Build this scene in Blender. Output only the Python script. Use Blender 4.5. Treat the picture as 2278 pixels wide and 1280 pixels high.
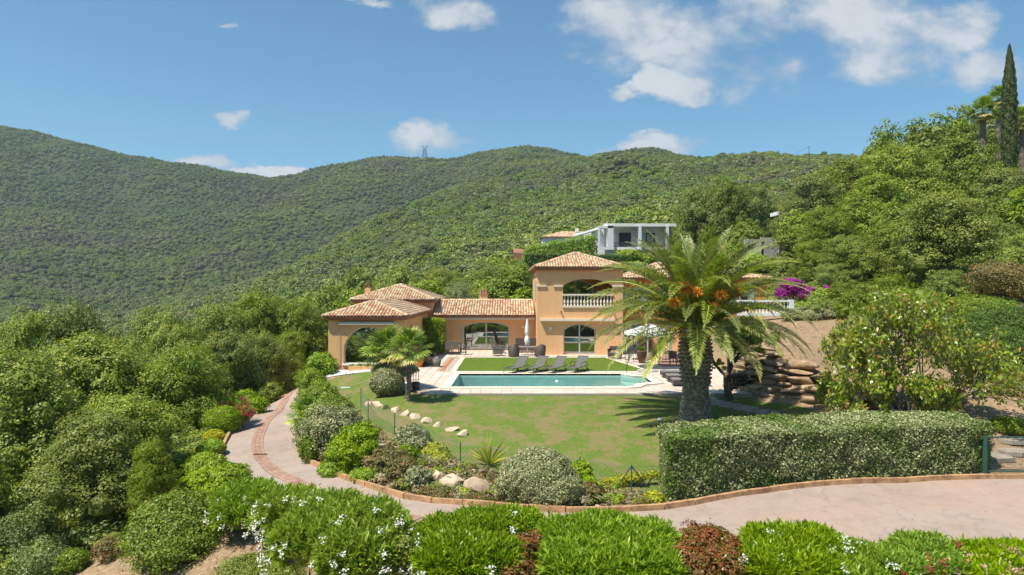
import bpy, math, random
import numpy as np
from mathutils import Vector, Matrix

for o in list(bpy.data.objects):
    bpy.data.objects.remove(o, do_unlink=True)
random.seed(11)
R = np.random.default_rng(11)
S = bpy.context.scene
COL = S.collection

# ------------------------------------------------------------------ camera
CH = 5.0                       # camera height above the pool terrace
FPX, CX, CY = 1519.0, 1139.0, 640.0
cam = bpy.data.cameras.new('camera')
camo = bpy.data.objects.new('camera', cam)
COL.objects.link(camo)
camo.location = (0, 0, CH)
camo.rotation_euler = (math.radians(90), 0, 0)
cam.sensor_width = 36.0
cam.lens = 24.0
cam.clip_start = 0.2
cam.clip_end = 6000
S.camera = camo

# ------------------------------------------------------------------ light
LDIR = Vector((0.44, 0.30, -1.0)).normalized()       # the way sunlight travels
sun_elev = math.asin(-LDIR.z)
sun_rot = math.atan2(-LDIR.x, -LDIR.y)
sl = bpy.data.lights.new('sun', 'SUN')
sl.energy = 4.9
sl.angle = math.radians(0.53)
sl.color = (1.0, 0.94, 0.82)
so = bpy.data.objects.new('sun', sl)
COL.objects.link(so)
so.rotation_euler = LDIR.to_track_quat('-Z', 'Y').to_euler()
so.location = (-20, 0, 60)

S.view_settings.view_transform = 'Standard'
S.view_settings.look = 'None'
S.view_settings.exposure = 0.52
S.view_settings.gamma = 1.0
S.view_settings.use_curve_mapping = False
S.render.engine = 'CYCLES'
S.cycles.max_bounces = 6
S.cycles.transparent_max_bounces = 12
S.cycles.caustics_reflective = False
S.cycles.caustics_refractive = False


class NT:
    """small helper to wire nodes"""
    def __init__(self, tree):
        self.t = tree
        self.n = tree.nodes
        self.l = tree.links

    def node(self, typ, **kw):
        nd = self.n.new(typ)
        for k, v in kw.items():
            setattr(nd, k, v)
        return nd

    def put(self, sock, v):
        if hasattr(v, 'is_output') or hasattr(v, 'links'):
            self.l.new(v, sock)
        elif v is not None:
            try:
                sock.default_value = v
            except Exception:
                sock.default_value = (v, v, v)

    def math(self, op, a, b=None, c=None, clamp=False):
        m = self.node('ShaderNodeMath', operation=op, use_clamp=clamp)
        self.put(m.inputs[0], a)
        if b is not None:
            self.put(m.inputs[1], b)
        if c is not None:
            self.put(m.inputs[2], c)
        return m.outputs[0]

    def mix(self, fac, a, b, mode='MIX'):
        m = self.node('ShaderNodeMix', data_type='RGBA', blend_type=mode)
        self.put(m.inputs[0], fac)
        self.put(m.inputs[6], a if not isinstance(a, tuple) else (*a[:3], 1))
        self.put(m.inputs[7], b if not isinstance(b, tuple) else (*b[:3], 1))
        return m.outputs[2]

    def noise(self, vec, scale, detail=4, rough=0.55, dist=0.0):
        m = self.node('ShaderNodeTexNoise')
        if vec is not None:
            self.l.new(vec, m.inputs['Vector'])
        m.inputs['Scale'].default_value = scale
        m.inputs['Detail'].default_value = detail
        m.inputs['Roughness'].default_value = rough
        m.inputs['Distortion'].default_value = dist
        return m.outputs['Fac']

    def ramp(self, fac, stops, interp='LINEAR'):
        m = self.node('ShaderNodeValToRGB')
        m.color_ramp.interpolation = interp
        e = m.color_ramp.elements
        while len(e) < len(stops):
            e.new(0.5)
        for el, (p, c) in zip(e, stops):
            el.position = p
            el.color = (*c[:3], 1) if isinstance(c, tuple) else (c, c, c, 1)
        self.put(m.inputs[0], fac)
        return m.outputs[0]


# ------------------------------------------------------------------ world: sky with fair-weather clouds
W = bpy.data.worlds.new('World')
S.world = W
W.use_nodes = True
w = NT(W.node_tree)
w.n.clear()
sky = w.node('ShaderNodeTexSky')
sky.sky_type = 'NISHITA'
sky.sun_disc = False
sky.sun_elevation = sun_elev
sky.sun_rotation = sun_rot
sky.altitude = 200
sky.air_density = 1.0
sky.dust_density = 0.4
sky.ozone_density = 2.5
SKY_STRENGTH = 0.125
skyc = w.mix(1.0, sky.outputs[0], (0.50, 0.76, 0.80), 'MULTIPLY')
tc = w.node('ShaderNodeTexCoord')
sep = w.node('ShaderNodeSeparateXYZ')
w.l.new(tc.outputs['Generated'], sep.inputs[0])
dx, dy, dz = sep.outputs
ysafe = w.math('MAXIMUM', dy, 0.05)
U = w.math('DIVIDE', dx, ysafe)
V = w.math('DIVIDE', dz, ysafe)
comb = w.node('ShaderNodeCombineXYZ')
w.l.new(U, comb.inputs[0])
w.l.new(w.math('MULTIPLY', V, 1.5), comb.inputs[1])
uv = comb.outputs[0]
nz = w.noise(uv, 7.0, 9, 0.58, 0.15)
nz2 = w.noise(uv, 2.6, 4, 0.5)
clouds = [(1405, 62, 135, 72), (1500, 105, 130, 42), (1600, 95, 150, 85), (1690, 150, 120, 70), (1690, 40, 110, 85),
          (1920, 40, 150, 80), (1990, 115, 150, 70), (2090, 65, 110, 50), (2225, 165, 105, 50), (975, 303, 85, 34),
          (1012, 28, 75, 38), (523, 264, 30, 20), (1455, 326, 95, 24), (440, 360, 62, 17), (600, 376, 100, 15),
          (1395, 192, 34, 20), (1500, 178, 70, 36), (820, 5, 60, 12), (520, 68, 26, 14)]
acc = None
warp = w.node('ShaderNodeTexNoise')
w.l.new(uv, warp.inputs['Vector'])
warp.inputs['Scale'].default_value = 9.0
warp.inputs['Detail'].default_value = 6
warp.inputs['Roughness'].default_value = .62
wsep = w.node('ShaderNodeSeparateXYZ')
w.l.new(warp.outputs['Color'], wsep.inputs[0])
U = w.math('MULTIPLY_ADD', w.math('SUBTRACT', wsep.outputs[0], .5), .17, U)
V = w.math('MULTIPLY_ADD', w.math('SUBTRACT', wsep.outputs[1], .5), .085, V)
for (px, py, rx, ry) in clouds:
    a = w.math('DIVIDE', w.math('SUBTRACT', U, (px - CX) / FPX), rx * 1.48 / FPX)
    b = w.math('DIVIDE', w.math('SUBTRACT', V, (CY - py) / FPX), ry * 1.48 / FPX)
    d = w.math('SUBTRACT', 1.0, w.math('ADD', w.math('MULTIPLY', a, a), w.math('MULTIPLY', b, b)), clamp=True)
    acc = d if acc is None else w.math('MAXIMUM', acc, d)
# noise clouds for the rest of the dome
behind = w.math('MULTIPLY', w.math('LESS_THAN', dy, 0.35), w.math('GREATER_THAN', dz, 0.12))
gen = w.noise(tc.outputs['Generated'], 3.0, 7, 0.55)
g2 = w.math('MULTIPLY', w.math('SUBTRACT', gen, 0.56, clamp=True), 3.0)
g2 = w.math('MULTIPLY', g2, behind)
dens = w.math('MULTIPLY_ADD', w.math('SUBTRACT', nz, 0.5), 3.6, w.math('MULTIPLY', acc, 1.25))
dens = w.math('MULTIPLY_ADD', w.math('SUBTRACT', nz2, 0.5), 1.2, w.math('SUBTRACT', dens, 0.24))
dens = w.math('MULTIPLY', dens, w.math('MULTIPLY', acc, 3.2, clamp=True))
dens = w.math('MULTIPLY', dens, w.math('GREATER_THAN', dy, 0.05))
dens = w.math('ADD', w.math('MULTIPLY', dens, .95, clamp=True), g2, clamp=True)
sm = w.node('ShaderNodeMapRange')
sm.interpolation_type = 'SMOOTHSTEP'
w.l.new(dens, sm.inputs[0])
mask = w.math('MULTIPLY', sm.outputs[0], 0.84)
bg1 = w.node('ShaderNodeBackground')
w.l.new(skyc, bg1.inputs[0])
bg1.inputs[1].default_value = SKY_STRENGTH
bg2 = w.node('ShaderNodeBackground')
cc = w.ramp(w.math('MULTIPLY_ADD', nz, 0.6, w.math('MULTIPLY', dens, 0.35)),
            [(0.3, (0.40, 0.46, 0.54)), (0.6, (0.58, 0.61, 0.65)), (0.85, (0.82, 0.82, 0.81))])
w.l.new(cc, bg2.inputs[0])
bg2.inputs[1].default_value = 0.78
ms = w.node('ShaderNodeMixShader')
w.l.new(mask, ms.inputs[0])
w.l.new(bg1.outputs[0], ms.inputs[1])
w.l.new(bg2.outputs[0], ms.inputs[2])
wo = w.node('ShaderNodeOutputWorld')
w.l.new(ms.outputs[0], wo.inputs[0])


# ------------------------------------------------------------------ pixel <-> place
def X(px, Y): return (px - CX) / FPX * Y
def Zp(py, Y): return CH - (py - CY) / FPX * Y
def P(px, py, Y): return (X(px, Y), Y, Zp(py, Y))
def G(px, py, z):
    Y = FPX * (CH - z) / (py - CY)
    return (X(px, Y), Y, z)


# ------------------------------------------------------------------ objects
def props(o, label=None, cat=None, group=None, kind=None):
    if label: o['label'] = label
    if cat: o['category'] = cat
    if group: o['group'] = group
    if kind: o['kind'] = kind
    return o

def empty(name, loc, label, cat, group=None, rot=0.0):
    o = bpy.data.objects.new(name, None)
    o.empty_display_size = 0.3
    COL.objects.link(o)
    o.location = loc
    o.rotation_euler = (0, 0, rot)
    return props(o, label, cat, group)

def link(name, me, parent=None, loc=(0, 0, 0), rot=(0, 0, 0), scale=(1, 1, 1)):
    o = bpy.data.objects.new(name, me)
    COL.objects.link(o)
    o.parent = parent
    o.location = loc
    o.rotation_euler = rot
    o.scale = scale
    return o

def copy_tree(o, parent=None):
    c = o.copy()
    COL.objects.link(c)
    c.parent = parent
    for ch in list(o.children):
        copy_tree(ch, c)
    return c

def mesh_np(name, V, Fc, mat=None, smooth=False, attrs=None):
    """V (n,3); Fc (m,k) int array; attrs {name: per-face floats}"""
    V = np.asarray(V, dtype=np.float32)
    Fc = np.asarray(Fc, dtype=np.int32)
    me = bpy.data.meshes.new(name)
    k = Fc.shape[1]
    me.vertices.add(len(V))
    me.vertices.foreach_set('co', V.ravel())
    me.loops.add(Fc.size)
    me.loops.foreach_set('vertex_index', Fc.ravel())
    me.polygons.add(len(Fc))
    me.polygons.foreach_set('loop_start', np.arange(0, Fc.size, k, dtype=np.int32))
    if smooth:
        me.polygons.foreach_set('use_smooth', np.ones(len(Fc), dtype=bool))
    me.update(calc_edges=True)
    me.validate()
    if attrs:
        for a, arr in attrs.items():
            at = me.attributes.new(a, 'FLOAT', 'FACE')
            at.data.foreach_set('value', np.asarray(arr, dtype=np.float32))
    if mat: me.materials.append(mat)
    return me


class MB:
    """collects shapes into one mesh"""
    def __init__(self):
        self.v = []
        self.f = []

    def add(self, vs, fs):
        b = len(self.v)
        self.v.extend([tuple(p) for p in vs])
        self.f.extend([tuple(i + b for i in f) for f in fs])
        return self

    def box(self, c, s, rz=0.0, rx=0.0, ry=0.0):
        m = Matrix.Rotation(rz, 3, 'Z') @ Matrix.Rotation(ry, 3, 'Y') @ Matrix.Rotation(rx, 3, 'X')
        vs = []
        for z in (-.5, .5):
            for (x, y) in ((-.5, -.5), (.5, -.5), (.5, .5), (-.5, .5)):
                p = m @ Vector((x * s[0], y * s[1], z * s[2]))
                vs.append((p.x + c[0], p.y + c[1], p.z + c[2]))
        return self.add(vs, [(0, 3, 2, 1), (4, 5, 6, 7), (0, 1, 5, 4), (1, 2, 6, 5), (2, 3, 7, 6), (3, 0, 4, 7)])

    def bb(self, x0, x1, y0, y1, z0, z1):
        return self.box(((x0 + x1) / 2, (y0 + y1) / 2, (z0 + z1) / 2), (abs(x1 - x0), abs(y1 - y0), abs(z1 - z0)))

    def tube(self, pts, rad, n=8, cap=True):
        pts = [Vector(p) for p in pts]
        if not hasattr(rad, '__len__'): rad = [rad] * len(pts)
        rings = []
        up = Vector((0, 0, 1))
        for i, p in enumerate(pts):
            a = pts[max(i - 1, 0)]
            b = pts[min(i + 1, len(pts) - 1)]
            t = (b - a)
            t = t.normalized() if t.length > 1e-6 else Vector((0, 0, 1))
            ref = up if abs(t.z) < 0.95 else Vector((1, 0, 0))
            s1 = t.cross(ref).normalized()
            s2 = t.cross(s1).normalized()
            rings.append([p + (s1 * math.cos(q) + s2 * math.sin(q)) * rad[i] for q in
                          [2 * math.pi * j / n for j in range(n)]])
        vs = [tuple(v) for r in rings for v in r]
        fs = []
        for i in range(len(rings) - 1):
            for j in range(n):
                k = (j + 1) % n
                fs.append((i * n + j, i * n + k, (i + 1) * n + k, (i + 1) * n + j))
        if cap:
            fs.append(tuple(range(n)))
            fs.append(tuple((len(rings) - 1) * n + j for j in reversed(range(n))))
        return self.add(vs, fs)

    def bar(self, a, b, r, n=6):
        return self.tube([a, b], r, n)

    def lathe(self, prof, n=16, c=(0, 0, 0), cap=True):
        """prof: list of (radius, z)"""
        vs, fs = [], []
        for (r, z) in prof:
            for j in range(n):
                q = 2 * math.pi * j / n
                vs.append((c[0] + r * math.cos(q), c[1] + r * math.sin(q), c[2] + z))
        for i in range(len(prof) - 1):
            for j in range(n):
                k = (j + 1) % n
                fs.append((i * n + j, i * n + k, (i + 1) * n + k, (i + 1) * n + j))
        if cap:
            fs.append(tuple(reversed(range(n))))
            fs.append(tuple((len(prof) - 1) * n + j for j in range(n)))
        return self.add(vs, fs)

    def poly(self, pts, z0, z1):
        """prism from a list of xy points (CCW)"""
        n = len(pts)
        vs = [(x, y, z0) for x, y in pts] + [(x, y, z1) for x, y in pts]
        fs = [tuple(reversed(range(n))), tuple(range(n, 2 * n))]
        for j in range(n):
            k = (j + 1) % n
            fs.append((j, k, n + k, n + j))
        return self.add(vs, fs)

    def mesh(self, name, mat=None, smooth=False):
        me = bpy.data.meshes.new(name)
        me.from_pydata(self.v, [], self.f)
        me.update()
        if smooth:
            me.polygons.foreach_set('use_smooth', np.ones(len(me.polygons), dtype=bool))
        if mat: me.materials.append(mat)
        return me

    def build(self, name, mat=None, parent=None, loc=(0, 0, 0), rot=(0, 0, 0), smooth=False, bevel=0.0):
        o = link(name, self.mesh(name, mat, smooth), parent, loc, rot)
        if bevel:
            b = o.modifiers.new('bevel', 'BEVEL')
            b.width = bevel
            b.segments = 2
            b.limit_method = 'ANGLE'
        return o
# ------------------------------------------------------------------ materials
def newmat(name):
    m = bpy.data.materials.new(name)
    m.use_nodes = True
    t = NT(m.node_tree)
    bs = t.n['Principled BSDF']
    return m, t, bs

def simple(name, c, rough=0.6, var=0.12, scale=6.0, bump=0.0, bscale=40.0, metal=0.0, spec=0.4, c2=None):
    m, t, bs = newmat(name)
    g = t.node('ShaderNodeNewGeometry')
    pos = g.outputs['Position']
    n = t.noise(pos, scale, 6, 0.6)
    lo = tuple(max(0, x * (1 - var)) for x in c)
    hi = c2 if c2 else tuple(min(1, x * (1 + var)) for x in c)
    col = t.ramp(n, [(0.3, lo), (0.7, hi)])
    t.l.new(col, bs.inputs['Base Color'])
    bs.inputs['Roughness'].default_value = rough
    bs.inputs['Metallic'].default_value = metal
    bs.inputs['Specular IOR Level'].default_value = spec
    if bump:
        b = t.node('ShaderNodeBump')
        b.inputs['Strength'].default_value = bump
        b.inputs['Distance'].default_value = 0.02
        t.l.new(t.noise(pos, bscale, 5, 0.6), b.inputs['Height'])
        t.l.new(b.outputs[0], bs.inputs['Normal'])
    return m

def leafmat(name, stops, rough=0.5, trans=0.3, objvar=0.35, spec=0.35, patch=None, world=False):
    """stops: colours along the per-leaf random; patch: (colour, scale, lo, hi) clumps of another colour"""
    m, t, bs = newmat(name)
    at = t.node('ShaderNodeAttribute', attribute_name='rnd')
    oi = t.node('ShaderNodeObjectInfo')
    col = t.ramp(at.outputs['Fac'], stops)
    g = t.node('ShaderNodeNewGeometry')
    if patch:
        vec = oi.outputs['Location'] if world else g.outputs['Position']
        n = t.noise(vec, patch[1], 3, 0.55)
        f = t.ramp(n, [(patch[2], 0.0), (patch[3], 1.0)])
        col = t.mix(f, col, patch[0])
    if world:                                  # broad drifts of darker and lighter species over the slopes
        nb = t.noise(oi.outputs['Location'], .0075, 3, .5)
        nb2 = t.noise(oi.outputs['Location'], .05, 2, .5)
        col = t.mix(t.ramp(nb, [(.46, .55), (.60, 0.0)]), col, t.mix(1.0, col, (.55, .72, .85), 'MULTIPLY'))
        col = t.mix(t.ramp(nb2, [(.55, 0.0), (.66, .5)]), col, t.mix(1.0, col, (.60, .68, .8), 'MULTIPLY'))
    hsv = t.node('ShaderNodeHueSaturation')
    t.l.new(col, hsv.inputs['Color'])
    r = oi.outputs['Random']
    t.l.new(t.math('MULTIPLY_ADD', r, 0.02 * objvar / 0.35, 0.5 - 0.012 * objvar / 0.35), hsv.inputs['Hue'])
    t.l.new(t.math('MULTIPLY_ADD', t.math('FRACT', t.math('MULTIPLY', r, 7.3)), objvar * 0.6, 1 - objvar * 0.35), hsv.inputs['Saturation'])
    t.l.new(t.math('MULTIPLY_ADD', t.math('FRACT', t.math('MULTIPLY', r, 13.7)), objvar, 1 - objvar / 2), hsv.inputs['Value'])
    c = hsv.outputs[0]
    t.l.new(c, bs.inputs['Base Color'])
    bs.inputs['Roughness'].default_value = rough
    bs.inputs['Specular IOR Level'].default_value = spec
    tr = t.node('ShaderNodeBsdfTranslucent')
    t.l.new(t.mix(1.0, c, (1.15, 1.35, 0.6), 'MULTIPLY'), tr.inputs[0])
    mx = t.node('ShaderNodeMixShader')
    mx.inputs[0].default_value = trans
    t.l.new(bs.outputs[0], mx.inputs[1])
    t.l.new(tr.outputs[0], mx.inputs[2])
    t.l.new(mx.outputs[0], t.n['Material Output'].inputs[0])
    return m

M = {}
M['oak'] = leafmat('oak_leaf', [(0, (0.112, 0.161, 0.014)), (.45, (0.205, 0.262, 0.026)), (.8, (0.309, 0.363, 0.039)), (1, (0.441, 0.454, 0.074))])
M['oak_dark'] = leafmat('dark_oak_leaf', [(0, (0.098, 0.152, 0.014)), (.5, (0.186, 0.247, 0.024)), (1, (0.351, 0.381, 0.044))])
M['far'] = leafmat('hillside_leaf', [(0, (0.103, 0.148, 0.016)), (.5, (0.195, 0.251, 0.027)), (1, (0.341, 0.370, 0.061))], trans=0.15,
                   objvar=0.6, patch=((.21, .19, .085), 0.012, .50, .70), world=True)
M['feather'] = leafmat('feathery_leaf', [(0, (.11, .16, .04)), (.6, (.20, .27, .08)), (1, (.34, .40, .16))], objvar=.1)
M['olive'] = leafmat('olive_leaf', [(0, (0.140, 0.166, 0.065)), (.6, (0.263, 0.289, 0.118)), (1, (0.442, 0.448, 0.214))], objvar=.1)
M['pine'] = leafmat('juniper_leaf', [(0, (0.046, 0.097, 0.014)), (.6, (0.102, 0.176, 0.022)), (1, (0.205, 0.279, 0.037))], objvar=.15)
M['lime'] = leafmat('lime_green_leaf', [(0, (0.139, 0.228, 0.009)), (.5, (0.257, 0.375, 0.013)), (1, (0.448, 0.537, 0.030))], objvar=.2)
M['yellow'] = leafmat('yellow_green_leaf', [(0, (0.201, 0.230, 0.010)), (.5, (0.403, 0.411, 0.018)), (1, (0.654, 0.605, 0.050))], objvar=.15)
M['glossy'] = leafmat('glossy_green_leaf', [(0, (0.090, 0.155, 0.013)), (.5, (0.189, 0.277, 0.017)), (.85, (0.329, 0.404, 0.025)), (1, (0.558, 0.534, 0.064))], rough=.45, spec=.35, objvar=.15)
M['oleander'] = leafmat('oleander_leaf', [(0, (0.126, 0.215, 0.015)), (.5, (0.242, 0.367, 0.016)), (1, (0.422, 0.516, 0.042))], rough=.4, objvar=.28, trans=.35)
M['photinia'] = leafmat('photinia_leaf', [(0, (0.092, 0.130, 0.020)), (.35, (0.196, 0.150, 0.030)), (.6, (0.310, 0.090, 0.030)), (1, (0.483, 0.130, 0.050))], rough=.35, objvar=.1)
M['silver'] = leafmat('variegated_leaf', [(0, (0.105, 0.131, 0.045)), (.35, (0.210, 0.235, 0.094)), (.65, (0.387, 0.387, 0.188)), (.85, (0.645, 0.580, 0.330)), (1, (0.793, 0.789, 0.589))], objvar=.1, trans=.2)
M['hedge'] = leafmat('hedge_leaf', [(0, (0.105, 0.136, 0.044)), (.35, (0.197, 0.236, 0.087)), (.68, (0.363, 0.378, 0.172)), (.88, (0.633, 0.595, 0.321)), (1, (0.793, 0.805, 0.516))], objvar=0.0, trans=.2,
                     patch=((.140, .210, .035), 0.6, .47, .64))
M['euphorbia'] = leafmat('rusty_shrub_leaf', [(0, (.10, .12, .03)), (.5, (.20, .20, .06)), (.8, (.34, .17, .06)), (1, (.50, .13, .04))], objvar=.1)
M['palm'] = leafmat('palm_leaflet', [(0, (0.137, 0.190, 0.028)), (.5, (0.262, 0.303, 0.057)), (.85, (0.455, 0.442, 0.109)), (1, (0.807, 0.656, 0.235))], rough=.4, spec=.5, objvar=.5)
M['fanpalm'] = leafmat('fan_palm_leaf', [(0, (0.112, 0.189, 0.024)), (.6, (0.232, 0.324, 0.043)), (.9, (0.435, 0.446, 0.097)), (1, (0.730, 0.540, 0.182))], rough=.4, objvar=.4)
M['palmtip'] = leafmat('dry_palm_tip', [(0, (.35, .26, .10)), (1, (.55, .42, .2))], objvar=.1)
M['magnolia'] = leafmat('magnolia_leaf', [(0, (0.113, 0.161, 0.016)), (.4, (0.226, 0.304, 0.029)), (.72, (0.382, 0.448, 0.052)), (.82, (0.418, 0.208, 0.052)), (1, (0.627, 0.320, 0.083))], rough=.3, spec=.6, objvar=0)
M['bougain'] = leafmat('magenta_bract', [(0, (.25, .010, .20)), (.6, (.42, .025, .38)), (1, (.60, .09, .50))], objvar=0)
M['white_flower'] = leafmat('white_petal', [(0, (.72, .72, .68)), (1, (.88, .87, .82))], objvar=0, trans=.2)
M['pink_flower'] = leafmat('pink_petal', [(0, (.60, .20, .30)), (1, (.80, .50, .56))], objvar=0)
M['red_flower'] = leafmat('red_petal', [(0, (.35, .015, .04)), (1, (.60, .06, .12))], objvar=0)
M['fruit'] = leafmat('orange_fruit_stalk', [(0, (0.660, 0.253, 0.018)), (1, (0.850, 0.460, 0.060))], objvar=0, trans=.1)
M['grassleaf'] = leafmat('grass_blade', [(0, (0.097, 0.127, 0.022)), (.5, (0.154, 0.187, 0.035)), (1, (0.252, 0.275, 0.069))], objvar=.3, trans=.2,
                         patch=((.27, .215, .105), 0.55, .50, .66), world=True)
M['drygrass'] = leafmat('dry_grass_blade', [(0, (.25, .19, .09)), (.6, (.38, .30, .16)), (1, (.22, .24, .08))], objvar=.3, trans=.2)
def stucco(name, a, b):
    m, t, bs = newmat(name)
    g = t.node('ShaderNodeNewGeometry')
    pos = g.outputs['Position']
    col = t.ramp(t.noise(pos, .7, 6, .6), [(.3, a), (.7, b)])
    mp = t.node('ShaderNodeMapping')
    t.l.new(pos, mp.inputs[0]); mp.inputs['Scale'].default_value = (3.2, 3.2, .28)
    col = t.mix(t.ramp(t.noise(mp.outputs[0], 1.6, 6, .7), [(.52, 0.0), (.74, .30)]), col, (.44, .26, .15))
    col = t.mix(t.ramp(t.noise(pos, 2.3, 7, .7), [(.55, 0.0), (.8, .25)]), col, (.86, .62, .40))
    t.l.new(col, bs.inputs['Base Color'])
    bs.inputs['Roughness'].default_value = .92
    bs.inputs['Specular IOR Level'].default_value = .2
    b_ = t.node('ShaderNodeBump')
    b_.inputs['Strength'].default_value = .35
    b_.inputs['Distance'].default_value = .02
    t.l.new(t.noise(pos, 60, 5, .6), b_.inputs['Height'])
    t.l.new(b_.outputs[0], bs.inputs['Normal'])
    return m
M['bark'] = simple('bark', (.10, .075, .055), .9, .45, 9, .8, 30)
M['bark_light'] = simple('grey_bark', (.23, .20, .165), .9, .35, 9, .6, 30)
M['palm_bark'] = simple('palm_bark', (.15, .112, .080), .9, .5, 14, .9, 45, c2=(.33, .28, .225))
M['boot'] = simple('palm_leaf_base', (.18, .135, .09), .8, .4, 5, .6, 40, c2=(.50, .44, .35))
M['stucco'] = stucco('apricot_stucco', (.74, .425, .21), (.79, .465, .24))
M['stucco2'] = stucco('ochre_stucco', (.71, .42, .195), (.76, .455, .22))
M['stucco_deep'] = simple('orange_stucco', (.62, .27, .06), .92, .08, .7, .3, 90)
M['cream'] = simple('cream_stone', (.72, .64, .52), .8, .06, 5)
M['white'] = simple('white_paint', (.80, .80, .78), .7, .04, 3)
M['offwhite'] = simple('white_render', (.78, .77, .73), .85, .06, 1.5)
M['greyblue'] = simple('pale_grey_render', (.70, .71, .71), .85, .05, 1.5)
M['dark'] = simple('dark_grey', (.035, .036, .04), .6, .1, 5)
M['room'] = simple('room_wall', (.30, .26, .20), .9, .1, 2)
M['wicker'] = simple('brown_wicker', (.075, .058, .050), .6, .3, 60, .6, 120)
M['wicker_grey'] = simple('grey_wicker', (.16, .145, .13), .65, .25, 60, .6, 120)
M['cushion_grey'] = simple('grey_fabric', (.20, .185, .17), .9, .1, 30)
M['sling'] = simple('grey_sling_fabric', (.115, .112, .095), .8, .08, 60)
M['metal'] = simple('dark_metal', (.10, .10, .10), .45, .1, 20, metal=.5)
M['alu'] = simple('pale_metal', (.52, .50, .46), .45, .08, 20, metal=.3)
M['canvas'] = simple('white_canvas', (.80, .79, .76), .85, .05, 12)
M['terracotta'] = simple('terracotta', (.42, .17, .075), .85, .18, 8, .2)
M['orange_pot'] = simple('glazed_orange', (.55, .20, .03), .4, .15, 10)
M['teal'] = simple('teal_shutter', (.24, .42, .36), .6, .06, 9)
M['shutter'] = simple('pale_shutter', (.42, .47, .36), .6, .06, 9)
M['orange_cloth'] = simple('orange_fabric', (.55, .17, .06), .9, .1, 20)
M['concrete'] = simple('concrete', (.36, .34, .31), .9, .25, 1.3, .4, 20)
M['rust'] = simple('rusty_pole', (.16, .075, .045), .8, .3, 5)
M['green_metal'] = simple('green_metal', (.045, .11, .085), .5, .1, 20)
M['hose'] = simple('pale_plastic', (.42, .66, .58), .5, .1, 9)
M['kerb'] = simple('orange_kerb', (.34, .19, .10), .9, .3, 3.5, .6, 30, c2=(.64, .38, .19))
M['pebble'] = simple('white_pebble', (.78, .76, .72), .7, .12, 30)

def rock_mat(name, a, b, c):
    m, t, bs = newmat(name)
    g = t.node('ShaderNodeNewGeometry')
    oi = t.node('ShaderNodeObjectInfo')
    pos = g.outputs['Position']
    n1 = t.noise(pos, 1.8, 8, .65, .6)
    n2 = t.noise(pos, 9, 8, .7)
    col = t.ramp(n1, [(.32, a), (.5, b), (.68, c)])
    col = t.mix(t.math('MULTIPLY', n2, .6), col, (.5, .5, .5), 'OVERLAY')
    h = t.node('ShaderNodeHueSaturation')
    t.l.new(col, h.inputs['Color'])
    t.l.new(t.math('MULTIPLY_ADD', oi.outputs['Random'], .5, .75), h.inputs['Value'])
    t.l.new(h.outputs[0], bs.inputs['Base Color'])
    bs.inputs['Roughness'].default_value = .9
    b_ = t.node('ShaderNodeBump')
    b_.inputs['Strength'].default_value = .8
    b_.inputs['Distance'].default_value = .04
    t.l.new(t.noise(pos, 7, 10, .7, .4), b_.inputs['Height'])
    t.l.new(b_.outputs[0], bs.inputs['Normal'])
    return m
M['rock'] = rock_mat('wall_rock', (.19, .125, .08), (.33, .225, .135), (.46, .33, .205))
M['rock_pale'] = rock_mat('pale_rock', (.46, .31, .20), (.60, .45, .32), (.70, .57, .43))

def tile_mat():
    m, t, bs = newmat('roof_tile')
    at = t.node('ShaderNodeAttribute', attribute_name='rnd')
    oi = t.node('ShaderNodeObjectInfo')
    g = t.node('ShaderNodeNewGeometry')
    f = t.math('FRACT', t.math('ADD', at.outputs['Fac'], t.math('MULTIPLY', oi.outputs['Random'], 1.0)))
    col = t.ramp(f, [(0, (.40, .19, .11)), (.2, (.53, .29, .16)), (.4, (.60, .39, .23)), (.6, (.65, .48, .30)), (.8, (.70, .58, .39)), (1, (.46, .33, .22))])
    n = t.noise(g.outputs['Position'], 5, 6, .65)
    col = t.mix(t.ramp(n, [(.5, 0.0), (.75, .75)]), col, (.20, .17, .13))
    t.l.new(col, bs.inputs['Base Color'])
    bs.inputs['Roughness'].default_value = .85
    b_ = t.node('ShaderNodeBump')
    b_.inputs['Strength'].default_value = .4
    b_.inputs['Distance'].default_value = .01
    t.l.new(t.noise(g.outputs['Position'], 30, 5, .6), b_.inputs['Height'])
    t.l.new(b_.outputs[0], bs.inputs['Normal'])
    return m
M['tile'] = tile_mat()
M['tilebase'] = simple('tile_channel', (.30, .135, .075), .9, .35, 4)

def pave_mat():
    m, t, bs = newmat('terrace_tile')
    oi = t.node('ShaderNodeObjectInfo')
    at = t.node('ShaderNodeAttribute', attribute_name='rnd')
    g = t.node('ShaderNodeNewGeometry')
    f = t.math('FRACT', t.math('ADD', at.outputs['Fac'], oi.outputs['Random']))
    col = t.ramp(f, [(0, (.54, .44, .355)), (.5, (.60, .50, .415)), (1, (.65, .56, .47))])
    n = t.noise(g.outputs['Position'], 1.1, 6, .6)
    col = t.mix(t.ramp(n, [(.45, 0.0), (.8, .3)]), col, (.42, .32, .25))
    t.l.new(col, bs.inputs['Base Color'])
    bs.inputs['Roughness'].default_value = .75
    return m
M['pave'] = pave_mat()
M['mortar'] = simple('tile_joint', (.40, .34, .28), .9, .1, 4)
M['coping'] = simple('pool_coping', (.72, .63, .50), .75, .05, 4)
M['brown_tile'] = simple('brown_terrace_tile', (.34, .20, .145), .7, .12, 3)

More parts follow.
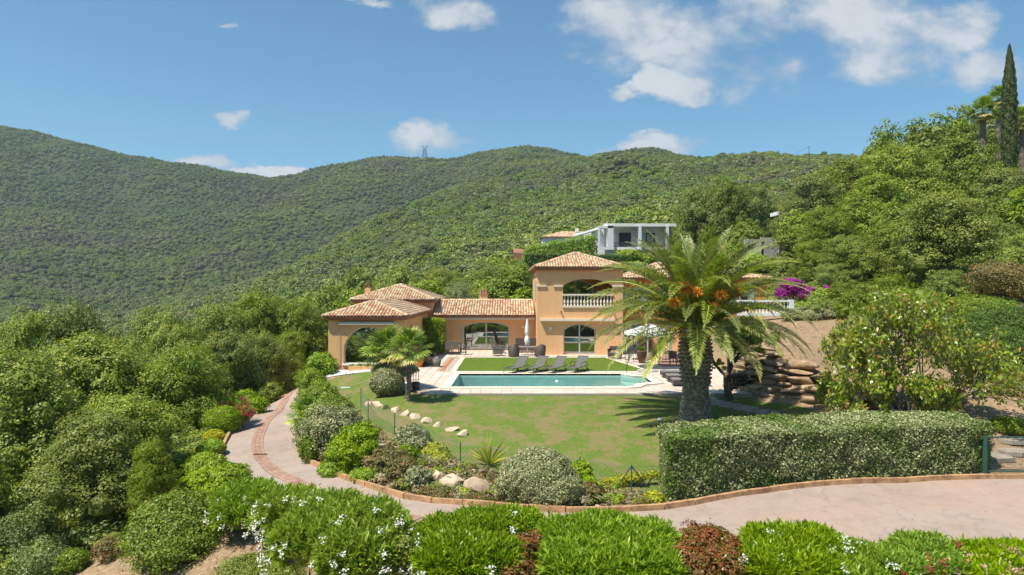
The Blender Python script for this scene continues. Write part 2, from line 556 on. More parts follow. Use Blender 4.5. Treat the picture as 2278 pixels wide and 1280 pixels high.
def glass_mat(name, tint, refl):
    m, t, bs = newmat(name)
    tr = t.node('ShaderNodeBsdfTransparent')
    tr.inputs[0].default_value = (*tint, 1)
    gl = t.node('ShaderNodeBsdfGlossy')
    gl.inputs['Roughness'].default_value = .01
    gl.inputs[0].default_value = (.92, .96, .96, 1)
    mx = t.node('ShaderNodeMixShader')
    mx.inputs[0].default_value = refl
    t.l.new(tr.outputs[0], mx.inputs[1])
    t.l.new(gl.outputs[0], mx.inputs[2])
    t.l.new(mx.outputs[0], t.n['Material Output'].inputs[0])
    return m
M['glass'] = glass_mat('window_glass', (.50, .52, .50), .38)
M['glass_dark'] = glass_mat('dark_window_glass', (.22, .25, .25), .62)

def water_mat():
    m, t, bs = newmat('pool_water')
    g = t.node('ShaderNodeNewGeometry')
    mp = t.node('ShaderNodeMapping')
    t.l.new(g.outputs['Position'], mp.inputs[0])
    mp.inputs['Scale'].default_value = (1, 1.6, 1)
    n = t.noise(mp.outputs[0], 1.6, 3, .5, .6)
    b_ = t.node('ShaderNodeBump')
    b_.inputs['Strength'].default_value = .35
    b_.inputs['Distance'].default_value = .05
    t.l.new(n, b_.inputs['Height'])
    tr = t.node('ShaderNodeBsdfTransparent')
    tr.inputs[0].default_value = (.72, .94, .95, 1)
    gl = t.node('ShaderNodeBsdfGlossy')
    gl.inputs['Roughness'].default_value = .03
    t.l.new(b_.outputs[0], gl.inputs['Normal'])
    fr = t.node('ShaderNodeFresnel')
    fr.inputs[0].default_value = 1.33
    t.l.new(b_.outputs[0], fr.inputs['Normal'])
    mx = t.node('ShaderNodeMixShader')
    t.l.new(t.math('MULTIPLY', fr.outputs[0], .55), mx.inputs[0])
    t.l.new(tr.outputs[0], mx.inputs[1])
    t.l.new(gl.outputs[0], mx.inputs[2])
    t.l.new(mx.outputs[0], t.n['Material Output'].inputs[0])
    return m
M['water'] = water_mat()
M['pool_plaster'] = simple('pool_plaster', (.27, .66, .66), .7, .12, .9, c2=(.42, .78, .76))
M['pool_step'] = simple('pool_step_plaster', (.55, .62, .52), .7, .06, 3)
M['pool_wall'] = simple('pool_wall_plaster', (.38, .48, .44), .7, .06, 3)

def ground_mat():
    m, t, bs = newmat('ground')
    g = t.node('ShaderNodeNewGeometry')
    pos = g.outputs['Position']
    n1 = t.noise(pos, .35, 6, .6)
    n2 = t.noise(pos, 6, 8, .7)
    n3 = t.noise(pos, 1.2, 5, .6)
    col = t.ramp(n2, [(.3, (.19, .12, .07)), (.5, (.32, .215, .13)), (.7, (.43, .315, .205))])
    col = t.mix(t.ramp(n3, [(.52, 0.0), (.72, .6)]), col, (.15, .15, .05))
    n4 = t.noise(pos, 38, 4, .75)
    col = t.mix(t.ramp(n4, [(.54, 0.0), (.66, .6)]), col, (.13, .085, .05))
    n5 = t.noise(pos, 24, 3, .7)
    col = t.mix(t.ramp(n5, [(.62, 0.0), (.68, .7)]), col, (.52, .43, .33))
    far = t.ramp(n1, [(.35, (.035, .050, .016)), (.6, (.055, .070, .022)), (.80, (.15, .125, .07))])
    sp = t.node('ShaderNodeSeparateXYZ')
    t.l.new(pos, sp.inputs[0])
    f = t.node('ShaderNodeMapRange')
    t.l.new(sp.outputs[1], f.inputs[0])
    f.inputs[1].default_value = 60
    f.inputs[2].default_value = 85
    f2 = t.math('MAXIMUM', f.outputs[0], t.math('LESS_THAN', sp.outputs[1], 2.0))
    col = t.mix(f2, col, far)
    t.l.new(col, bs.inputs['Base Color'])
    bs.inputs['Roughness'].default_value = .95
    bs.inputs['Specular IOR Level'].default_value = .15
    b_ = t.node('ShaderNodeBump')
    b_.inputs['Strength'].default_value = .7
    b_.inputs['Distance'].default_value = .05
    t.l.new(t.noise(pos, 9, 8, .7), b_.inputs['Height'])
    t.l.new(b_.outputs[0], bs.inputs['Normal'])
    return m
M['ground'] = ground_mat()

def lawn_mat(dry):
    m, t, bs = newmat('lawn_turf' if dry else 'green_turf')
    g = t.node('ShaderNodeNewGeometry')
    pos = g.outputs['Position']
    n0 = t.noise(pos, 28, 6, .75)
    n1 = t.noise(pos, 1.0, 4, .6)
    n2 = t.noise(pos, 4.5, 7, .75)
    if dry:
        col = t.ramp(n0, [(.3, (.070, .125, .018)), (.5, (.125, .185, .030)), (.7, (.21, .26, .06))])
        col = t.mix(t.ramp(t.math('MULTIPLY_ADD', n2, .55, t.math('MULTIPLY', n1, .5)), [(.50, 0.0), (.58, .8)]), col, (.25, .185, .095))
        col = t.mix(t.ramp(n2, [(.66, 0.0), (.76, .5)]), col, (.12, .17, .025))
    else:
        col = t.ramp(n0, [(.3, (.075, .125, .014)), (.5, (.125, .19, .022)), (.7, (.19, .26, .045))])
    t.l.new(col, bs.inputs['Base Color'])
    bs.inputs['Roughness'].default_value = .95
    bs.inputs['Specular IOR Level'].default_value = .1
    b_ = t.node('ShaderNodeBump')
    b_.inputs['Strength'].default_value = .8
    b_.inputs['Distance'].default_value = .04
    t.l.new(n0, b_.inputs['Height'])
    t.l.new(b_.outputs[0], bs.inputs['Normal'])
    return m
M['lawn'] = lawn_mat(True)
M['turf'] = lawn_mat(False)

def road_mat():
    m, t, bs = newmat('driveway_concrete')
    g = t.node('ShaderNodeNewGeometry')
    pos = g.outputs['Position']
    n1 = t.noise(pos, .45, 7, .62)
    n2 = t.noise(pos, 40, 4, .6)
    col = t.ramp(n1, [(.3, (.315, .235, .19)), (.5, (.355, .275, .225)), (.7, (.355, .295, .25))])
    col = t.mix(t.math('MULTIPLY', n2, .5), col, (.5, .5, .5), 'OVERLAY')
    vo = t.node('ShaderNodeTexVoronoi', feature='DISTANCE_TO_EDGE')
    mp = t.node('ShaderNodeMixRGB')
    nn = t.node('ShaderNodeTexNoise')
    t.l.new(pos, nn.inputs['Vector'])
    nn.inputs['Scale'].default_value = 1.2
    nn.inputs['Detail'].default_value = 5
    va = t.node('ShaderNodeVectorMath', operation='MULTIPLY_ADD')
    t.l.new(nn.outputs['Color'], va.inputs[0])
    va.inputs[1].default_value = (1.2, 1.2, 0)
    t.l.new(pos, va.inputs[2])
    t.l.new(va.outputs[0], vo.inputs['Vector'])
    vo.inputs['Scale'].default_value = .28
    cr = t.ramp(vo.outputs['Distance'], [(0.0, 1.0), (.005, 0.0)])
    col = t.mix(t.math('MULTIPLY', cr, .45), col, (.16, .11, .085))
    st = t.noise(pos, 1.7, 8, .72, .8)
    col = t.mix(t.ramp(st, [(.47, 0.0), (.66, .55)]), col, (.22, .17, .14))
    st2 = t.noise(pos, .22, 5, .6)
    col = t.mix(t.ramp(st2, [(.48, 0.0), (.62, .35)]), col, (.44, .27, .20))
    sp_ = t.noise(pos, 120, 2, .5)
    col = t.mix(t.ramp(sp_, [(.62, 0.0), (.7, .35)]), col, (.55, .48, .42))
    t.l.new(col, bs.inputs['Base Color'])
    bs.inputs['Roughness'].default_value = .9
    b_ = t.node('ShaderNodeBump')
    b_.inputs['Strength'].default_value = .25
    b_.inputs['Distance'].default_value = .02
    t.l.new(n2, b_.inputs['Height'])
    t.l.new(b_.outputs[0], bs.inputs['Normal'])
    return m
M['road'] = road_mat()
M['path'] = simple('stone_path_slab', (.34, .29, .24), .9, .25, 3, .5)
M['brick'] = simple('driveway_brick', (.36, .20, .14), .9, .25, 3, .3, c2=(.45, .29, .21))
# ------------------------------------------------------------------ terrain height
ctrl = [  # x, y, z
    (-6, 32, -.15), (-3, 32, -.12), (0, 32, -.12), (4, 32, -.12), (8, 32, -.12), (10, 33, -.12), (-5, 37, -.12), (-9, 41.5, -.05), (-11.5, 42, -.08),
    (-11.5, 50, -.1), (-5, 45, -.12), (0, 45, -.12), (6, 45, -.12), (12, 45, .0), (0, 56, -.12), (10, 54, -.1), (-10, 58, -.2), (12, 38, -.1),
    (-9.3, 36, -.45), (-8, 38.5, -.2), (-7, 31, -.71), (-1.0, 27, -.70), (3, 27, -.66), (7.5, 27.8, -.40), (3.9, 23, -1.36), (-2.3, 25.3, -1.05), (10, 29, -.32),
    (12.5, 30, -.35), (1, 24, -1.2), (6, 24.6, -1.15), (10, 26, -.9), (14.5, 28.2, -.5),
    # driveway
    (-6.2, 23.5, -1.5), (-4.1, 21.5, -1.5), (-2.5, 20.4, -1.5), (1.2, 19.5, -1.5), (4.4, 19.7, -1.5), (7.9, 21.5, -1.5), (12.8, 22.5, -1.5), (17.2, 23, -1.5),
    (22, 23, -1.4), (-3, 17.5, -1.52), (2, 17, -1.5), (8, 18, -1.5), (13, 19, -1.5), (20, 19, -1.5), (-8, 21.8, -1.62), (-10.2, 25.4, -1.72), (-7.9, 26.1, -1.7),
    (-12, 28, -1.8), (-8.9, 28.5, -1.78), (-13.3, 32.2, -1.9), (-10.3, 33, -1.9), (-14.2, 37.3, -2.0), (-11.4, 38, -1.95), (-14.8, 45, -2.2), (-12.4, 45, -2.1), (-15, 55, -2.5),
    # ground falling toward the camera and the left
    (-8.8, 20.4, -2.2), (-7.0, 17.5, -2.5), (-3, 14.5, -2.1), (2, 14, -2.0), (8, 14.5, -2.0), (14, 15.5, -2.0), (20, 16, -2.0), (0, 9, -3.6), (10, 8, -3.6), (20, 8, -3.4),
    (-8, 13, -3.8), (-12, 20, -3.5), (-15, 25, -4.0), (-18, 26, -5), (-17, 33, -3.6), (-20, 40, -5), (-25, 40, -7), (-20, 55, -5.5), (-30, 55, -9), (-35, 30, -10), (-22, 15, -6.5),
    (-30, 0, -11), (-12, 2, -6), (5, 0, -6), (25, 0, -5), (-50, 30, -14), (-50, 60, -15),
    # right bank
    (11.0, 33.9, -.2), (11.9, 31.7, -.3), (13.1, 30.2, -.3), (14.3, 29.3, -.35), (12.1, 35.4, 2.0), (13.0, 33.2, 1.75), (14.1, 31.8, 1.3), (15.4, 30.7, .85), (16.5, 29.6, .45), (16, 33, .75), (13.6, 36, 1.9), (15, 40, 2.15), (17.5, 46, 2.6), (14, 46, 2.3), (13, 50, 2.4), (20, 40, 2.6),
    (17, 28, -.6), (20, 28, -.3), (22, 26, -.9), (22, 33, .9), (26, 36, 2.0), (30, 30, 1.6), (30, 45, 3.8), (38, 40, 5), (22, 50, 3.3), (20, 56, 3.2), (27, 56, 4.6), (40, 56, 7), (14, 58, 1), (40, 20, 3), (50, 50, 10),
]
ctrl = np.array(ctrl, float)
def _phi(r): return np.where(r > 1e-9, r, 0.0)          # linear kernel: tame between and beyond points
_D = np.linalg.norm(ctrl[:, None, :2] - ctrl[None, :, :2], axis=2)
_n = len(ctrl)
_A = np.zeros((_n + 3, _n + 3))
_A[:_n, :_n] = _phi(_D)
_A[:_n, _n] = 1
_A[:_n, _n + 1:] = ctrl[:, :2]
_A[_n:, :_n] = _A[:_n, _n:].T
_w = np.linalg.solve(_A, np.concatenate([ctrl[:, 2], np.zeros(3)]))

TPX = np.array([-1400, -700, 0, 300, 450, 600, 850, 1000, 1150, 1400, 1700, 1900, 2100, 2278, 2900, 3600], float)
TY = np.array([60, 90, 130, 200, 300, 420, 560, 720, 900, 1200], float)
TT = np.array([
    [1090, 960, 850, 740, 660, 540, 430, 330, 240, 280],
    [1070, 950, 850, 760, 700, 600, 480, 350, 240, 280],
    [1050, 930, 850, 780, 752, 705, 600, 455, 290, 330],
    [950, 880, 830, 770, 700, 745, 655, 510, 357, 400],
    [890, 840, 790, 730, 664, 725, 630, 500, 380, 420],
    [850, 790, 745, 690, 628, 672, 615, 500, 397, 430],
    [800, 745, 705, 645, 570, 505, 555, 480, 362, 400],
    [780, 725, 680, 610, 520, 455, 425, 440, 362, 400],
    [760, 700, 650, 580, 485, 415, 375, 352, 331, 370],
    [725, 650, 560, 490, 425, 375, 352, 362, 380, 420],
    [690, 600, 545, 465, 405, 370, 375, 390, 400, 440],
    [630, 555, 500, 430, 385, 362, 370, 380, 400, 440],
    [620, 500, 405, 345, 330, 340, 350, 380, 400, 440],
    [585, 450, 345, 290, 280, 300, 330, 360, 400, 440],
    [530, 380, 270, 220, 220, 240, 280, 330, 380, 420],
    [450, 340, 250, 210, 210, 230, 270, 320, 370, 410]], float)

def _hash(ix, iy):
    h = np.sin(ix * 127.1 + iy * 311.7) * 43758.5453
    return h - np.floor(h)
def vnoise(x, y):
    ix, iy = np.floor(x), np.floor(y)
    fx, fy = x - ix, y - iy
    fx = fx * fx * (3 - 2 * fx)
    fy = fy * fy * (3 - 2 * fy)
    a = _hash(ix, iy) * (1 - fx) + _hash(ix + 1, iy) * fx
    b = _hash(ix, iy + 1) * (1 - fx) + _hash(ix + 1, iy + 1) * fx
    return a * (1 - fy) + b * fy - .5

def smooth01(t):
    t = np.clip(t, 0, 1)
    return t * t * (3 - 2 * t)

def _cubic(xs, tab, q, axis):
    """catmull-rom along one axis at query q (vector), tab indexed [axis]"""
    i = np.clip(np.searchsorted(xs, q) - 1, 0, len(xs) - 2)
    t = np.clip((q - xs[i]) / (xs[i + 1] - xs[i]), 0, 1)
    return i, t

def far_z(x, y):
    yy = np.maximum(y, 60.0)
    px = np.clip(x / yy * FPX + CX, TPX[0], TPX[-1])
    i, s = _cubic(TPX, TT, px, 0)
    ly = np.clip(np.log(yy), np.log(TY[0]), np.log(TY[-1]))
    j, t = _cubic(np.log(TY), TT, ly, 1)
    s = s * .5 + smooth01(s) * .5
    def row(ii):
        j0 = np.clip(j - 1, 0, len(TY) - 1); j2 = np.clip(j + 1, 0, len(TY) - 1); j3 = np.clip(j + 2, 0, len(TY) - 1)
        p0, p1, p2, p3 = TT[ii, j0], TT[ii, j], TT[ii, j2], TT[ii, j3]
        return .5 * (2 * p1 + (p2 - p0) * t + (2 * p0 - 5 * p1 + 4 * p2 - p3) * t ** 2 + (3 * p1 - p0 - 3 * p2 + p3) * t ** 3)
    py = row(i) * (1 - s) + row(i + 1) * s
    z = CH - (py - CY) / FPX * yy
    amp = np.clip((yy - 70) / 400, 0, 1)
    z = z + amp * (vnoise(x / 60 + 9, y / 60) * 14 + vnoise(x / 22, y / 22 + 4) * 5)
    return z

def near_z(x, y):
    x = np.asarray(x, float); y = np.asarray(y, float)
    sh = x.shape
    q = np.stack([x.ravel(), y.ravel()], 1)
    out = np.empty(len(q))
    for a in range(0, len(q), 20000):
        b = q[a:a + 20000]
        d = np.linalg.norm(b[:, None, :] - ctrl[None, :, :2], axis=2)
        out[a:a + 20000] = d @ _w[:_n] + _w[_n] + b @ _w[_n + 1:]
    return out.reshape(sh)

def back_z(x, y):
    d = -y
    return -9 - 3 * np.sin(x / 60) - smooth01(d / 70) * 10 + smooth01((d - 60) / 260) * 75 + vnoise(x / 40, y / 40) * 6

def gz(x, y):
    x = np.atleast_1d(np.asarray(x, float)); y = np.atleast_1d(np.asarray(y, float))
    xc = np.clip(x, -60, 60)
    zn = near_z(xc, np.clip(y, -5, 75))
    w1 = smooth01((y - 56) / 18)
    # far to the sides use the far table sooner
    w1 = np.maximum(w1, smooth01((np.abs(x) - 45) / 25) * smooth01((y - 20) / 30))
    z = zn * (1 - w1) + far_z(x, y) * w1
    wb = smooth01((4 - y) / 25)
    z = z * (1 - wb) + back_z(x, y) * wb
    return z

def gz1(x, y): return float(gz(x, y)[0])
def hit(px, py, ymin=11.0, ymax=70.0):
    Y = np.arange(ymin, ymax, .05)
    zr = CH - (py - CY) / FPX * Y
    k = np.nonzero(gz((px - CX) / FPX * Y, Y) >= zr)[0]
    return float(Y[k[0]]) if len(k) else None

# plan outlines ------------------------------------------------------
POOL = [(-3.06, 34.2), (5.55, 34.2), (6.1, 34.45), (6.45, 35.3), (7.35, 35.8), (7.35, 38.1), (6.75, 38.35), (6.25, 39.25), (-3.02, 39.25)]
COPE = [(-3.5, 33.75), (5.7, 33.75), (6.45, 34.1), (6.85, 34.95), (7.85, 35.45), (7.85, 38.45), (7.1, 38.75), (6.6, 39.7), (-3.46, 39.7)]
LAWN_IN = [(-3.33, 40.8), (8.1, 40.8), (6.6, 48.4), (-3.33, 48.4)]
TERR = [(-4.15, 32.18), (11.3, 32.18), (12.0, 34.5), (13.2, 43), (13.5, 57), (1.8, 57), (-6.7, 57), (-6.7, 42.4), (-6.2, 39.5), (-5.3, 36), (-4.9, 33.6)]

def inside(poly, x, y):
    x = np.asarray(x, float); y = np.asarray(y, float)
    c = np.zeros(x.shape, bool)
    n = len(poly)
    for i in range(n):
        x1, y1 = poly[i]; x2, y2 = poly[(i + 1) % n]
        if y1 == y2: continue
        k = ((y1 > y) != (y2 > y)) & (x < (x2 - x1) * (y - y1) / (y2 - y1) + x1)
        c ^= k
    return c

def axis_pts(a, b, step, lo, hi, g):
    m = list(np.arange(a, b + 1e-6, step))
    s, p = step, a
    L = []
    while p > lo:
        s *= g; p -= s; L.append(p)
    s, p = step, m[-1]
    H = []
    while p < hi:
        s *= g; p += s; H.append(p)
    return np.array(L[::-1] + m + H)

gx = axis_pts(-22, 26, .4, -1500, 1500, 1.06)
gy = axis_pts(9, 62, .4, -420, 1250, 1.035)
GXX, GYY = np.meshgrid(gx, gy)
GZZ = gz(GXX.ravel(), GYY.ravel()).reshape(GXX.shape)
GZZ += np.where((GYY < 60) & (GYY > 5), vnoise(GXX * 1.1, GYY * 1.1) * .07, 0)
inT = inside(TERR, GXX, GYY)
inH = ((GXX > -13) & (GXX < 9) & (GYY > 50) & (GYY < 62)) | ((GXX > -11.5) & (GXX < -6.5) & (GYY > 42.1) & (GYY < 54))
GZZ = np.where(inT, np.minimum(GZZ, -.22), GZZ)
GZZ = np.where(inH, np.minimum(GZZ, -.22), GZZ)
nearP = inside([(-4.0, 33.3), (8.3, 33.3), (8.3, 40.2), (-4.0, 40.2)], GXX, GYY)
GZZ = np.where(nearP, -3.0, GZZ)
nyv, nxv = GXX.shape
idx = np.arange(nxv * nyv).reshape(nyv, nxv)
Fq = np.stack([idx[:-1, :-1], idx[:-1, 1:], idx[1:, 1:], idx[1:, :-1]], -1).reshape(-1, 4)
ground = link('ground', mesh_np('ground', np.stack([GXX, GYY, GZZ], -1).reshape(-1, 3), Fq, M['ground'], smooth=True))
props(ground, kind='structure')

def sheet(name, poly, off, mat, step=.35, kind='structure', parent=None, zf=None, holes=()):
    """a draped sheet: grid cells clipped to poly with bmesh boolean-free clipping"""
    import bmesh
    xs = [p[0] for p in poly]; ys = [p[1] for p in poly]
    bm = bmesh.new()
    vs = [bm.verts.new((x, y, 0)) for x, y in poly]
    for i in range(len(vs)):
        bm.edges.new((vs[i], vs[(i + 1) % len(vs)]))
    bmesh.ops.triangle_fill(bm, use_beauty=True, use_dissolve=False, edges=bm.edges[:])
    a = math.floor(min(xs) / step) * step
    while a < max(xs):
        g = bm.verts[:] + bm.edges[:] + bm.faces[:]
        bmesh.ops.bisect_plane(bm, geom=g, plane_co=(a, 0, 0), plane_no=(1, 0, 0))
        a += step
    a = math.floor(min(ys) / step) * step
    while a < max(ys):
        g = bm.verts[:] + bm.edges[:] + bm.faces[:]
        bmesh.ops.bisect_plane(bm, geom=g, plane_co=(0, a, 0), plane_no=(0, 1, 0))
        a += step
    bm.verts.ensure_lookup_table()
    co = np.array([v.co[:] for v in bm.verts])
    z = (zf or gz)(co[:, 0], co[:, 1]) + off
    for v, zz in zip(bm.verts, z): v.co.z = float(zz)
    for f in bm.faces:
        f.normal_update()
        if f.normal.z < 0: f.normal_flip()
        f.smooth = True
    me = bpy.data.meshes.new(name)
    bm.to_mesh(me); bm.free()
    me.materials.append(mat)
    o = link(name, me, parent)
    if kind: props(o, kind=kind)
    return o

def spline(pts, n):
    """catmull-rom through xy(z) points"""
    p = [Vector(q) for q in pts]
    out = []
    for i in range(len(p) - 1):
        a, b, c, d = p[max(i - 1, 0)], p[i], p[i + 1], p[min(i + 2, len(p) - 1)]
        for k in range(n):
            t = k / n
            out.append(.5 * (2 * b + (c - a) * t + (2 * a - 5 * b + 4 * c - d) * t * t + (3 * b - a - 3 * c + d) * t ** 3))
    out.append(p[-1])
    return out

# ---- lawn in front of the pool, lawn beside the pavilion
KERB = [(-8.9, 28.5), (-7.9, 26.1), (-6.2, 23.5), (-4.1, 21.5), (-2.4, 20.4), (1.2, 19.55), (4.4, 19.8), (7.9, 21.4), (12.8, 22.5), (17.2, 23.0), (23, 23.2), (30, 23.0)]
kerb = spline([(x, y, 0) for x, y in KERB], 10)
RL = [(-15.2, 56), (-14.9, 45), (-14.2, 37.3), (-13.3, 32.2), (-12.0, 28.0), (-10.3, 24.6), (-7.6, 20.6), (-4.2, 17.3), (0, 15.9), (6, 15.9), (12, 16.8), (20, 17.6), (30, 17.6)]
RR = [(-12.6, 56), (-12.1, 45), (-11.4, 38), (-10.3, 33)] + KERB
roadL = [(v.x, v.y) for v in spline([(x, y, 0) for x, y in RL], 6)]
roadR = [(v.x, v.y) for v in spline([(x, y, 0) for x, y in RR], 6)]
def flat_gz(x, y): return gz(x, y)
road = sheet('driveway', roadL + roadR[::-1], .07, M['road'], .5)
lawn_poly = [(-8.3, 34.5), (-10.6, 35.5), (-11.1, 38.3), (-11.0, 40.6), (-8.0, 41.0), (-6.6, 39.2), (-5.6, 36), (-5.1, 33.2), (-4.3, 32.12), (11.2, 32.12), (11.9, 31.2), (13.3, 29.6),
             (12.5, 26.2), (9.0, 24.8), (5.6, 23.4), (4.5, 21.2), (3.2, 21.6), (1.0, 22.4), (-1.0, 23.2), (-3.4, 25.3), (-5.0, 27.6), (-6.8, 30.5)]
lawn = sheet('lawn', lawn_poly, .035, M['lawn'], .35)
turf = sheet('lawn', LAWN_IN, .03, M['turf'], 2.0, zf=lambda x, y: np.zeros(len(x)))
# ------------------------------------------------------------------ leaves
def unit(v):
    return v / np.maximum(np.linalg.norm(v, axis=1, keepdims=True), 1e-9)

def rdir(n, r=None):
    r = r or R
    return unit(r.normal(size=(n, 3)))

def leaf_arrays(C, N, size, aspect=.5, tip=None, up=0.0, r=None):
    """rhombic leaves: centres C, normals N. tip: direction the leaf points in"""
    r = r or R
    n = len(C)
    size = np.broadcast_to(np.asarray(size, float), (n,))[:, None]
    t = rdir(n, r) if tip is None else tip
    t = t - N * np.sum(t * N, 1, keepdims=True)
    t = unit(t)
    b = np.cross(N, t)
    V = np.stack([C - t * size * .5, C + b * size * aspect * .5 - t * size * .08, C + t * size * .5, C - b * size * aspect * .5 - t * size * .08], 1)
    return V.reshape(-1, 3)

def quads(n):
    return np.arange(n * 4).reshape(n, 4)

def leaf_mesh(name, V, rnd, mat):
    return mesh_np(name, V, quads(len(V) // 4), mat, attrs={'rnd': rnd})

def crown_leaves(blobs, n, size, clump=.26, aspect=.6, r=None, flat=.5, sub=26, upb=.35):
    """blobs: [(cx,cy,cz,rx,ry,rz)] -> clumps sitting on the blob shells, leaves on the clumps"""
    r = r or R
    B = np.array(blobs, float)
    area = (B[:, 3] * B[:, 4] + B[:, 3] * B[:, 5] + B[:, 4] * B[:, 5])
    nc = max(6, int(sub * len(B)))
    bi = r.choice(len(B), nc, p=area / area.sum())
    d = rdir(nc, r)
    d[:, 2] = np.where((d[:, 2] < -.35) & (r.random(nc) < .75), -d[:, 2], d[:, 2])
    rad = r.uniform(.62, 1.0, nc)
    cc = B[bi, :3] + d * B[bi, 3:6] * rad[:, None]
    cr = (B[bi, 3:6].mean(1) * clump) * r.uniform(.6, 1.35, nc)
    crnd = r.random(nc)
    p = cr ** 2
    ci = r.choice(nc, n, p=p / p.sum())
    ld = rdir(n, r)
    ld[:, 2] = np.where((ld[:, 2] < 0) & (r.random(n) < .55), -ld[:, 2], ld[:, 2])
    C = cc[ci] + ld * (cr[ci] * r.uniform(.55, 1.08, n) ** .6)[:, None] * np.array([1, 1, .8])
    out = unit(C - B[bi[ci], :3])
    N = unit(ld * .8 + out * .5 + rdir(n, r) * flat + np.array([0, 0, upb]))
    V = leaf_arrays(C, N, size * r.uniform(.65, 1.3, n), aspect, r=r)
    rnd = np.clip(crnd[ci] * .45 + r.random(n) * .55, 0, 1)
    return V, rnd

def ico(sub=2):
    import bmesh
    bm = bmesh.new()
    bmesh.ops.create_icosphere(bm, subdivisions=sub, radius=1)
    V = np.array([v.co[:] for v in bm.verts]); Fa = np.array([[v.index for v in f.verts] for f in bm.faces])
    bm.free()
    return V, Fa
ICO1, ICO2, ICO3 = ico(1), ico(2), ico(3)

def with_core(V, rnd, blobs, k=.72, r=None):
    """adds a lumpy inner mass (same foliage) so no daylight passes through dense shrubs"""
    r = r or R
    Vs, Rs = [V], [rnd]
    iv, fa = ICO2
    for b in blobs:
        b = np.array(b)
        q = iv * (1 + .12 * np.sin(iv[:, [1, 2, 0]] * 7 + r.random(3) * 6)) * b[3:6] * k + b[:3]
        tri = q[fa]
        quad = np.stack([tri[:, 0], tri[:, 1], tri[:, 2], tri[:, 2] * .999 + tri[:, 0] * .001], 1)
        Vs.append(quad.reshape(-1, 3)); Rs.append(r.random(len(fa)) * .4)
    return np.concatenate(Vs), np.concatenate(Rs)

def limb(mb, a, b, r0, r1, bend=.12, n=5, sides=7, rr=random):
    a, b = Vector(a), Vector(b)
    L = (b - a).length
    off = Vector((rr.uniform(-1, 1), rr.uniform(-1, 1), rr.uniform(-.3, .6))) * L * bend
    pts = [a.lerp(b, i / n) + off * math.sin(math.pi * i / n) for i in range(n + 1)]
    mb.tube(pts, [r0 + (r1 - r0) * i / n for i in range(n + 1)], sides)
    return pts

def oak_meshes(name, seed, h=7.0, rad=3.2, n=16000, leaf=.17, mat='oak', stems=1, sides=7, low=.25, aspect=.6, clump=.26, sub=26, trunk_r=.22):
    r = np.random.default_rng(seed); rr = random.Random(seed)
    blobs = []
    nb = 12
    for i in range(nb):
        q = 2 * math.pi * i / nb * 2.4 + r.random()
        d = rad * (.15 + .55 * (i / nb) ** .5) * r.uniform(.8, 1.1)
        s = rad * r.uniform(.40, .60)
        z = h * (1 - low) * (.86 - .64 * (i / nb) ** 1.1) * r.uniform(.9, 1.04) + h * low * .6
        blobs.append((math.cos(q) * d, math.sin(q) * d, z, s, s, s * .95))
    blobs.append((0, 0, h * .6, rad * .6, rad * .6, h * .25))
    V, rnd = crown_leaves(blobs, n, leaf, clump, aspect, r, sub=sub)
    core = [(b[0], b[1], b[2], b[3], b[4], b[5]) for b in blobs]
    V, rnd = with_core(V, rnd, core, .42, r)
    crown = leaf_mesh(name + '_crown', V, rnd, M[mat])
    mb = MB()
    fork = (rr.uniform(-.3, .3), rr.uniform(-.3, .3), h * .3)
    for s in range(stems):
        base = (rr.uniform(-.25, .25) * (stems > 1), rr.uniform(-.25, .25) * (stems > 1), -.6)
        fk = (fork[0] + rr.uniform(-.5, .5) * (stems > 1), fork[1] + rr.uniform(-.5, .5) * (stems > 1), fork[2])
        limb(mb, base, fk, trunk_r, trunk_r * .7, .08, 5, sides, rr)
    for b in blobs:
        limb(mb, fork, (b[0] * .9, b[1] * .9, b[2]), trunk_r * .5, trunk_r * .12, .12, 4, 5, rr)
    trunk = mb.mesh(name + '_trunk', M['bark'], True)
    return crown, trunk

def tree(name, crown, trunk, loc, label, cat, group=None, rot=0.0, sc=(1, 1, 1), crown_name='crown'):
    e = empty(name, loc, label, cat, group, rot)
    e.scale = sc if hasattr(sc, '__len__') else (sc, sc, sc)
    if trunk: link('trunk', trunk, e)
    link(crown_name, crown, e)
    return e

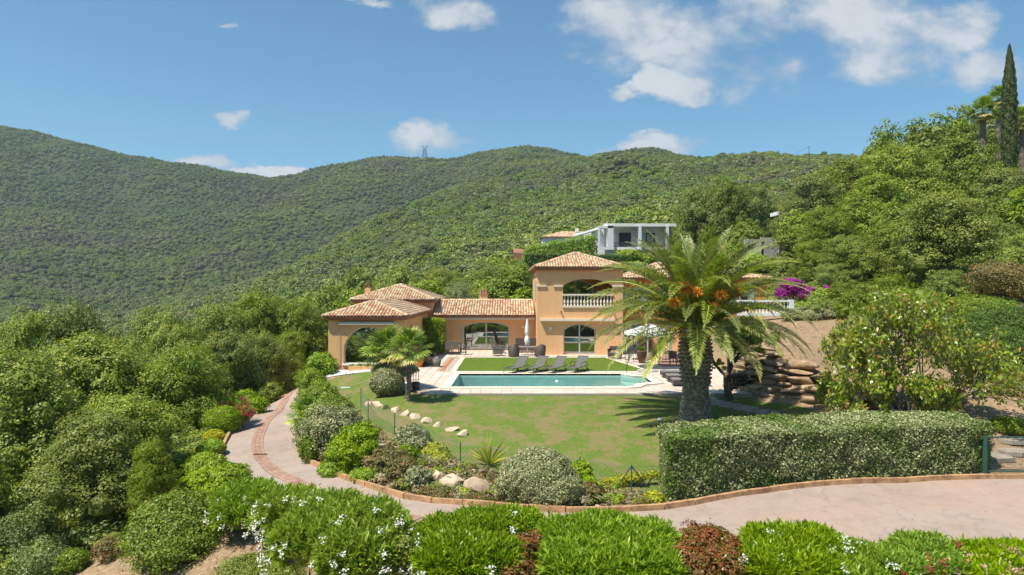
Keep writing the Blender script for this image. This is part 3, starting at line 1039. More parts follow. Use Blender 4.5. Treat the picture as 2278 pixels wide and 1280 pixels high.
def shrub_mesh(name, blobs, n, leaf, mat, seed=1, clump=.22, aspect=.6, sub=30, core=.8, extra=None, tight=False):
    """blobs local coords. tight: clipped surface"""
    r = np.random.default_rng(seed)
    if tight:
        B = np.array(blobs, float)
        area = B[:, 3] * B[:, 5]
        bi = r.choice(len(B), n, p=area / area.sum())
        d = rdir(n, r)
        d[:, 2] = np.where((d[:, 2] < -.2) & (r.random(n) < .6), -d[:, 2], d[:, 2])
        C = B[bi, :3] + d * B[bi, 3:6] * r.uniform(.9, 1.02, n)[:, None]
        lump = vnoise(C[:, 0] * 5 + 3, C[:, 2] * 5 + C[:, 1] * 3)
        C = C + d * (lump * .10)[:, None]
        N = unit(d + rdir(n, r) * .75)
        V = leaf_arrays(C, N, leaf * r.uniform(.7, 1.3, n), aspect, r=r)
        rnd = np.clip(r.random(n) * .8 + .2 * (lump + .5), 0, 1)
    else:
        V, rnd = crown_leaves(blobs, int(n * .55), leaf, clump * 1.15, aspect, r, sub=int(sub * 1.6), flat=.7)
        B = np.array(blobs, float)
        n2 = int(n * .6)
        area = B[:, 3] * B[:, 5]
        bi = r.choice(len(B), n2, p=area / area.sum())
        d = rdir(n2, r)
        d[:, 2] = np.where((d[:, 2] < -.2) & (r.random(n2) < .6), -d[:, 2], d[:, 2])
        k1 = 1 + .13 * np.sin(d[:, 0] * 9 + bi) * np.sin(d[:, 1] * 8 + bi * 2) + .10 * np.sin(d[:, 2] * 13 + d[:, 0] * 11)
        stray = (r.random(n2) < .10) * r.uniform(0, .22, n2)
        C = B[bi, :3] + d * B[bi, 3:6] * (r.uniform(.80, .97, n2) * k1 + stray)[:, None]
        V2 = leaf_arrays(C, unit(d + rdir(n2, r) * .8), leaf * r.uniform(.7, 1.3, n2), aspect, r=r)
        V = np.concatenate([V, V2]); rnd = np.concatenate([rnd, r.random(n2) * .85])
        core = core * .86
    if core:
        V, rnd = with_core(V, rnd, blobs, core, r)
    return leaf_mesh(name, V, rnd, M[mat])

def px_blob(px, py, Y, hw, hh, dep=1.0):
    """blob from its place: centre seen at px,py at depth Y, half sizes in px"""
    x, y, z = P(px, py, Y)
    rx = hw / FPX * Y; rz = hh / FPX * Y
    return [x, y, z, rx, rx * dep, rz]

def flower_mesh(name, centers, mat, per=10, rad=.08, size=.05, seed=3):
    r = np.random.default_rng(seed)
    C = np.repeat(np.array(centers), per, 0) + rdir(len(centers) * per, r) * rad * r.uniform(.2, 1, (len(centers) * per, 1))
    N = unit(rdir(len(C), r) + np.array([0, -.5, .8]))
    V = leaf_arrays(C, N, size * r.uniform(.7, 1.3, len(C)), .8, r=r)
    return leaf_mesh(name, V, r.random(len(C)), mat)

def shrub(name, label, blobs_world, n, leaf, mat, cat='shrub', group=None, seed=1, flowers=None, **kw):
    """a shrub standing where its blobs are (world coordinates)"""
    B = np.array(blobs_world, float)
    bx, by = B[:, 0].mean(), B[:, 1].mean()
    bz = gz1(bx, by)
    B2 = B.copy(); B2[:, :3] -= (bx, by, bz)
    low = (B2[:, 2] - B2[:, 5]).min()
    me = shrub_mesh(name, B2, n, leaf, mat, seed, **kw)
    e = empty(name, (bx, by, bz), label, cat, group)
    link('foliage', me, e)
    mb = MB(); rr = random.Random(seed)
    for b in B2:
        for k in range(2):
            limb(mb, (b[0] * .5 + rr.uniform(-.1, .1), b[1] * .5 + rr.uniform(-.1, .1), -.1), (b[0] + rr.uniform(-.3, .3) * b[3], b[1], b[2]), .035, .012, .1, 3, 5, rr)
    mb.build('stem', M['bark'], e, smooth=True)
    if flowers:
        fm, cnt, per, rad, size = flowers
        r = np.random.default_rng(seed + 50)
        bi = r.integers(0, len(B2), cnt)
        d = rdir(cnt, r); d[:, 1] = -np.abs(d[:, 1]); d[:, 2] = np.abs(d[:, 2]) * .9 - .1
        C = B2[bi, :3] + unit(d) * B2[bi, 3:6] * 1.03
        link('flowers', flower_mesh(name + '_flowers', C, M[fm], per, rad, size, seed), e)
    return e

# ---- long-leaved (oleander) foliage: whorls of blades at stem tips
def blades(tips, dirs, per, L, wdt, spread, r, rndv):
    n = len(tips) * per
    T = np.repeat(tips, per, 0); D = np.repeat(dirs, per, 0)
    rd = rdir(n, r)
    D2 = unit(D + rd * spread)
    back = r.uniform(0, .30, n)[:, None]
    base = T - D * back
    ln = L * r.uniform(.6, 1.15, n)[:, None]
    side = unit(np.cross(D2, rdir(n, r)))
    droop = np.array([0, 0, -1.]) * ln * .12
    mid = base + D2 * ln * .5
    tip = base + D2 * ln + droop
    hw = wdt * .5 * r.uniform(.8, 1.2, n)[:, None]
    V = np.stack([base, mid + side * hw, tip, mid - side * hw], 1).reshape(-1, 3)
    rnd = np.clip(np.repeat(rndv, per) * .6 + r.random(n) * .4, 0, 1)
    return V, rnd

def oleander(name, label, blobs_world, ntips, flowers=0, fmat='white_flower', seed=1, mat='oleander', L=.22, wdt=.042, group=None, per=11, flower_low=True, base_drop=None):
    r = np.random.default_rng(seed)
    B = np.array(blobs_world, float)
    bx, by = B[:, 0].mean(), B[:, 1].mean(); bz = gz1(bx, by)
    B[:, :3] -= (bx, by, bz)
    area = B[:, 3] * (B[:, 5] + B[:, 4])
    bi = r.choice(len(B), ntips, p=area / area.sum())
    d = rdir(ntips, r); d[:, 2] = np.where(d[:, 2] < -.1, np.abs(d[:, 2]), d[:, 2])
    d = unit(d)
    pw = np.sign(d) * np.abs(d) ** .75          # boxier than a ball: a clipped row
    T = B[bi, :3] + pw * B[bi, 3:6] * (r.uniform(.80, 1.05, ntips) + (r.random(ntips) < .08) * r.uniform(0, .16, ntips))[:, None]
    ok = np.ones(ntips, bool)
    for b in B:                                   # drop those buried deep in neighbours
        q = (T - b[:3]) / b[3:6]
        ok &= ~((q ** 2).sum(1) < .45)
    T, d = T[ok], d[ok]
    lowk = np.clip(1 - d[:, 2:3] * 1.3, 0, 1)
    D = unit(d * (.45 + .75 * lowk) + np.array([0, 0, 1.0]) * (1 - .55 * lowk) + rdir(len(T), r) * .3)
    V, rnd = blades(T, D, per, L, wdt, .72, r, r.random(len(T)))
    V, rnd = with_core(V, rnd, B, .62, r)
    e = empty(name, (bx, by, bz), label, 'shrub', group)
    link('foliage', leaf_mesh(name + '_leaves', V, rnd, M[mat]), e)
    mb = MB(); rr = random.Random(seed)
    for b in B:
        for k in range(7):
            limb(mb, (b[0] + rr.uniform(-.4, .4) * b[3], b[1] + rr.uniform(-.3, .3), -.3), (b[0] + rr.uniform(-.8, .8) * b[3], b[1] - rr.uniform(0, .6) * b[4], b[2]), .02, .01, .08, 3, 4, rr)
    mb.build('stem', M['bark'], e, smooth=True)
    if flowers:
        bi = r.integers(0, len(B), flowers)
        dd = rdir(flowers, r); dd[:, 1] = -np.abs(dd[:, 1]) * 1.2
        dd[:, 2] = dd[:, 2] * .55 + (.0 if flower_low else .5)
        dd = unit(dd)
        C = B[bi, :3] + np.sign(dd) * np.abs(dd) ** .75 * B[bi, 3:6] * 1.17
        link('flowers', flower_mesh(name + '_flowers', C, M[fmat], 18, .11, .048, seed), e)
    return e

# ---- leaves over the faces of any closed form (clipped hedges)
def scatter_tris(tri, n, leaf, r, jitter=.04, out=1.0, aspect=.6, rough=.9, lump=.16):
    a, b, c = tri[:, 0], tri[:, 1], tri[:, 2]
    nn = np.cross(b - a, c - a); ar = np.linalg.norm(nn, axis=1) / 2
    nn = unit(nn)
    k = r.choice(len(tri), n, p=ar / ar.sum())
    u, v = r.random(n), r.random(n)
    s = u + v > 1
    u[s], v[s] = 1 - u[s], 1 - v[s]
    C = a[k] + (b - a)[k] * u[:, None] + (c - a)[k] * v[:, None]
    l1 = vnoise(C[:, 0] * 1.9 + C[:, 1] * 1.1, C[:, 2] * 2.1 + C[:, 1] * 1.4) + .5 * vnoise(C[:, 0] * 5 + C[:, 1] * 2, C[:, 2] * 5)
    C = C + nn[k] * (r.uniform(-jitter * 2, jitter, n) + l1 * lump)[:, None]
    N = unit(nn[k] * out + rdir(n, r) * rough + np.array([0, 0, .15]))
    V = leaf_arrays(C, N, leaf * r.uniform(.65, 1.35, n), aspect, r=r)
    return V, np.clip(r.random(n) * .85 + .15 * (l1 + .5), 0, 1)

def box_form(front, back, zf_top, zb_top, z_bot, sub=1):
    """hedge body between a front and a back polyline; lists of equal length"""
    tri = []
    def q(a, b, c, d):
        tri.append([a, b, c]); tri.append([a, c, d])
    n = len(front)
    for i in range(n - 1):
        f0, f1, b0, b1 = front[i], front[i + 1], back[i], back[i + 1]
        q((f0[0], f0[1], z_bot[i]), (f1[0], f1[1], z_bot[i + 1]), (f1[0], f1[1], zf_top[i + 1]), (f0[0], f0[1], zf_top[i]))
        q((f0[0], f0[1], zf_top[i]), (f1[0], f1[1], zf_top[i + 1]), (b1[0], b1[1], zb_top[i + 1]), (b0[0], b0[1], zb_top[i]))
        q((b1[0], b1[1], z_bot[i + 1]), (b0[0], b0[1], z_bot[i]), (b0[0], b0[1], zb_top[i]), (b1[0], b1[1], zb_top[i + 1]))
    for i, s in ((0, 1), (n - 1, -1)):
        f, b = front[i], back[i]
        A = [(f[0], f[1], z_bot[i]), (f[0], f[1], zf_top[i]), (b[0], b[1], zb_top[i]), (b[0], b[1], z_bot[i])]
        if s < 0: A = A[::-1]
        q(*A)
    return np.array(tri, float)

def hedge(name, label, front, back, zf, zb, zbot, n, leaf, mat, seed=1, group=None, cat='hedge', inset=.90, jitter=.05, extra=None, aspect=.6):
    r = np.random.default_rng(seed)
    tri = box_form(front, back, zf, zb, zbot)
    c = tri.reshape(-1, 3).mean(0)
    base = (c[0], c[1], min(zbot))
    V, rnd = scatter_tris(tri, n, leaf, r, jitter=jitter, aspect=aspect)
    # body just under the leaves
    cent = (np.array(front, float) + np.array(back, float)) / 2
    fi = [tuple(cc + (np.array(f) - cc) * inset) for cc, f in zip(cent, front)]
    bi = [tuple(cc + (np.array(f) - cc) * inset) for cc, f in zip(cent, back)]
    body = box_form(fi, bi, [z - .07 for z in zf], [z - .07 for z in zb], zbot)
    q = np.stack([body[:, 0], body[:, 1], body[:, 2], body[:, 2] * .9999 + body[:, 0] * .0001], 1)
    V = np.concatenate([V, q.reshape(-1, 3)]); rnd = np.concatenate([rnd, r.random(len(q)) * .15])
    V = V - np.array(base)
    e = empty(name, base, label, cat, group)
    link('foliage', leaf_mesh(name, V, rnd, M[mat]), e)
    return e, r

# ---- geometry-node scatter of a few source meshes on points
def scatter_points(name, pts, sc, sources, label, cat, kind='stuff', seed=0):
    me = mesh_np(name + '_points', pts, np.zeros((0, 3), int)) if False else bpy.data.meshes.new(name)
    me.vertices.add(len(pts))
    me.vertices.foreach_set('co', np.asarray(pts, np.float32).ravel())
    a = me.attributes.new('sc', 'FLOAT', 'POINT')
    a.data.foreach_set('value', np.asarray(sc, np.float32))
    o = link(name, me)
    col = bpy.data.collections.new(name + '_source')
    for i, (sm) in enumerate(sources):
        so_ = bpy.data.objects.new(name + '_piece', sm)
        col.objects.link(so_)
    ng = bpy.data.node_groups.new(name, 'GeometryNodeTree')
    ng.interface.new_socket('Geometry', in_out='INPUT', socket_type='NodeSocketGeometry')
    ng.interface.new_socket('Geometry', in_out='OUTPUT', socket_type='NodeSocketGeometry')
    N, L = ng.nodes, ng.links
    gi = N.new('NodeGroupInput'); go = N.new('NodeGroupOutput')
    ip = N.new('GeometryNodeInstanceOnPoints')
    ci = N.new('GeometryNodeCollectionInfo')
    ci.inputs['Collection'].default_value = col
    ci.inputs['Separate Children'].default_value = True
    ci.inputs['Reset Children'].default_value = True
    ip.inputs['Pick Instance'].default_value = True
    ri = N.new('FunctionNodeRandomValue'); ri.data_type = 'INT'
    ri.inputs[4].default_value = 0; ri.inputs[5].default_value = len(sources) - 1
    ri.inputs['Seed'].default_value = seed
    rv = N.new('FunctionNodeRandomValue'); rv.data_type = 'FLOAT_VECTOR'
    rv.inputs[0].default_value = (-.12, -.12, 0); rv.inputs[1].default_value = (.12, .12, 6.283)
    rv.inputs['Seed'].default_value = seed + 1
    na = N.new('GeometryNodeInputNamedAttribute'); na.data_type = 'FLOAT'
    na.inputs['Name'].default_value = 'sc'
    L.new(gi.outputs[0], ip.inputs['Points'])
    L.new(ci.outputs[0], ip.inputs['Instance'])
    L.new(ri.outputs[2], ip.inputs['Instance Index'])
    L.new(rv.outputs[0], ip.inputs['Rotation'])
    L.new(na.outputs[0], ip.inputs['Scale'])
    L.new(ip.outputs[0], go.inputs[0])
    md = o.modifiers.new('scatter', 'NODES')
    md.node_group = ng
    return props(o, label, cat, kind=kind)
# ------------------------------------------------------------------ terrace
def filled(name, outer, holes, z, mat, kind='structure', skirt=0.0, parent=None):
    import bmesh
    bm = bmesh.new()
    for loop in [outer] + holes:
        vs = [bm.verts.new((x, y, z)) for x, y in loop]
        for i in range(len(vs)):
            bm.edges.new((vs[i], vs[(i + 1) % len(vs)]))
    bmesh.ops.triangle_fill(bm, use_beauty=True, use_dissolve=False, edges=bm.edges[:])
    for f in bm.faces:
        f.normal_update()
        if f.normal.z < 0: f.normal_flip()
    if skirt:
        for loop in [outer] + holes:
            n = len(loop)
            for i in range(n):
                (x0, y0), (x1, y1) = loop[i], loop[(i + 1) % n]
                v = [bm.verts.new(p) for p in ((x0, y0, z), (x1, y1, z), (x1, y1, z - skirt), (x0, y0, z - skirt))]
                bm.faces.new(v)
    me = bpy.data.meshes.new(name)
    bm.to_mesh(me); bm.free()
    me.materials.append(mat)
    o = link(name, me, parent)
    return props(o, kind=kind) if kind else o

terr = filled('terrace', TERR, [COPE, LAWN_IN], -.012, M['mortar'], skirt=.35)
# cream border round the small lawn and round the pool
def offset_rect(poly, d):
    c = np.mean(poly, 0)
    out = []
    n = len(poly)
    for i in range(n):
        p0, p1, p2 = np.array(poly[i - 1]), np.array(poly[i]), np.array(poly[(i + 1) % n])
        e1 = p1 - p0; e2 = p2 - p1
        n1 = np.array([e1[1], -e1[0]]) / np.linalg.norm(e1); n2 = np.array([e2[1], -e2[0]]) / np.linalg.norm(e2)
        m = n1 + n2; m /= (1 + n1 @ n2)
        out.append(tuple(p1 + m * d))
    return out
LB = offset_rect(LAWN_IN, .32)
filled('border', LB, [LAWN_IN], .010, M['coping'], kind=None, parent=terr, skirt=.03)
# brown inlay strip left of the lawn
MB().bb(-4.35, -4.1, 40.6, 48.6, -.01, .012).build('brown_strip', M['terracotta'], terr)
# paving tiles
ts = .5
tile_pts = []
yy = 32.2
while yy < 57:
    xx = -7.0
    while xx < 14:
        cs = [(xx + .01, yy + .01), (xx + ts - .01, yy + .01), (xx + ts - .01, yy + ts - .01), (xx + .01, yy + ts - .01)]
        X4 = np.array([c[0] for c in cs]); Y4 = np.array([c[1] for c in cs])
        cx_, cy_ = xx + ts / 2, yy + ts / 2
        if inside(TERR, X4, Y4).all() and not inside(COPE, np.append(X4, cx_), np.append(Y4, cy_)).any() and not inside(LB, np.append(X4, cx_), np.append(Y4, cy_)).any() \
                and not (cx_ > 9.5 and cy_ > 43) and not (-4.6 < cx_ < -3.9 and cy_ > 40.6 and cy_ < 48.6):
            tile_pts.append((cy_, cx_))
        xx += ts
    yy += ts
tile_pts.sort()
tm = MB().box((0, 0, .0), (ts - .022, ts - .022, .03)).mesh('terrace_tile', M['pave'])
for (y, x) in tile_pts[:300]:
    o = link('terrace_tile', tm, terr, (x, y, random.uniform(-.002, .002)))
mb = MB(); rn = []
for (y, x) in tile_pts[300:]:
    mb.box((x, y, random.uniform(-.002, .002)), (ts - .022, ts - .022, .03)); rn += [random.random()] * 6
rest = mb.mesh('terrace_tiles', M['pave'])
at = rest.attributes.new('rnd', 'FLOAT', 'FACE'); at.data.foreach_set('value', rn)
props(link('terrace_tiles', rest, terr), kind='stuff')
# brown tiled floor under the right-hand dining set
bt = MB().box((0, 0, 0), (.48, .48, .03)).mesh('brown_tile', M['brown_tile'])
mb = MB()
y = 43.25
while y < 56.5:
    x = 9.75
    while x < 13.0:
        mb.box((x, y, 0), (.48, .48, .03)); x += .5
    y += .5
props(mb.build('brown_tiles', M['brown_tile'], terr), kind='stuff')

# ------------------------------------------------------------------ swimming pool
pool = empty('swimming_pool', (1.8, 36.7, -1.5), 'long pale turquoise swimming pool with a narrower stepped end on the right', 'swimming pool')
def pl(o): o.location = (-1.8, -36.7, 1.5); return o
# coping stones one by one along the rim
def coping():
    n = len(POOL)
    cm = []
    for i in range(n):
        a, b = Vector(POOL[i]), Vector(POOL[(i + 1) % n]); c, d = Vector(COPE[i]), Vector(COPE[(i + 1) % n])
        L = (b - a).length; k = max(1, round(L / .6))
        for j in range(k):
            t0, t1 = (j + .012) / k, (j + 1 - .012) / k
            q = [a.lerp(b, t0), a.lerp(b, t1), c.lerp(d, t1), c.lerp(d, t0)]
            cen = sum(q, Vector((0, 0))) / 4
            m = MB().poly([(p.x, p.y) for p in (q[::-1])], -.06, .045)
            pl(m.build('coping_stone', M['coping'], pool))
coping()
Z = .0
mb = MB()
n = len(POOL)
for i in range(n):
    (x0, y0), (x1, y1) = POOL[i], POOL[(i + 1) % n]
    b = len(mb.v)
    mb.add([(x0, y0, .04), (x1, y1, .04), (x1, y1, -1.5), (x0, y0, -1.5)], [(0, 1, 2, 3)])
pl(mb.build('pool_wall', M['pool_wall'], pool))
pl(MB().poly(POOL, -1.6, -1.45).build('pool_floor', M['pool_plaster'], pool))
for k in range(4):
    zt = -.35 - .28 * k
    x0 = 6.5 - .75 * k
    pol = [(x0, 34.22), (6.1, 34.45), (6.43, 35.3), (7.33, 35.8), (7.33, 38.1), (6.73, 38.35), (6.23, 39.23), (x0 - .4, 39.23)] if x0 < 6 else \
        [(6.2, 35.3), (6.43, 35.3), (7.33, 35.8), (7.33, 38.1), (6.73, 38.35), (6.23, 39.0)]
    pl(MB().poly(pol, -1.449 + .002 * k, zt).build('pool_step', M['pool_step'], pool))
m = MB(); m.add([(x, y, -.13) for x, y in POOL], [tuple(range(len(POOL)))])
pl(m.build('water', M['water'], pool))
# steps at the left corner, a floating chlorinator
pl(MB().bb(-3.0, -1.9, 34.25, 35.3, -1.44, -.75).build('pool_step', M['pool_step'], pool))
MB().lathe([(.02, 0), (.09, .01), (.1, .05), (.07, .09), (.02, .11)], 12).build('pool_float', M['white'], None, (2.45, 37.2, -.15), smooth=True)
props(bpy.data.objects['pool_float'], 'small white float drifting on the pool water', 'float')

# ------------------------------------------------------------------ villa
villa = empty('villa', (-1.0, 52.0, 0.0), 'apricot stuccoed villa with barrel tiled hip roofs and a balconied tower', 'house')
def vl(o): o.location = (1.0, -52.0, 0.0); return o        # meshes are written in world coordinates

def wall_mesh(mb, axis, c, a0, a1, z0, z1, thick, openings, sgn=1, seg=14):
    """wall in plane axis('y' => y=c, runs along x). thick goes to +y (sgn). openings: (a_lo,a_hi,sill,spring,top)"""
    xs = {a0, a1}
    for (l, h, s, sp, tp) in openings:
        for k in range(seg + 1):
            q = math.pi * k / seg
            xs.add(round((l + h) / 2 - math.cos(q) * (h - l) / 2, 5))
    xs = sorted(xs)
    def pt(a, z, d):
        return (a, c + d, z) if axis == 'y' else (c + d, a, z)
    def arch(o, a):
        l, h, s, sp, tp = o
        u = (a - (l + h) / 2) / ((h - l) / 2)
        if tp <= sp: return sp
        if o_round(o): return sp + (tp - sp) * math.sqrt(max(0, 1 - u * u))
        return sp + (tp - sp) * max(0, 1 - abs(u) ** 2.6)
    def o_round(o): return (o[4] - o[3]) > .38 * (o[1] - o[0])
    def quad(p): mb.add(p, [(0, 1, 2, 3)])
    for i in range(len(xs) - 1):
        x0, x1 = xs[i], xs[i + 1]
        xm = (x0 + x1) / 2
        ops = sorted([o for o in openings if o[0] < xm < o[1]], key=lambda o: o[2])
        lo0 = lo1 = z0
        for o in ops:
            t0, t1 = arch(o, x0), arch(o, x1)
            for d in (0, sgn * thick):
                quad([pt(x0, lo0, d), pt(x1, lo1, d), pt(x1, o[2], d), pt(x0, o[2], d)])
            quad([pt(x0, o[2], 0), pt(x1, o[2], 0), pt(x1, o[2], sgn * thick), pt(x0, o[2], sgn * thick)])
            quad([pt(x0, t0, 0), pt(x1, t1, 0), pt(x1, t1, sgn * thick), pt(x0, t0, sgn * thick)])
            lo0, lo1 = t0, t1
        for d in (0, sgn * thick):
            quad([pt(x0, lo0, d), pt(x1, lo1, d), pt(x1, z1, d), pt(x0, z1, d)])
    for o in openings:
        for a in (o[0], o[1]):
            quad([pt(a, o[2], 0), pt(a, o[2], sgn * thick), pt(a, o[3], sgn * thick), pt(a, o[3], 0)])
    quad([pt(a0, z0, 0), pt(a0, z0, sgn * thick), pt(a0, z1, sgn * thick), pt(a0, z1, 0)])
    quad([pt(a1, z0, 0), pt(a1, z0, sgn * thick), pt(a1, z1, sgn * thick), pt(a1, z1, 0)])
    quad([pt(a0, z1, 0), pt(a1, z1, 0), pt(a1, z1, sgn * thick), pt(a0, z1, sgn * thick)])

def arch_z(o, a):
    l, h, s, sp, tp = o
    u = (a - (l + h) / 2) / ((h - l) / 2)
    if tp <= sp: return sp
    if (tp - sp) > .38 * (h - l): return sp + (tp - sp) * math.sqrt(max(0, 1 - u * u))
    return sp + (tp - sp) * max(0, 1 - abs(u) ** 2.6)

def pane_mesh(mb, axis, c, o, inset=0.0, seg=16, lo=None, hi=None):
    l = o[0] + inset if lo is None else lo
    h = o[1] - inset if hi is None else hi
    prev = None
    for k in range(seg + 1):
        a = l + (h - l) * k / seg
        z = arch_z(o, a) - inset
        cur = (a, z)
        if prev:
            p = [(prev[0], o[2] + inset), (cur[0], o[2] + inset), (cur[0], cur[1]), (prev[0], prev[1])]
            mb.add([(q[0], c, q[1]) if axis == 'y' else (c, q[0], q[1]) for q in p], [(0, 1, 2, 3)])
        prev = cur

def frame_mesh(mb, axis, c, o, w=.07, d=.06, mull=(0.5,), seg=18):
    """frame following the opening + vertical mullions"""
    def pt(a, z, dd): return (a, c + dd, z) if axis == 'y' else (c + dd, a, z)
    pts = [(o[0], o[2]), (o[0], o[3])]
    for k in range(1, seg):
        a = o[0] + (o[1] - o[0]) * k / seg
        pts.append((a, arch_z(o, a)))
    pts += [(o[1], o[3]), (o[1], o[2])]
    cen = ((o[0] + o[1]) / 2, (o[2] + o[3]) / 2)
    n = len(pts)
    def inn(p):
        a = p[0] + (w if p[0] < cen[0] - 1e-4 else (-w if p[0] > cen[0] + 1e-4 else 0)) * (1 if abs(p[0] - cen[0]) > w else 0)
        return (a, p[1] - w if p[1] > o[2] + .01 else p[1] + w)
    for i in range(n):
        a, b = pts[i], pts[(i + 1) % n]
        ia, ib = inn(a), inn(b)
        mb.add([pt(*a, -d / 2), pt(*b, -d / 2), pt(*ib, -d / 2), pt(*ia, -d / 2), pt(*a, d / 2), pt(*b, d / 2), pt(*ib, d / 2), pt(*ia, d / 2)],
               [(0, 1, 2, 3), (7, 6, 5, 4), (3, 2, 6, 7), (0, 4, 5, 1)])
    for m in mull:
        a = o[0] + (o[1] - o[0]) * m
        zt = arch_z(o, a)
        if axis == 'y': mb.bb(a - .055, a + .055, c - d * .6, c + d * .6, o[2], zt)
        else: mb.bb(c - d * .6, c + d * .6, a - .055, a + .055, o[2], zt)

def window(axis, c, o, frame_mat='alu', glass='glass', mull=(.5,), w=.06, curtains=False):
    m = MB(); frame_mesh(m, axis, c, o, w, .07, mull)
    f = vl(m.build('window', M[frame_mat], villa))
    m = MB(); pane_mesh(m, axis, c, o, .02)
    m.build('pane', M[glass], f)
    return f

# --- tiled roofs -------------------------------------------------
tiles_big, tiles_small = [], []
def cover_tile(L=.36, r0=.10, r1=.082, seg=5):
    vs = []
    for (yy, rr_, zz) in ((0, r0, 0), (L, r1, 0)):
        for k in range(seg + 1):
            q = math.pi * k / seg
            vs.append((-rr_ * math.cos(q), yy, zz + rr_ * .85 * math.sin(q)))
    for k in range(seg + 1):                     # inner lip at the lower end
        q = math.pi * k / seg
        vs.append((-(r0 - .022) * math.cos(q), 0.0, (r0 - .022) * .85 * math.sin(q)))
    fs = [(k, k + 1, seg + 2 + k, seg + 1 + k) for k in range(seg)]
    fs += [(k + 1, k, 2 * (seg + 1) + k, 2 * (seg + 1) + k + 1) for k in range(seg)]
    return vs, fs
TV, TF = cover_tile()
tile_mesh = MB().add(TV, TF).mesh('roof_tile', M['tile'], True)
TVa, TFa = np.array(TV), np.array(TF)

def roof_plane(e0, e1, r0, r1, big=False, step=.215, row=.31, edge=True):
    """sloping plane: eave from e0 to e1 (left to right seen from outside), ridge r0..r1. yields tile transforms"""
    e0, e1, r0, r1 = map(Vector, (e0, e1, r0, r1))
    ex = (e1 - e0); W_ = ex.length; ex.normalize()
    nrm = ex.cross((r0 + r1) / 2 - e0).normalized()
    up = nrm.cross(ex).normalized()
    Hh = (r0 - e0).dot(up)
    a0, a1 = (r0 - e0).dot(ex), (r1 - e0).dot(ex)
    n = int(W_ / step)
    out = []
    for i in range(n + 1):
        a = (i + .5) * W_ / (n + 1)
        # height available in this column
        if a < a0: hmax = Hh * a / max(a0, 1e-6)
        elif a > a1: hmax = Hh * (W_ - a) / max(W_ - a1, 1e-6)
        else: hmax = Hh
        h = -.06
        while h < hmax - .12:
            p = e0 + ex * a + up * h + nrm * (.035 + random.uniform(-.006, .006))
            m3 = Matrix((ex, up, nrm)).transposed() @ Matrix.Rotation(random.uniform(-.03, .03), 3, 'Z') @ Matrix.Rotation(-.05, 3, 'X')
            out.append((p, m3))
            h += row
    return out

def ridge_tiles(a, b, step=.34):
    a, b = Vector(a), Vector(b)
    d = (b - a); L = d.length; d.normalize()
    side = Vector((0, 0, 1)).cross(d).normalized() * -1
    nrm = side.cross(d).normalized()
    if nrm.z < 0: nrm = -nrm; side = -side
    out = []
    for k in range(int(L / step)):
        p = a + d * (k * step) + nrm * .06
        out.append((p, Matrix((side * 1.25, d * 1.05, nrm * 1.25)).transposed()))
    return out

def roof(name, eaves, apex, big_sides=(), sides=(0, 1, 2, 3), thick=.13, mat='tilebase', ridges=True, label=None):
    """eaves: 4 corners FL, FR, BR, BL ; apex: (ridge front, ridge back). side 0 front,1 right,2 back,3 left"""
    FL, FR, BR, BL = [Vector(p) for p in eaves]
    A, B_ = Vector(apex[0]), Vector(apex[1])
    m = MB()
    dn = Vector((0, 0, -thick))
    vs = [FL, FR, BR, BL, A, B_, FL + dn, FR + dn, BR + dn, BL + dn]
    m.add(vs, [(0, 1, 4), (1, 2, 5, 4), (2, 3, 5), (3, 0, 4, 5), (0, 6, 7, 1), (1, 7, 8, 2), (2, 8, 9, 3), (3, 9, 6, 0), (6, 9, 8, 7)])
    rf = vl(m.build('roof', M[mat], villa))
    if label: rf['label'] = label
    planes = {0: (FL, FR, A, A), 1: (FR, BR, A, B_), 2: (BR, BL, B_, B_), 3: (BL, FL, B_, A)}
    for s in sides:
        L = roof_plane(*planes[s])
        (tiles_big if s in big_sides else tiles_small).extend([(rf, p, q) for p, q in L])
    if ridges:
        for a, b in ((FL, A), (FR, A), (BR, B_), (BL, B_), (A, B_)):
            if (b - a).length > .4:
                tiles_small.extend([(rf, p, q) for p, q in ridge_tiles(a, b)])
    # genoise: row of half tiles under the eave
    return rf

def shed(name, e0, e1, r0, r1, big=False, thick=.13):
    e0, e1, r0, r1 = map(Vector, (e0, e1, r0, r1))
    dn = Vector((0, 0, -thick))
    m = MB()
    m.add([e0, e1, r1, r0, e0 + dn, e1 + dn, r1 + dn, r0 + dn], [(0, 1, 2, 3), (4, 7, 6, 5), (0, 4, 5, 1), (1, 5, 6, 2), (3, 2, 6, 7), (0, 3, 7, 4)])
    rf = vl(m.build('roof', M['tilebase'], villa))
    L = roof_plane(e0, e1, r0, r1)
    (tiles_big if big else tiles_small).extend([(rf, p, q) for p, q in L])
    tiles_small.extend([(rf, p, q) for p, q in ridge_tiles(r0, r1)])
    return rf

# A: left pavilion -------------------------------------------------
roof('pavilion', [(-11.64, 41.9, 3.22), (-6.38, 41.9, 3.22), (-6.38, 54.0, 3.22), (-11.64, 54.0, 3.22)], [(-9.02, 44.7, 4.08), (-9.02, 52.3, 4.05)], big_sides=(0,), sides=(0, 1, 3))
# B: higher block behind -------------------------------------------
roof('upper', [(-12.72, 53.65, 4.02), (-6.03, 53.65, 4.02), (-6.03, 62, 4.02), (-12.72, 62, 4.02)], [(-9.4, 57.2, 5.2), (-9.4, 58.6, 5.2)], sides=(0, 1, 3))
# C: low wing --------------------------------------------------------
shed('wing', (-6.2, 53.55, 2.80), (1.78, 53.55, 2.80), (-6.2, 57.1, 3.90), (1.78, 57.1, 3.90))
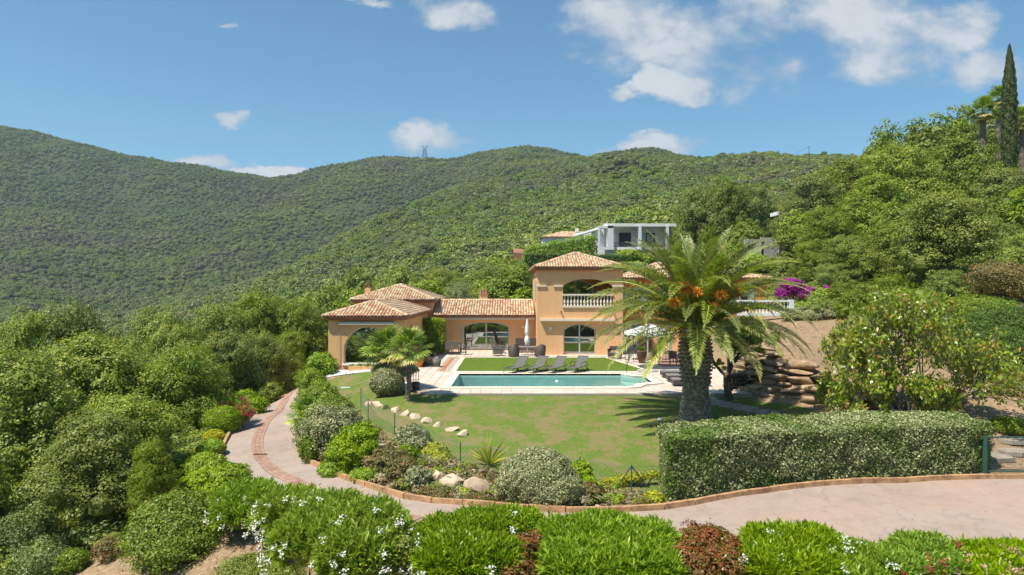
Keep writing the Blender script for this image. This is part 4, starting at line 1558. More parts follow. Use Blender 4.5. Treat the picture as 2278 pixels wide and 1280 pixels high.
# T: tower -----------------------------------------------------------
roof('tower', [(1.60, 50.25, 6.50), (8.50, 50.25, 6.50), (8.50, 62.2, 6.50), (1.60, 62.2, 6.50)], [(5.05, 54.1, 7.72), (5.05, 58.2, 7.72)], big_sides=(0,), sides=(0, 1, 3))
# D: right wing ------------------------------------------------------
roof('right_wing', [(8.25, 54.3, 5.75), (20.7, 54.3, 5.75), (20.7, 63.5, 5.75), (8.25, 63.5, 5.75)], [(12.5, 58.8, 7.05), (16.6, 58.8, 7.05)], sides=(0, 1, 3))

n_ind = 0
tiles_big.sort(key=lambda q: q[1].y)
for (rf, p, m3) in tiles_big[:300]:
    o = link('roof_tile', tile_mesh, rf)
    o.matrix_local = Matrix.Translation(p) @ m3.to_4x4()
by = {}
for (rf, p, m3) in tiles_big[300:] + tiles_small:
    by.setdefault(rf, []).append((p, m3))
for rf, L in by.items():
    V, Fa, rn = [], [], []
    for i, (p, m3) in enumerate(L):
        V.append(TVa @ np.array(m3).T + np.array(p))
        Fa.append(TFa + i * len(TVa)); rn += [random.random()] * len(TFa)
    me = mesh_np('roof_tiles', np.concatenate(V), np.concatenate(Fa), M['tile'], True, {'rnd': rn})
    props(link('roof_tiles', me, rf), kind='stuff')

# --- walls ----------------------------------------------------------
BIGARCH = (-10.40, -7.45, .28, 1.10, 2.58)
SIDEARCH = (44.2, 45.9, .0, 1.9, 2.55)
m = MB()
wall_mesh(m, 'y', 42.2, -11.36, -6.65, -.6, 3.10, .3, [BIGARCH])
wall_mesh(m, 'x', -6.65, 42.5, 54.0, -.3, 3.09, .3, [SIDEARCH], sgn=-1)
wall_mesh(m, 'x', -11.36, 42.5, 54.0, -.8, 3.09, .3, [], sgn=1)
vl(m.build('wall', M['stucco2'], villa))
window('y', 42.42, BIGARCH, 'white', 'glass_dark', mull=(), w=.035)
window('x', -6.85, SIDEARCH, 'alu', 'glass_dark', mull=())
m = MB()
wall_mesh(m, 'y', 54.0, -12.45, -6.3, 0, 3.9, .3, [])
wall_mesh(m, 'x', -6.3, 54.3, 61.7, 0, 3.89, .3, [], sgn=-1)
wall_mesh(m, 'x', -12.45, 54.3, 61.7, -.6, 3.89, .3, [], sgn=1)
wall_mesh(m, 'y', 61.7, -12.45, -6.3, -1, 3.88, .3, [])
vl(m.build('wall', M['stucco2'], villa))
# wing
WGL = (X(1030, 54.3), X(1133, 54.3), .02, 1.92, 2.28)
m = MB()
wall_mesh(m, 'y', 54.2, -6.25, 1.88, -.2, 2.68, .3, [WGL])
vl(m.build('wall', M['stucco'], villa))
fw = window('y', 54.45, WGL, 'alu', 'glass', mull=(.5,), w=.09)
MB().bb(WGL[0] - .12, WGL[0], 54.16, 54.2, 0, 2.0).build('trim', M['shutter'], fw)
# tower with loggia
LOG = (X(1252, 50.7), X(1363, 50.7), 3.62, 5.10, 5.62)
TGL = (X(1253, 50.8), X(1325, 50.8), .03, 1.90, 2.30)
m = MB()
wall_mesh(m, 'y', 50.6, 1.88, 8.22, -.3, 6.38, .32, [TGL, LOG])
wall_mesh(m, 'x', 1.88, 50.92, 62, -.3, 6.37, .3, [], sgn=1)
wall_mesh(m, 'x', 8.22, 50.92, 62, -.3, 6.37, .3, [], sgn=-1)
vl(m.build('wall', M['stucco'], villa, bevel=0.0))
m = MB()                                          # recessed loggia room
lw = X(1312, 53)
LWIN = (X(1238, 53.0), X(1321, 53.0), 3.62, 5.15, 5.60)
m.bb(2.2, 7.9, 50.95, 53.3, 3.44, 3.6)
wall_mesh(m, 'y', 53.1, 2.2, 7.9, 3.6, 6.36, .15, [LWIN])
m.bb(LOG[1] + .03, LOG[1] + .18, 50.93, 53.1, 3.6, 6.3)
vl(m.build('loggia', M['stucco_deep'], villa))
window('y', 53.2, LWIN, 'alu', 'glass', mull=(.5,), w=.09)
window('y', 50.82, TGL, 'alu', 'glass', mull=(.5,), w=.09)
# tower trim: imposts, sill, awning boxes
for (a, b) in ((1193.5, 1216), (1231, 1252.5), (1362.5, 1387)):
    vl(MB().bb(X(a, 50.55), X(b, 50.55), 50.50, 50.66, 5.06, 5.18).build('impost', M['cream'], villa))
bal = empty('balustrade', (X(1307, 50.6), 50.6, 3.62), 'cream stone balustrade with fifteen turned balusters on the tower balcony', 'balustrade')
bal.location = (0, 0, 0); bpy.data.objects.remove(bal)
balu = vl(MB().bb(LOG[0] - .02, LOG[1] + .04, 50.52, 50.80, 4.40, 4.52).build('balustrade', M['cream'], villa))
MB().bb(LOG[0] - .04, LOG[1] + .06, 50.50, 50.84, 3.52, 3.66).build('plinth', M['cream'], balu)
bprof = [(.075, 0), (.075, .06), (.045, .09), (.055, .13), (.085, .24), (.085, .32), (.05, .46), (.035, .58), (.05, .64), (.07, .67), (.07, .74)]
bmesh_ = MB().lathe(bprof, 10).mesh('baluster', M['cream'], True)
for k in range(15):
    x = LOG[0] + (k + .55) * (LOG[1] - LOG[0]) / 15.1
    link('baluster', bmesh_, balu, (x, 50.66, 3.66))
vl(MB().bb(X(1202, 50.4), X(1368, 50.4), 50.28, 50.6, 2.52, 2.68).build('awning', M['cream'], villa))
vl(MB().bb(X(966, 53.5), X(1190, 53.6), 53.72, 54.2, 2.46, 2.64).build('awning', M['cream'], villa))
aw = vl(MB().bb(X(754, 42), X(877, 42), 41.98, 42.2, 2.70, 2.86).build('awning', M['alu'], villa))
MB().bar((X(876, 42), 42.0, 2.75), (X(877, 41.9), 41.95, 2.05), .015).build('crank', M['alu'], aw)
# spouts, wall lamps, drainpipe, shutter
for px in (1248, 1365):
    vl(MB().bar((X(px, 50.5), 50.62, Zp(693, 50.5)), (X(px, 50.4), 50.38, Zp(694, 50.5)), .06, 8).build('spout', M['terracotta'], villa))
for (px, py, Y) in ((1224, 731, 50.6), (1164, 728, 54.2), (1341, 731, 50.6)):
    if px == 1341: continue
    x, y, z = P(px, py, Y)
    vl(MB().bb(x - .09, x + .09, y - .12, y, z - .09, z + .09).build('wall_lamp', M['white'], villa))
vl(MB().bb(1.80, 1.86, 53.0, 54.6, Zp(668, 54), Zp(625, 54)).build('shutter', M['shutter'], villa))
vl(MB().bar((X(755, 42.1), 42.15, .2), (X(755, 42.1), 42.15, 2.75), .018).build('drainpipe', M['alu'], villa))
# genoise (stepped cornice) under each eave
m = MB()
m.bb(-11.55, -6.5, 42.02, 42.2, 3.0, 3.09); m.bb(-6.65, -6.5, 42.2, 54, 3.0, 3.09)
m.bb(-12.6, -6.15, 53.85, 54.0, 3.8, 3.88); m.bb(-6.3, -6.15, 54, 61.9, 3.8, 3.88)
m.bb(1.72, 8.36, 50.42, 50.6, 6.27, 6.36); m.bb(1.72, 1.88, 50.6, 62, 6.27, 6.36); m.bb(-6.2, 1.86, 53.9, 54.2, 2.64, 2.67)
vl(m.build('cornice', M['terracotta'], villa))
# plinth window sill + planter
vl(MB().bb(BIGARCH[0] - .08, BIGARCH[1] + .08, 42.08, 42.22, .20, .30).build('sill', M['white'], villa))
# chimneys
c1 = vl(MB().bb(X(812, 57), X(824, 57), 56.9, 57.35, 4.2, 4.98).build('chimney', M['stucco2'], villa))
m = MB()
for s in (-1, 1):
    xx = X(818, 57)
    m.add([(xx + s * .22, 56.88, 4.98), (xx + s * .22, 57.37, 4.98), (xx, 57.37, 5.42), (xx, 56.88, 5.42), (xx + s * .17, 56.88, 4.98), (xx + s * .17, 57.37, 4.98), (xx, 57.37, 5.34), (xx, 56.88, 5.34)],
          [(0, 1, 2, 3), (4, 5, 6, 7), (0, 3, 7, 4), (1, 5, 6, 2)])
m.bb(X(818, 57) - .1, X(818, 57) + .1, 56.95, 57.3, 5.38, 5.46)
m.build('chimney_cap', M['tilebase'], c1)
c2 = vl(MB().bb(X(1067, 57.5), X(1085, 57.5), 57.2, 57.75, 3.5, 4.45).build('chimney', M['stucco'], villa))
m = MB()
for k in range(3):
    xx = X(1070 + 6 * k, 57.5)
    m.tube([(xx, 57.2, 4.42), (xx, 57.2, 4.78)], [.11, .085], 10)
m.bb(X(1067, 57.5), X(1085, 57.5), 57.12, 57.75, 4.78, 4.83)
m.build('chimney_cap', M['tile'], c2)
c3 = vl(MB().bb(X(1333, 60), X(1338, 60), 59.8, 60.0, 6.9, 7.55).build('chimney', M['tilebase'], villa))
# right wing walls
DO = [(8.9, 9.75, .0, 2.15, 2.15), (11.2, 12.6, 0, 2.15, 2.15)]
DU = [(9.2, 10.4, 3.2, 4.9, 4.9), (12.4, 13.6, 3.2, 4.9, 4.9), (17.6, 19.0, 3.4, 4.9, 4.9)]
m = MB()
wall_mesh(m, 'y', 54.7, 8.25, 20.4, -.3, 5.63, .3, DO[:1] + DU[:1] + DO[1:] + DU[1:])
wall_mesh(m, 'x', 20.4, 55, 63, 0, 5.62, .3, [], sgn=-1)
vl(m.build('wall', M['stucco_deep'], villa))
for o in DO + DU:
    f = window('y', 54.9, o, 'white', 'glass_dark', mull=(.5,), w=.06)
    for s in (o[0] - .36, o[1] + .02):
        MB().bb(s, s + .36, 54.63, 54.68, o[2], o[4]).build('shutter', M['teal'], f)
# interior: floors and back walls so the rooms read as rooms
m = MB()
m.bb(-6.2, 1.8, 57.0, 57.15, -.05, 3.6); m.bb(-6.2, 1.8, 54.5, 57, -.10, -.02)
m.bb(2.2, 7.9, 56.0, 56.15, 0, 3.4); m.bb(2.2, 7.9, 50.95, 56, -.1, .0); m.bb(2.2, 7.9, 51, 56, 3.3, 3.42)
m.bb(-11.0, -7, 46.5, 46.6, 0, 3.0); m.bb(-11, -7, 42.5, 46.5, -.12, -.02)
m.bb(2.2, 7.9, 56.0, 56.15, 3.6, 6.3); m.bb(8.3, 20, 57.5, 57.6, 0, 5.6)
vl(m.build('interior', M['room'], villa))
m = MB()
for i in range(7):
    m.tube([(WGL[1] - .15 - .11 * i, 54.7 + .03 * (i % 2), .05), (WGL[1] - .15 - .11 * i, 54.7, 2.2)], .05, 6)
vl(m.build('curtain', M['canvas'], villa))

# planter under the big arch, pebbles, flat steps
pln = empty('planter', (X(830, 41.6), 41.6, 0), 'low cream planter box of succulents under the big arched window', 'planter')
MB().bb(-1.45, 1.55, -.25, .3, -.15, .22).build('box', M['stucco2'], pln)
r = np.random.default_rng(5)
C = np.stack([r.uniform(-1.4, 1.5, 160), r.uniform(-.2, .2, 160), np.full(160, .25)], 1)
V, rnd = blades(C, unit(np.array([0, 0, 1.]) + rdir(160, r) * .5), 7, .22, .05, .7, r, r.random(160))
link('succulents', leaf_mesh('succulents', V, rnd, M['fanpalm']), pln)

# ------------------------------------------------------------------ houses up the slope
wh = empty('modern_house', (X(1410, 105), 105, 9), 'flat-roofed white modern house with two recessed balconies, above the villa', 'house')
def wl(o): o.location = (-X(1410, 105), -105, -9); return o
def wx(px): return X(px, 105)
def wz(py): return Zp(py, 105)
m = MB()
m.bb(wx(1326), wx(1372), 109.5, 113, wz(600), wz(505))
m.bb(wx(1372), wx(1505), 107.6, 114, wz(600), wz(500))                # back wall mass
m.bb(wx(1372), wx(1503), 105.3, 107.6, wz(556), wz(549))              # balcony slab
m.bb(wx(1326), wx(1500), 106.2, 114, wz(615), wz(556))
m.bb(wx(1350), wx(1505), 105, 114, wz(504), wz(497.5))                # roof slab
wl(m.build('wall', M['offwhite'], wh))
m = MB()
m.bb(wx(1352), wx(1364.5), 104.9, 106.8, wz(556), wz(500))
m.bb(wx(1421), wx(1427), 104.9, 107.6, wz(557), wz(502)); m.bb(wx(1482), wx(1488), 104.9, 107.6, wz(557), wz(502))
m.bb(wx(1331), wx(1352), 104.9, 105.4, wz(556), wz(550)); m.bb(wx(1331), wx(1335), 104.9, 105.4, wz(550), wz(508))
m.bb(wx(1331), wx(1365), 104.9, 105.6, wz(508), wz(503)); m.bb(wx(1331), wx(1352), 109, 109.4, wz(556), wz(503))
wl(m.build('frame', M['greyblue'], wh))
for (a, b, c_, d) in ((1383, 1410, 515, 546.5), (1444, 1465, 516, 539)):
    f = wl(MB().bb(wx(a), wx(b), 107.45, 107.58, wz(d), wz(c_)).build('window', M['dark'], wh))
    if a == 1444:
        MB().bb(wx(a + 2), wx((a + b) / 2 - .5), 107.38, 107.44, wz(d - 2), wz(c_ + 2)).build('pane', M['glass_dark'], f)
        MB().bb(wx((a + b) / 2 + .5), wx(b - 2), 107.38, 107.44, wz(d - 2), wz(c_ + 2)).build('pane', M['glass_dark'], f)
    else:
        for k in range(8):
            z = wz(d) + (wz(c_) - wz(d)) * (k + .5) / 8
            MB().bb(wx(a + .8), wx(b - .8), 107.38, 107.44, z - .1, z + .1).build('shutter_slat', M['dark'], f)
m = MB()
for (a, b) in ((1364.5, 1421), (1427, 1482)):
    for k in range(4):
        m.bar((wx(a), 105.3, wz(548.5 - 3 * k)), (wx(b), 105.3, wz(548.5 - 3 * k)), .03, 4)
wl(m.build('railing', M['metal'], wh))
wl(MB().bar((wx(1357), 108, wz(497)), (wx(1357), 108, wz(489)), .08).bb(wx(1347), wx(1354), 107, 108, wz(499), wz(494)).build('roof_vent', M['alu'], wh))
sh = empty('white_house', (X(1255, 118), 118, 9), 'small white house with a terracotta roof and one blue window, left of the modern house', 'house')
def hl(o): o.location = (-X(1255, 118), -118, -9); return o
def hx(px): return X(px, 118)
def hz(py): return Zp(py, 118)
hl(MB().bb(hx(1207), hx(1330), 118, 124, hz(580), hz(527)).build('wall', M['white'], sh))
m = MB()
m.add([(hx(1203), 117.6, hz(527)), (hx(1318), 117.6, hz(527)), (hx(1318), 122, hz(512.5)), (hx(1252), 122, hz(512.5)), (hx(1203), 126, hz(527)),
       (hx(1203), 117.6, hz(529)), (hx(1318), 117.6, hz(529)), (hx(1318), 126, hz(527))], [(0, 1, 2, 3), (4, 0, 3), (0, 5, 6, 1), (1, 7, 2), (4, 3, 2, 7)])
hr = hl(m.build('roof', M['tilebase'], sh))
V, Fa, rn = [], [], []
i = 0
for a in np.arange(1206, 1318, 1.9):
    h1 = min(1.0, (a - 1203) / 49)
    for t in np.arange(0, h1 - .02, .16):
        p0 = Vector((hx(a), 117.6, hz(527))).lerp(Vector((hx(a), 122, hz(512.5))), t)
        q = TVa * np.array([.75, 1.9, .75]); q[:, 2] += q[:, 1] * .24
        V.append(q + np.array(p0)); Fa.append(TFa + i * len(TVa)); rn += [random.random()] * len(TFa); i += 1
props(link('roof_tiles', mesh_np('roof_tiles', np.concatenate(V), np.concatenate(Fa), M['tile'], True, {'rnd': rn}), hr), kind='stuff')
bw = hl(MB().bb(hx(1229.5), hx(1240), 117.9, 118.0, hz(541.5), hz(534)).build('window', simple('blue_frame', (.05, .09, .2), .5), sh))
MB().bb(hx(1231), hx(1234.3), 117.85, 117.9, hz(540.5), hz(535)).build('pane', M['glass_dark'], bw)
MB().bb(hx(1235.2), hx(1238.6), 117.85, 117.9, hz(540.5), hz(535)).build('pane', M['glass_dark'], bw)
hl(MB().bb(hx(1284), hx(1291), 121, 121.8, hz(513), hz(505)).build('chimney', M['white'], sh))
# sloping white roof edge and grey link between the two
m = MB()
A_ = [P(1352, 499, 105), P(1276, 523, 113), P(1276, 526.5, 113), P(1352, 504, 105)]
m.add([tuple(a) for a in A_] + [(a[0] + .3, a[1] + 2.2, a[2]) for a in A_], [(0, 1, 2, 3), (7, 6, 5, 4), (0, 4, 5, 1), (3, 2, 6, 7), (1, 5, 6, 2), (0, 3, 7, 4)])
wl(m.build('roof_edge', M['white'], wh))
m = MB()
m.bb(hx(1296), hx(1330), 114, 116, hz(580), hz(522))
m.bb(hx(1276), hx(1292), 113, 114, hz(560), hz(523))
wl(m.build('link_wing', M['greyblue'], wh))
th = empty('farmhouse', (X(1160, 170), 170, 12), 'roof of a terracotta farmhouse half sunk in the trees, left of the bright hedge', 'house')
m = MB()
m.add([(-1.8, 0, 0), (2.0, 0, -.2), (2.0, 3, .9), (-1.8, 3, 1.0), (-1.8, 0, -2), (2, 0, -2)], [(0, 1, 2, 3), (0, 4, 5, 1)])
th.location = (X(1160, 150), 150, Zp(562, 150))
m.build('roof', M['tilebase'], th)
# concrete retaining wall with pillar and posts behind the right wing
rw = empty('retaining_wall', (X(1700, 92), 92, 7), 'grey concrete retaining wall with a doorway under the trees behind the right wing', 'wall')
def rl(o): o.location = (-X(1700, 92), -92, -7); return o
def rx(px): return X(px, 92)
def rz(py): return Zp(py, 92)
m = MB()
m.bb(rx(1660), rx(1697), 92.5, 93, rz(585), rz(532)); m.bb(rx(1704), rx(1733), 92.5, 93, rz(585), rz(528)); m.bb(rx(1737), rx(1770), 92.2, 92.7, rz(570), rz(522))
m.bb(rx(1697), rx(1704), 92.5, 93, rz(536), rz(528))
rl(m.build('wall', M['concrete'], rw))
rl(MB().bb(rx(1697), rx(1704), 93.6, 93.8, rz(585), rz(534)).build('doorway', M['dark'], rw))
up = empty('utility_pole', (rx(1733), 91.5, gz1(rx(1733), 91.5)), 'rusty brown utility pole in front of the concrete wall', 'pole')
MB().tube([(0, 0, -1), (0, 0, rz(468) - up.location.z)], [.16, .13], 8).build('pole', M['rust'], up)
wp = empty('white_post_frame', (rx(1742), 92, gz1(rx(1742), 94)), 'white posts carrying a flat canopy roof beside the rusty pole', 'canopy')
b0 = wp.location.z
for a in (1740.5, 1745):
    MB().bb(rx(a) - rx(1742) - .06, rx(a) - rx(1742) + .06, 2.0, 2.12, 0, rz(478) - b0).build('post', M['white'], wp)
MB().bb(-.6, .9, .5, 3, rz(478) - b0, rz(470) - b0).build('canopy_roof', M['white'], wp)
whr = empty('white_villa', (X(2235, 95), 95, 10), 'corner of a white villa showing through the trees at the right edge', 'house')
m = MB().bb(-1.0, 2.4, 0, 3, Zp(530, 95) - 10, Zp(488, 95) - 10); m.build('wall', M['white'], whr)

# electricity pylon on the far ridge and mast with wire on the near ridge
py_ = empty('electricity_pylon', (X(945, 880), 880, Zp(352, 880)), 'small lattice electricity pylon standing on the far ridge', 'pylon')
m = MB()
h = 27 / FPX * 880; w0 = 5.5 / FPX * 880
for (sx, sy) in ((1, 1), (1, -1), (-1, 1), (-1, -1)):
    m.bar((sx * w0, sy * w0, 0), (sx * w0 * .35, sy * w0 * .35, h * .8), .22, 4)
    m.bar((sx * w0 * .35, sy * w0 * .35, h * .8), (sx * w0 * 1.1, sy * w0 * .2, h), .2, 4)
for k in range(5):
    z0, z1 = h * .16 * k, h * .16 * (k + 1)
    f0, f1 = w0 * (1 - .65 * k / 5), w0 * (1 - .65 * (k + 1) / 5)
    for sy in (-1, 1):
        m.bar((-f0, sy * f0, z0), (f1, sy * f1, z1), .14, 4); m.bar((f0, sy * f0, z0), (-f1, sy * f1, z1), .14, 4)
m.bar((-w0 * 1.2, 0, h * .97), (w0 * 1.2, 0, h * .97), .2, 4)
m.build('lattice', M['metal'], py_)
mz = empty('mast', (X(1800, 330), 330, Zp(356, 330)), 'thin utility mast with a wire on the wooded ridge at right', 'mast')
MB().bar((0, 0, -3), (0, 0, 30 / FPX * 330), .14, 6).bar((-.9, 0, 28 / FPX * 330), (.5, 0, 28.6 / FPX * 330), .09, 4).build('pole', M['metal'], mz)
MB().bar((0, 0, 29 / FPX * 330), (X(1745, 330) - X(1800, 330), 30, 3 / FPX * 330), .035, 4).build('wire', M['metal'], mz)
# ------------------------------------------------------------------ furniture on the terrace
def lounger(label, loc, rot, arms=False):
    e = empty('sun_lounger', loc, label, 'sun lounger', 'grey sun loungers in a row by the pool', rot)
    # local: foot at y=0, head toward +y
    W2 = .31
    m = MB()
    pts = [(0, .0, .30), (0, .45, .27), (0, 1.15, .31)]
    for i in range(2):
        a, b = pts[i], pts[i + 1]
        m.add([(-W2, a[1], a[2]), (W2, a[1], a[2]), (W2, b[1], b[2]), (-W2, b[1], b[2]), (-W2, a[1], a[2] - .02), (W2, a[1], a[2] - .02), (W2, b[1], b[2] - .02), (-W2, b[1], b[2] - .02)],
              [(0, 1, 2, 3), (7, 6, 5, 4), (0, 4, 5, 1)])
    m.build('seat', M['sling'], e)
    m = MB()
    a, b = (1.15, .31), (1.78, .86)
    m.add([(-W2, a[0], a[1]), (W2, a[0], a[1]), (W2, b[0], b[1]), (-W2, b[0], b[1]), (-W2, a[0] + .02, a[1] - .01), (W2, a[0] + .02, a[1] - .01), (W2, b[0] + .02, b[1] - .01), (-W2, b[0] + .02, b[1] - .01)],
          [(0, 1, 2, 3), (7, 6, 5, 4), (0, 4, 5, 1), (3, 2, 6, 7), (1, 5, 6, 2), (0, 3, 7, 4)])
    m.build('backrest', M['sling'], e)
    m = MB()
    for s in (-1, 1):
        x = s * (W2 + .015)
        m.tube([(x, 0, .31), (x, .45, .28), (x, 1.15, .32), (x, 1.85, .33)], .02, 6)
        m.bar((x, 1.15, .31), (x, 1.79, .87), .018)
        m.bar((x, 1.48, .58), (x, 1.75, .33), .014)
    m.bar((-W2, 1.79, .87), (W2, 1.79, .87), .018).bar((-W2, 0, .31), (W2, 0, .31), .02)
    m.build('frame', M['metal'], e)
    for (x, y0, y1) in ((-W2, .05, -.03), (W2, .05, -.03), (-W2, 1.5, 1.6), (W2, 1.5, 1.6)):
        MB().bar((x, y0, .3), (x, y1, .02 if y0 < 1 else .12), .017).build('leg', M['metal'], e)
    for x in (-W2 - .03, W2 + .03):
        w_ = MB().tube([(x - .02, 1.62, .1), (x + .02, 1.62, .1)], .10, 12).build('wheel', M['dark'], e)
    if arms:
        for s in (-1, 1):
            x = s * (W2 + .05)
            MB().tube([(x, .75, .3), (x, .75, .56), (x, 1.25, .58), (x, 1.35, .52)], .02, 6).build('armrest', M['metal'], e)
    return e

AX = math.radians(-31)
for lab, fx, fy, arm in (('grey sun lounger farthest left in the poolside row', 1131, 830.5, False), ('second grey sun lounger from the left in the poolside row', 1176, 830.5, False),
                         ('third grey sun lounger from the left, beside the one with arms', 1219, 830.5, False), ('grey sun lounger with armrests at the right end of the row', 1269, 830, True)):
    x, y, z = G(fx, fy, .04)
    lounger(lab, (x, y, .01), AX, arm)

def tub_chair(label, loc, rot, mat='wicker', cushion=True):
    e = empty('wicker_tub_chair', loc, label, 'armchair', 'rounded wicker tub chairs', rot)
    m = MB()
    n = 22
    rings = []
    for k in range(n + 1):
        q = math.pi * (.0 + 1.0 * k / n)       # horseshoe: open toward -y
        q = math.radians(-35) + math.radians(250) * k / n
        cx_, sx_ = math.cos(q), math.sin(q)
        hgt = .60 + .30 * max(0, sx_) ** 1.5
        ro = .44
        rings.append([(ro * .88 * cx_, ro * .88 * sx_, .02), (ro * 1.02 * cx_, ro * 1.02 * sx_, hgt), (ro * .86 * cx_, ro * .86 * sx_, hgt + .01), (ro * .74 * cx_, ro * .74 * sx_, .3)])
    vs = [p for r_ in rings for p in r_]
    fs = []
    for k in range(n):
        for j in range(3):
            fs.append((k * 4 + j, (k + 1) * 4 + j, (k + 1) * 4 + j + 1, k * 4 + j + 1))
    fs += [(0, 1, 2, 3), (n * 4 + 3, n * 4 + 2, n * 4 + 1, n * 4)]
    m.add(vs, fs)
    m.build('shell', M[mat], e, smooth=True)
    MB().lathe([(.36, .1), (.38, .3), (.36, .32)], 18).build('seat', M[mat], e)
    if cushion: MB().lathe([(.02, .32), (.33, .33), (.35, .38), (.30, .42), (.02, .43)], 18, (0, -.02, 0)).build('cushion', M['cushion_grey'], e, smooth=True)
    return e

def sofa(name, label, loc, rot, w=1.6, d=.75, h=1.05, mat='wicker', cush='cushion_grey', cat='sofa', back_lean=.12, legs=True):
    e = empty(name, loc, label, cat, None, rot)
    MB().box((0, 0, .24), (w, d, .22)).build('seat', M[mat], e, bevel=.02)
    MB().box((0, d / 2 - .06 + back_lean / 2, .66), (w, .10, h - .30), rx=-.12).build('backrest', M[mat], e, bevel=.02)
    for s in (-1, 1):
        MB().box((s * (w / 2 - .05), -.02, .46), (.10, d - .05, .34)).box((s * (w / 2 - .05), -.04, .64), (.13, d, .05)).build('armrest', M[mat], e, bevel=.015)
    MB().box((0, -.05, .40), (w - .22, d - .15, .12)).build('cushion', M[cush], e, bevel=.04)
    for sx in (-1, 1):
        for sy in (-1, 1):
            MB().bb(sx * (w / 2 - .06) - .025, sx * (w / 2 - .06) + .025, sy * (d / 2 - .06) - .025, sy * (d / 2 - .06) + .025, 0, .14).build('leg', M['metal'], e)
    return e

def dining_chair(label, loc, rot, group, mat='wicker_grey', h=1.0):
    e = empty('dining_chair', loc, label, 'chair', group, rot)
    MB().box((0, 0, .44), (.50, .50, .06)).build('seat', M[mat], e, bevel=.01)
    MB().box((0, .25, .44 + (h - .44) / 2), (.50, .04, h - .44), rx=-.08).build('backrest', M[mat], e, bevel=.01)
    for sx in (-1, 1):
        for sy in (-1, 1):
            MB().bar((sx * .21, sy * .21, 0), (sx * .21, sy * .21, .43), .02, 6).build('leg', M['metal'], e)
        MB().bar((sx * .25, -.2, .64), (sx * .25, .25, .66), .018, 6).bar((sx * .25, -.2, .44), (sx * .25, -.2, .64), .015, 6).build('armrest', M['metal'], e)
    return e

def at(px, py, z=0.02): return G(px, py, z)

tub_chair('brown wicker tub chair left of the closed parasol, back to the lawn', at(1143, 793), math.radians(175))
tub_chair('brown wicker tub chair right of the closed parasol', at(1201, 793), math.radians(200))
sofa('wicker_sofa', 'dark wicker two-seat sofa against the wing wall behind the closed parasol', (X(1172, 52.6), 52.6, .02), 0, 1.75, .8, 1.1)
e = empty('coffee_table', (X(1172, 50.8), 50.8, .02), 'low dark wicker coffee table in front of the sofa', 'table')
MB().box((0, 0, .36), (.9, .5, .05)).build('tabletop', M['wicker'], e)
for sx in (-1, 1):
    for sy in (-1, 1): MB().bar((sx * .4, sy * .2, 0), (sx * .4, sy * .2, .34), .02).build('leg', M['metal'], e)
def high_chair(label, px, py, rot):
    x, y, z = at(px, py)
    e = empty('high_back_armchair', (x, y, z), label, 'armchair', 'grey high-back wicker armchairs', rot)
    MB().box((0, 0, .30), (.62, .64, .34)).build('seat', M['wicker_grey'], e, bevel=.03)
    MB().box((0, .40, .78), (.62, .09, .85), rx=-.22).build('backrest', M['wicker_grey'], e, bevel=.03)
    for s in (-1, 1): MB().box((s * .33, -.02, .55), (.09, .7, .09), rx=.10).box((s * .33, -.02, .35), (.05, .6, .36)).build('armrest', M['wicker_grey'], e, bevel=.02)
    MB().box((0, -.03, .50), (.52, .55, .10)).build('cushion', M['cushion_grey'], e, bevel=.03)
    for sx in (-1, 1):
        for sy in (-1, 1): MB().bar((sx * .27, sy * .28, 0), (sx * .27, sy * .28, .14), .02).build('leg', M['metal'], e)
high_chair('grey high-back wicker armchair turned right, the nearer of the pair by the glass doors', 1107, 791.5, math.radians(100))
high_chair('grey high-back wicker armchair turned right, the farther of the pair by the glass doors', 1112, 786, math.radians(100))
# closed parasol
x, y, z = at(1173, 793)
e = empty('closed_parasol', (x, y + .3, z), 'closed white garden parasol tied round its pole by the sofa', 'parasol')
MB().bar((0, 0, 0), (0, 0, 2.55), .022, 8).build('pole', M['alu'], e)
m = MB()
prof = [(.03, 2.68), (.055, 2.6), (.12, 2.1), (.15, 1.75), (.13, 1.62), (.07, 1.52), (.13, 1.40), (.18, 1.15), (.16, .95), (.10, .82)]
n = 20
vs, fs = [], []
for (r_, zz) in prof:
    for j in range(n):
        q = 2 * math.pi * j / n
        k = 1 + .22 * math.cos(q * 7 + zz * 2) * (1 if zz < 2.5 else .2)
        vs.append((r_ * k * math.cos(q), r_ * k * math.sin(q), zz + (.05 * math.sin(q * 3) if zz < .9 else 0)))
for i in range(len(prof) - 1):
    for j in range(n):
        fs.append((i * n + j, (i + 1) * n + j, (i + 1) * n + (j + 1) % n, i * n + (j + 1) % n))
MB().add(vs, fs).build('canopy', M['canvas'], e, smooth=True)
MB().lathe([(.10, 1.50), (.10, 1.55)], 12).build('tie', M['canvas'], e)
MB().lathe([(.28, 0), (.28, .05), (.05, .08)], 16).build('base', M['concrete'], e)
# dining set at left under the hedge
dining_chair('left one of two grey dining chairs turned backs to the pool by the leafy block', at(998, 789), math.radians(180), 'dining chairs at the left table')
dining_chair('right one of two grey dining chairs turned backs to the pool by the leafy block', at(1014, 789), math.radians(180), 'dining chairs at the left table')
dining_chair('dark side-on dining chair at the right table end before the glass doors', at(1030, 789), math.radians(-90), 'dining chairs at the left table', 'wicker')
dining_chair('dark dining chair at the left end of the table, half behind the leafy block', at(981, 788), math.radians(150), 'dining chairs at the left table', 'wicker')
x, y, z = at(1005, 785)
e = empty('dining_table', (x, y + .3, z), 'rectangular dark dining table between the leafy block and the glass doors', 'table')
MB().box((0, 0, .73), (1.5, .85, .04)).build('tabletop', M['wicker'], e)
for sx in (-1, 1):
    for sy in (-1, 1): MB().bb(sx * .68 - .03, sx * .68 + .03, sy * .36 - .03, sy * .36 + .03, 0, .71).build('leg', M['metal'], e)
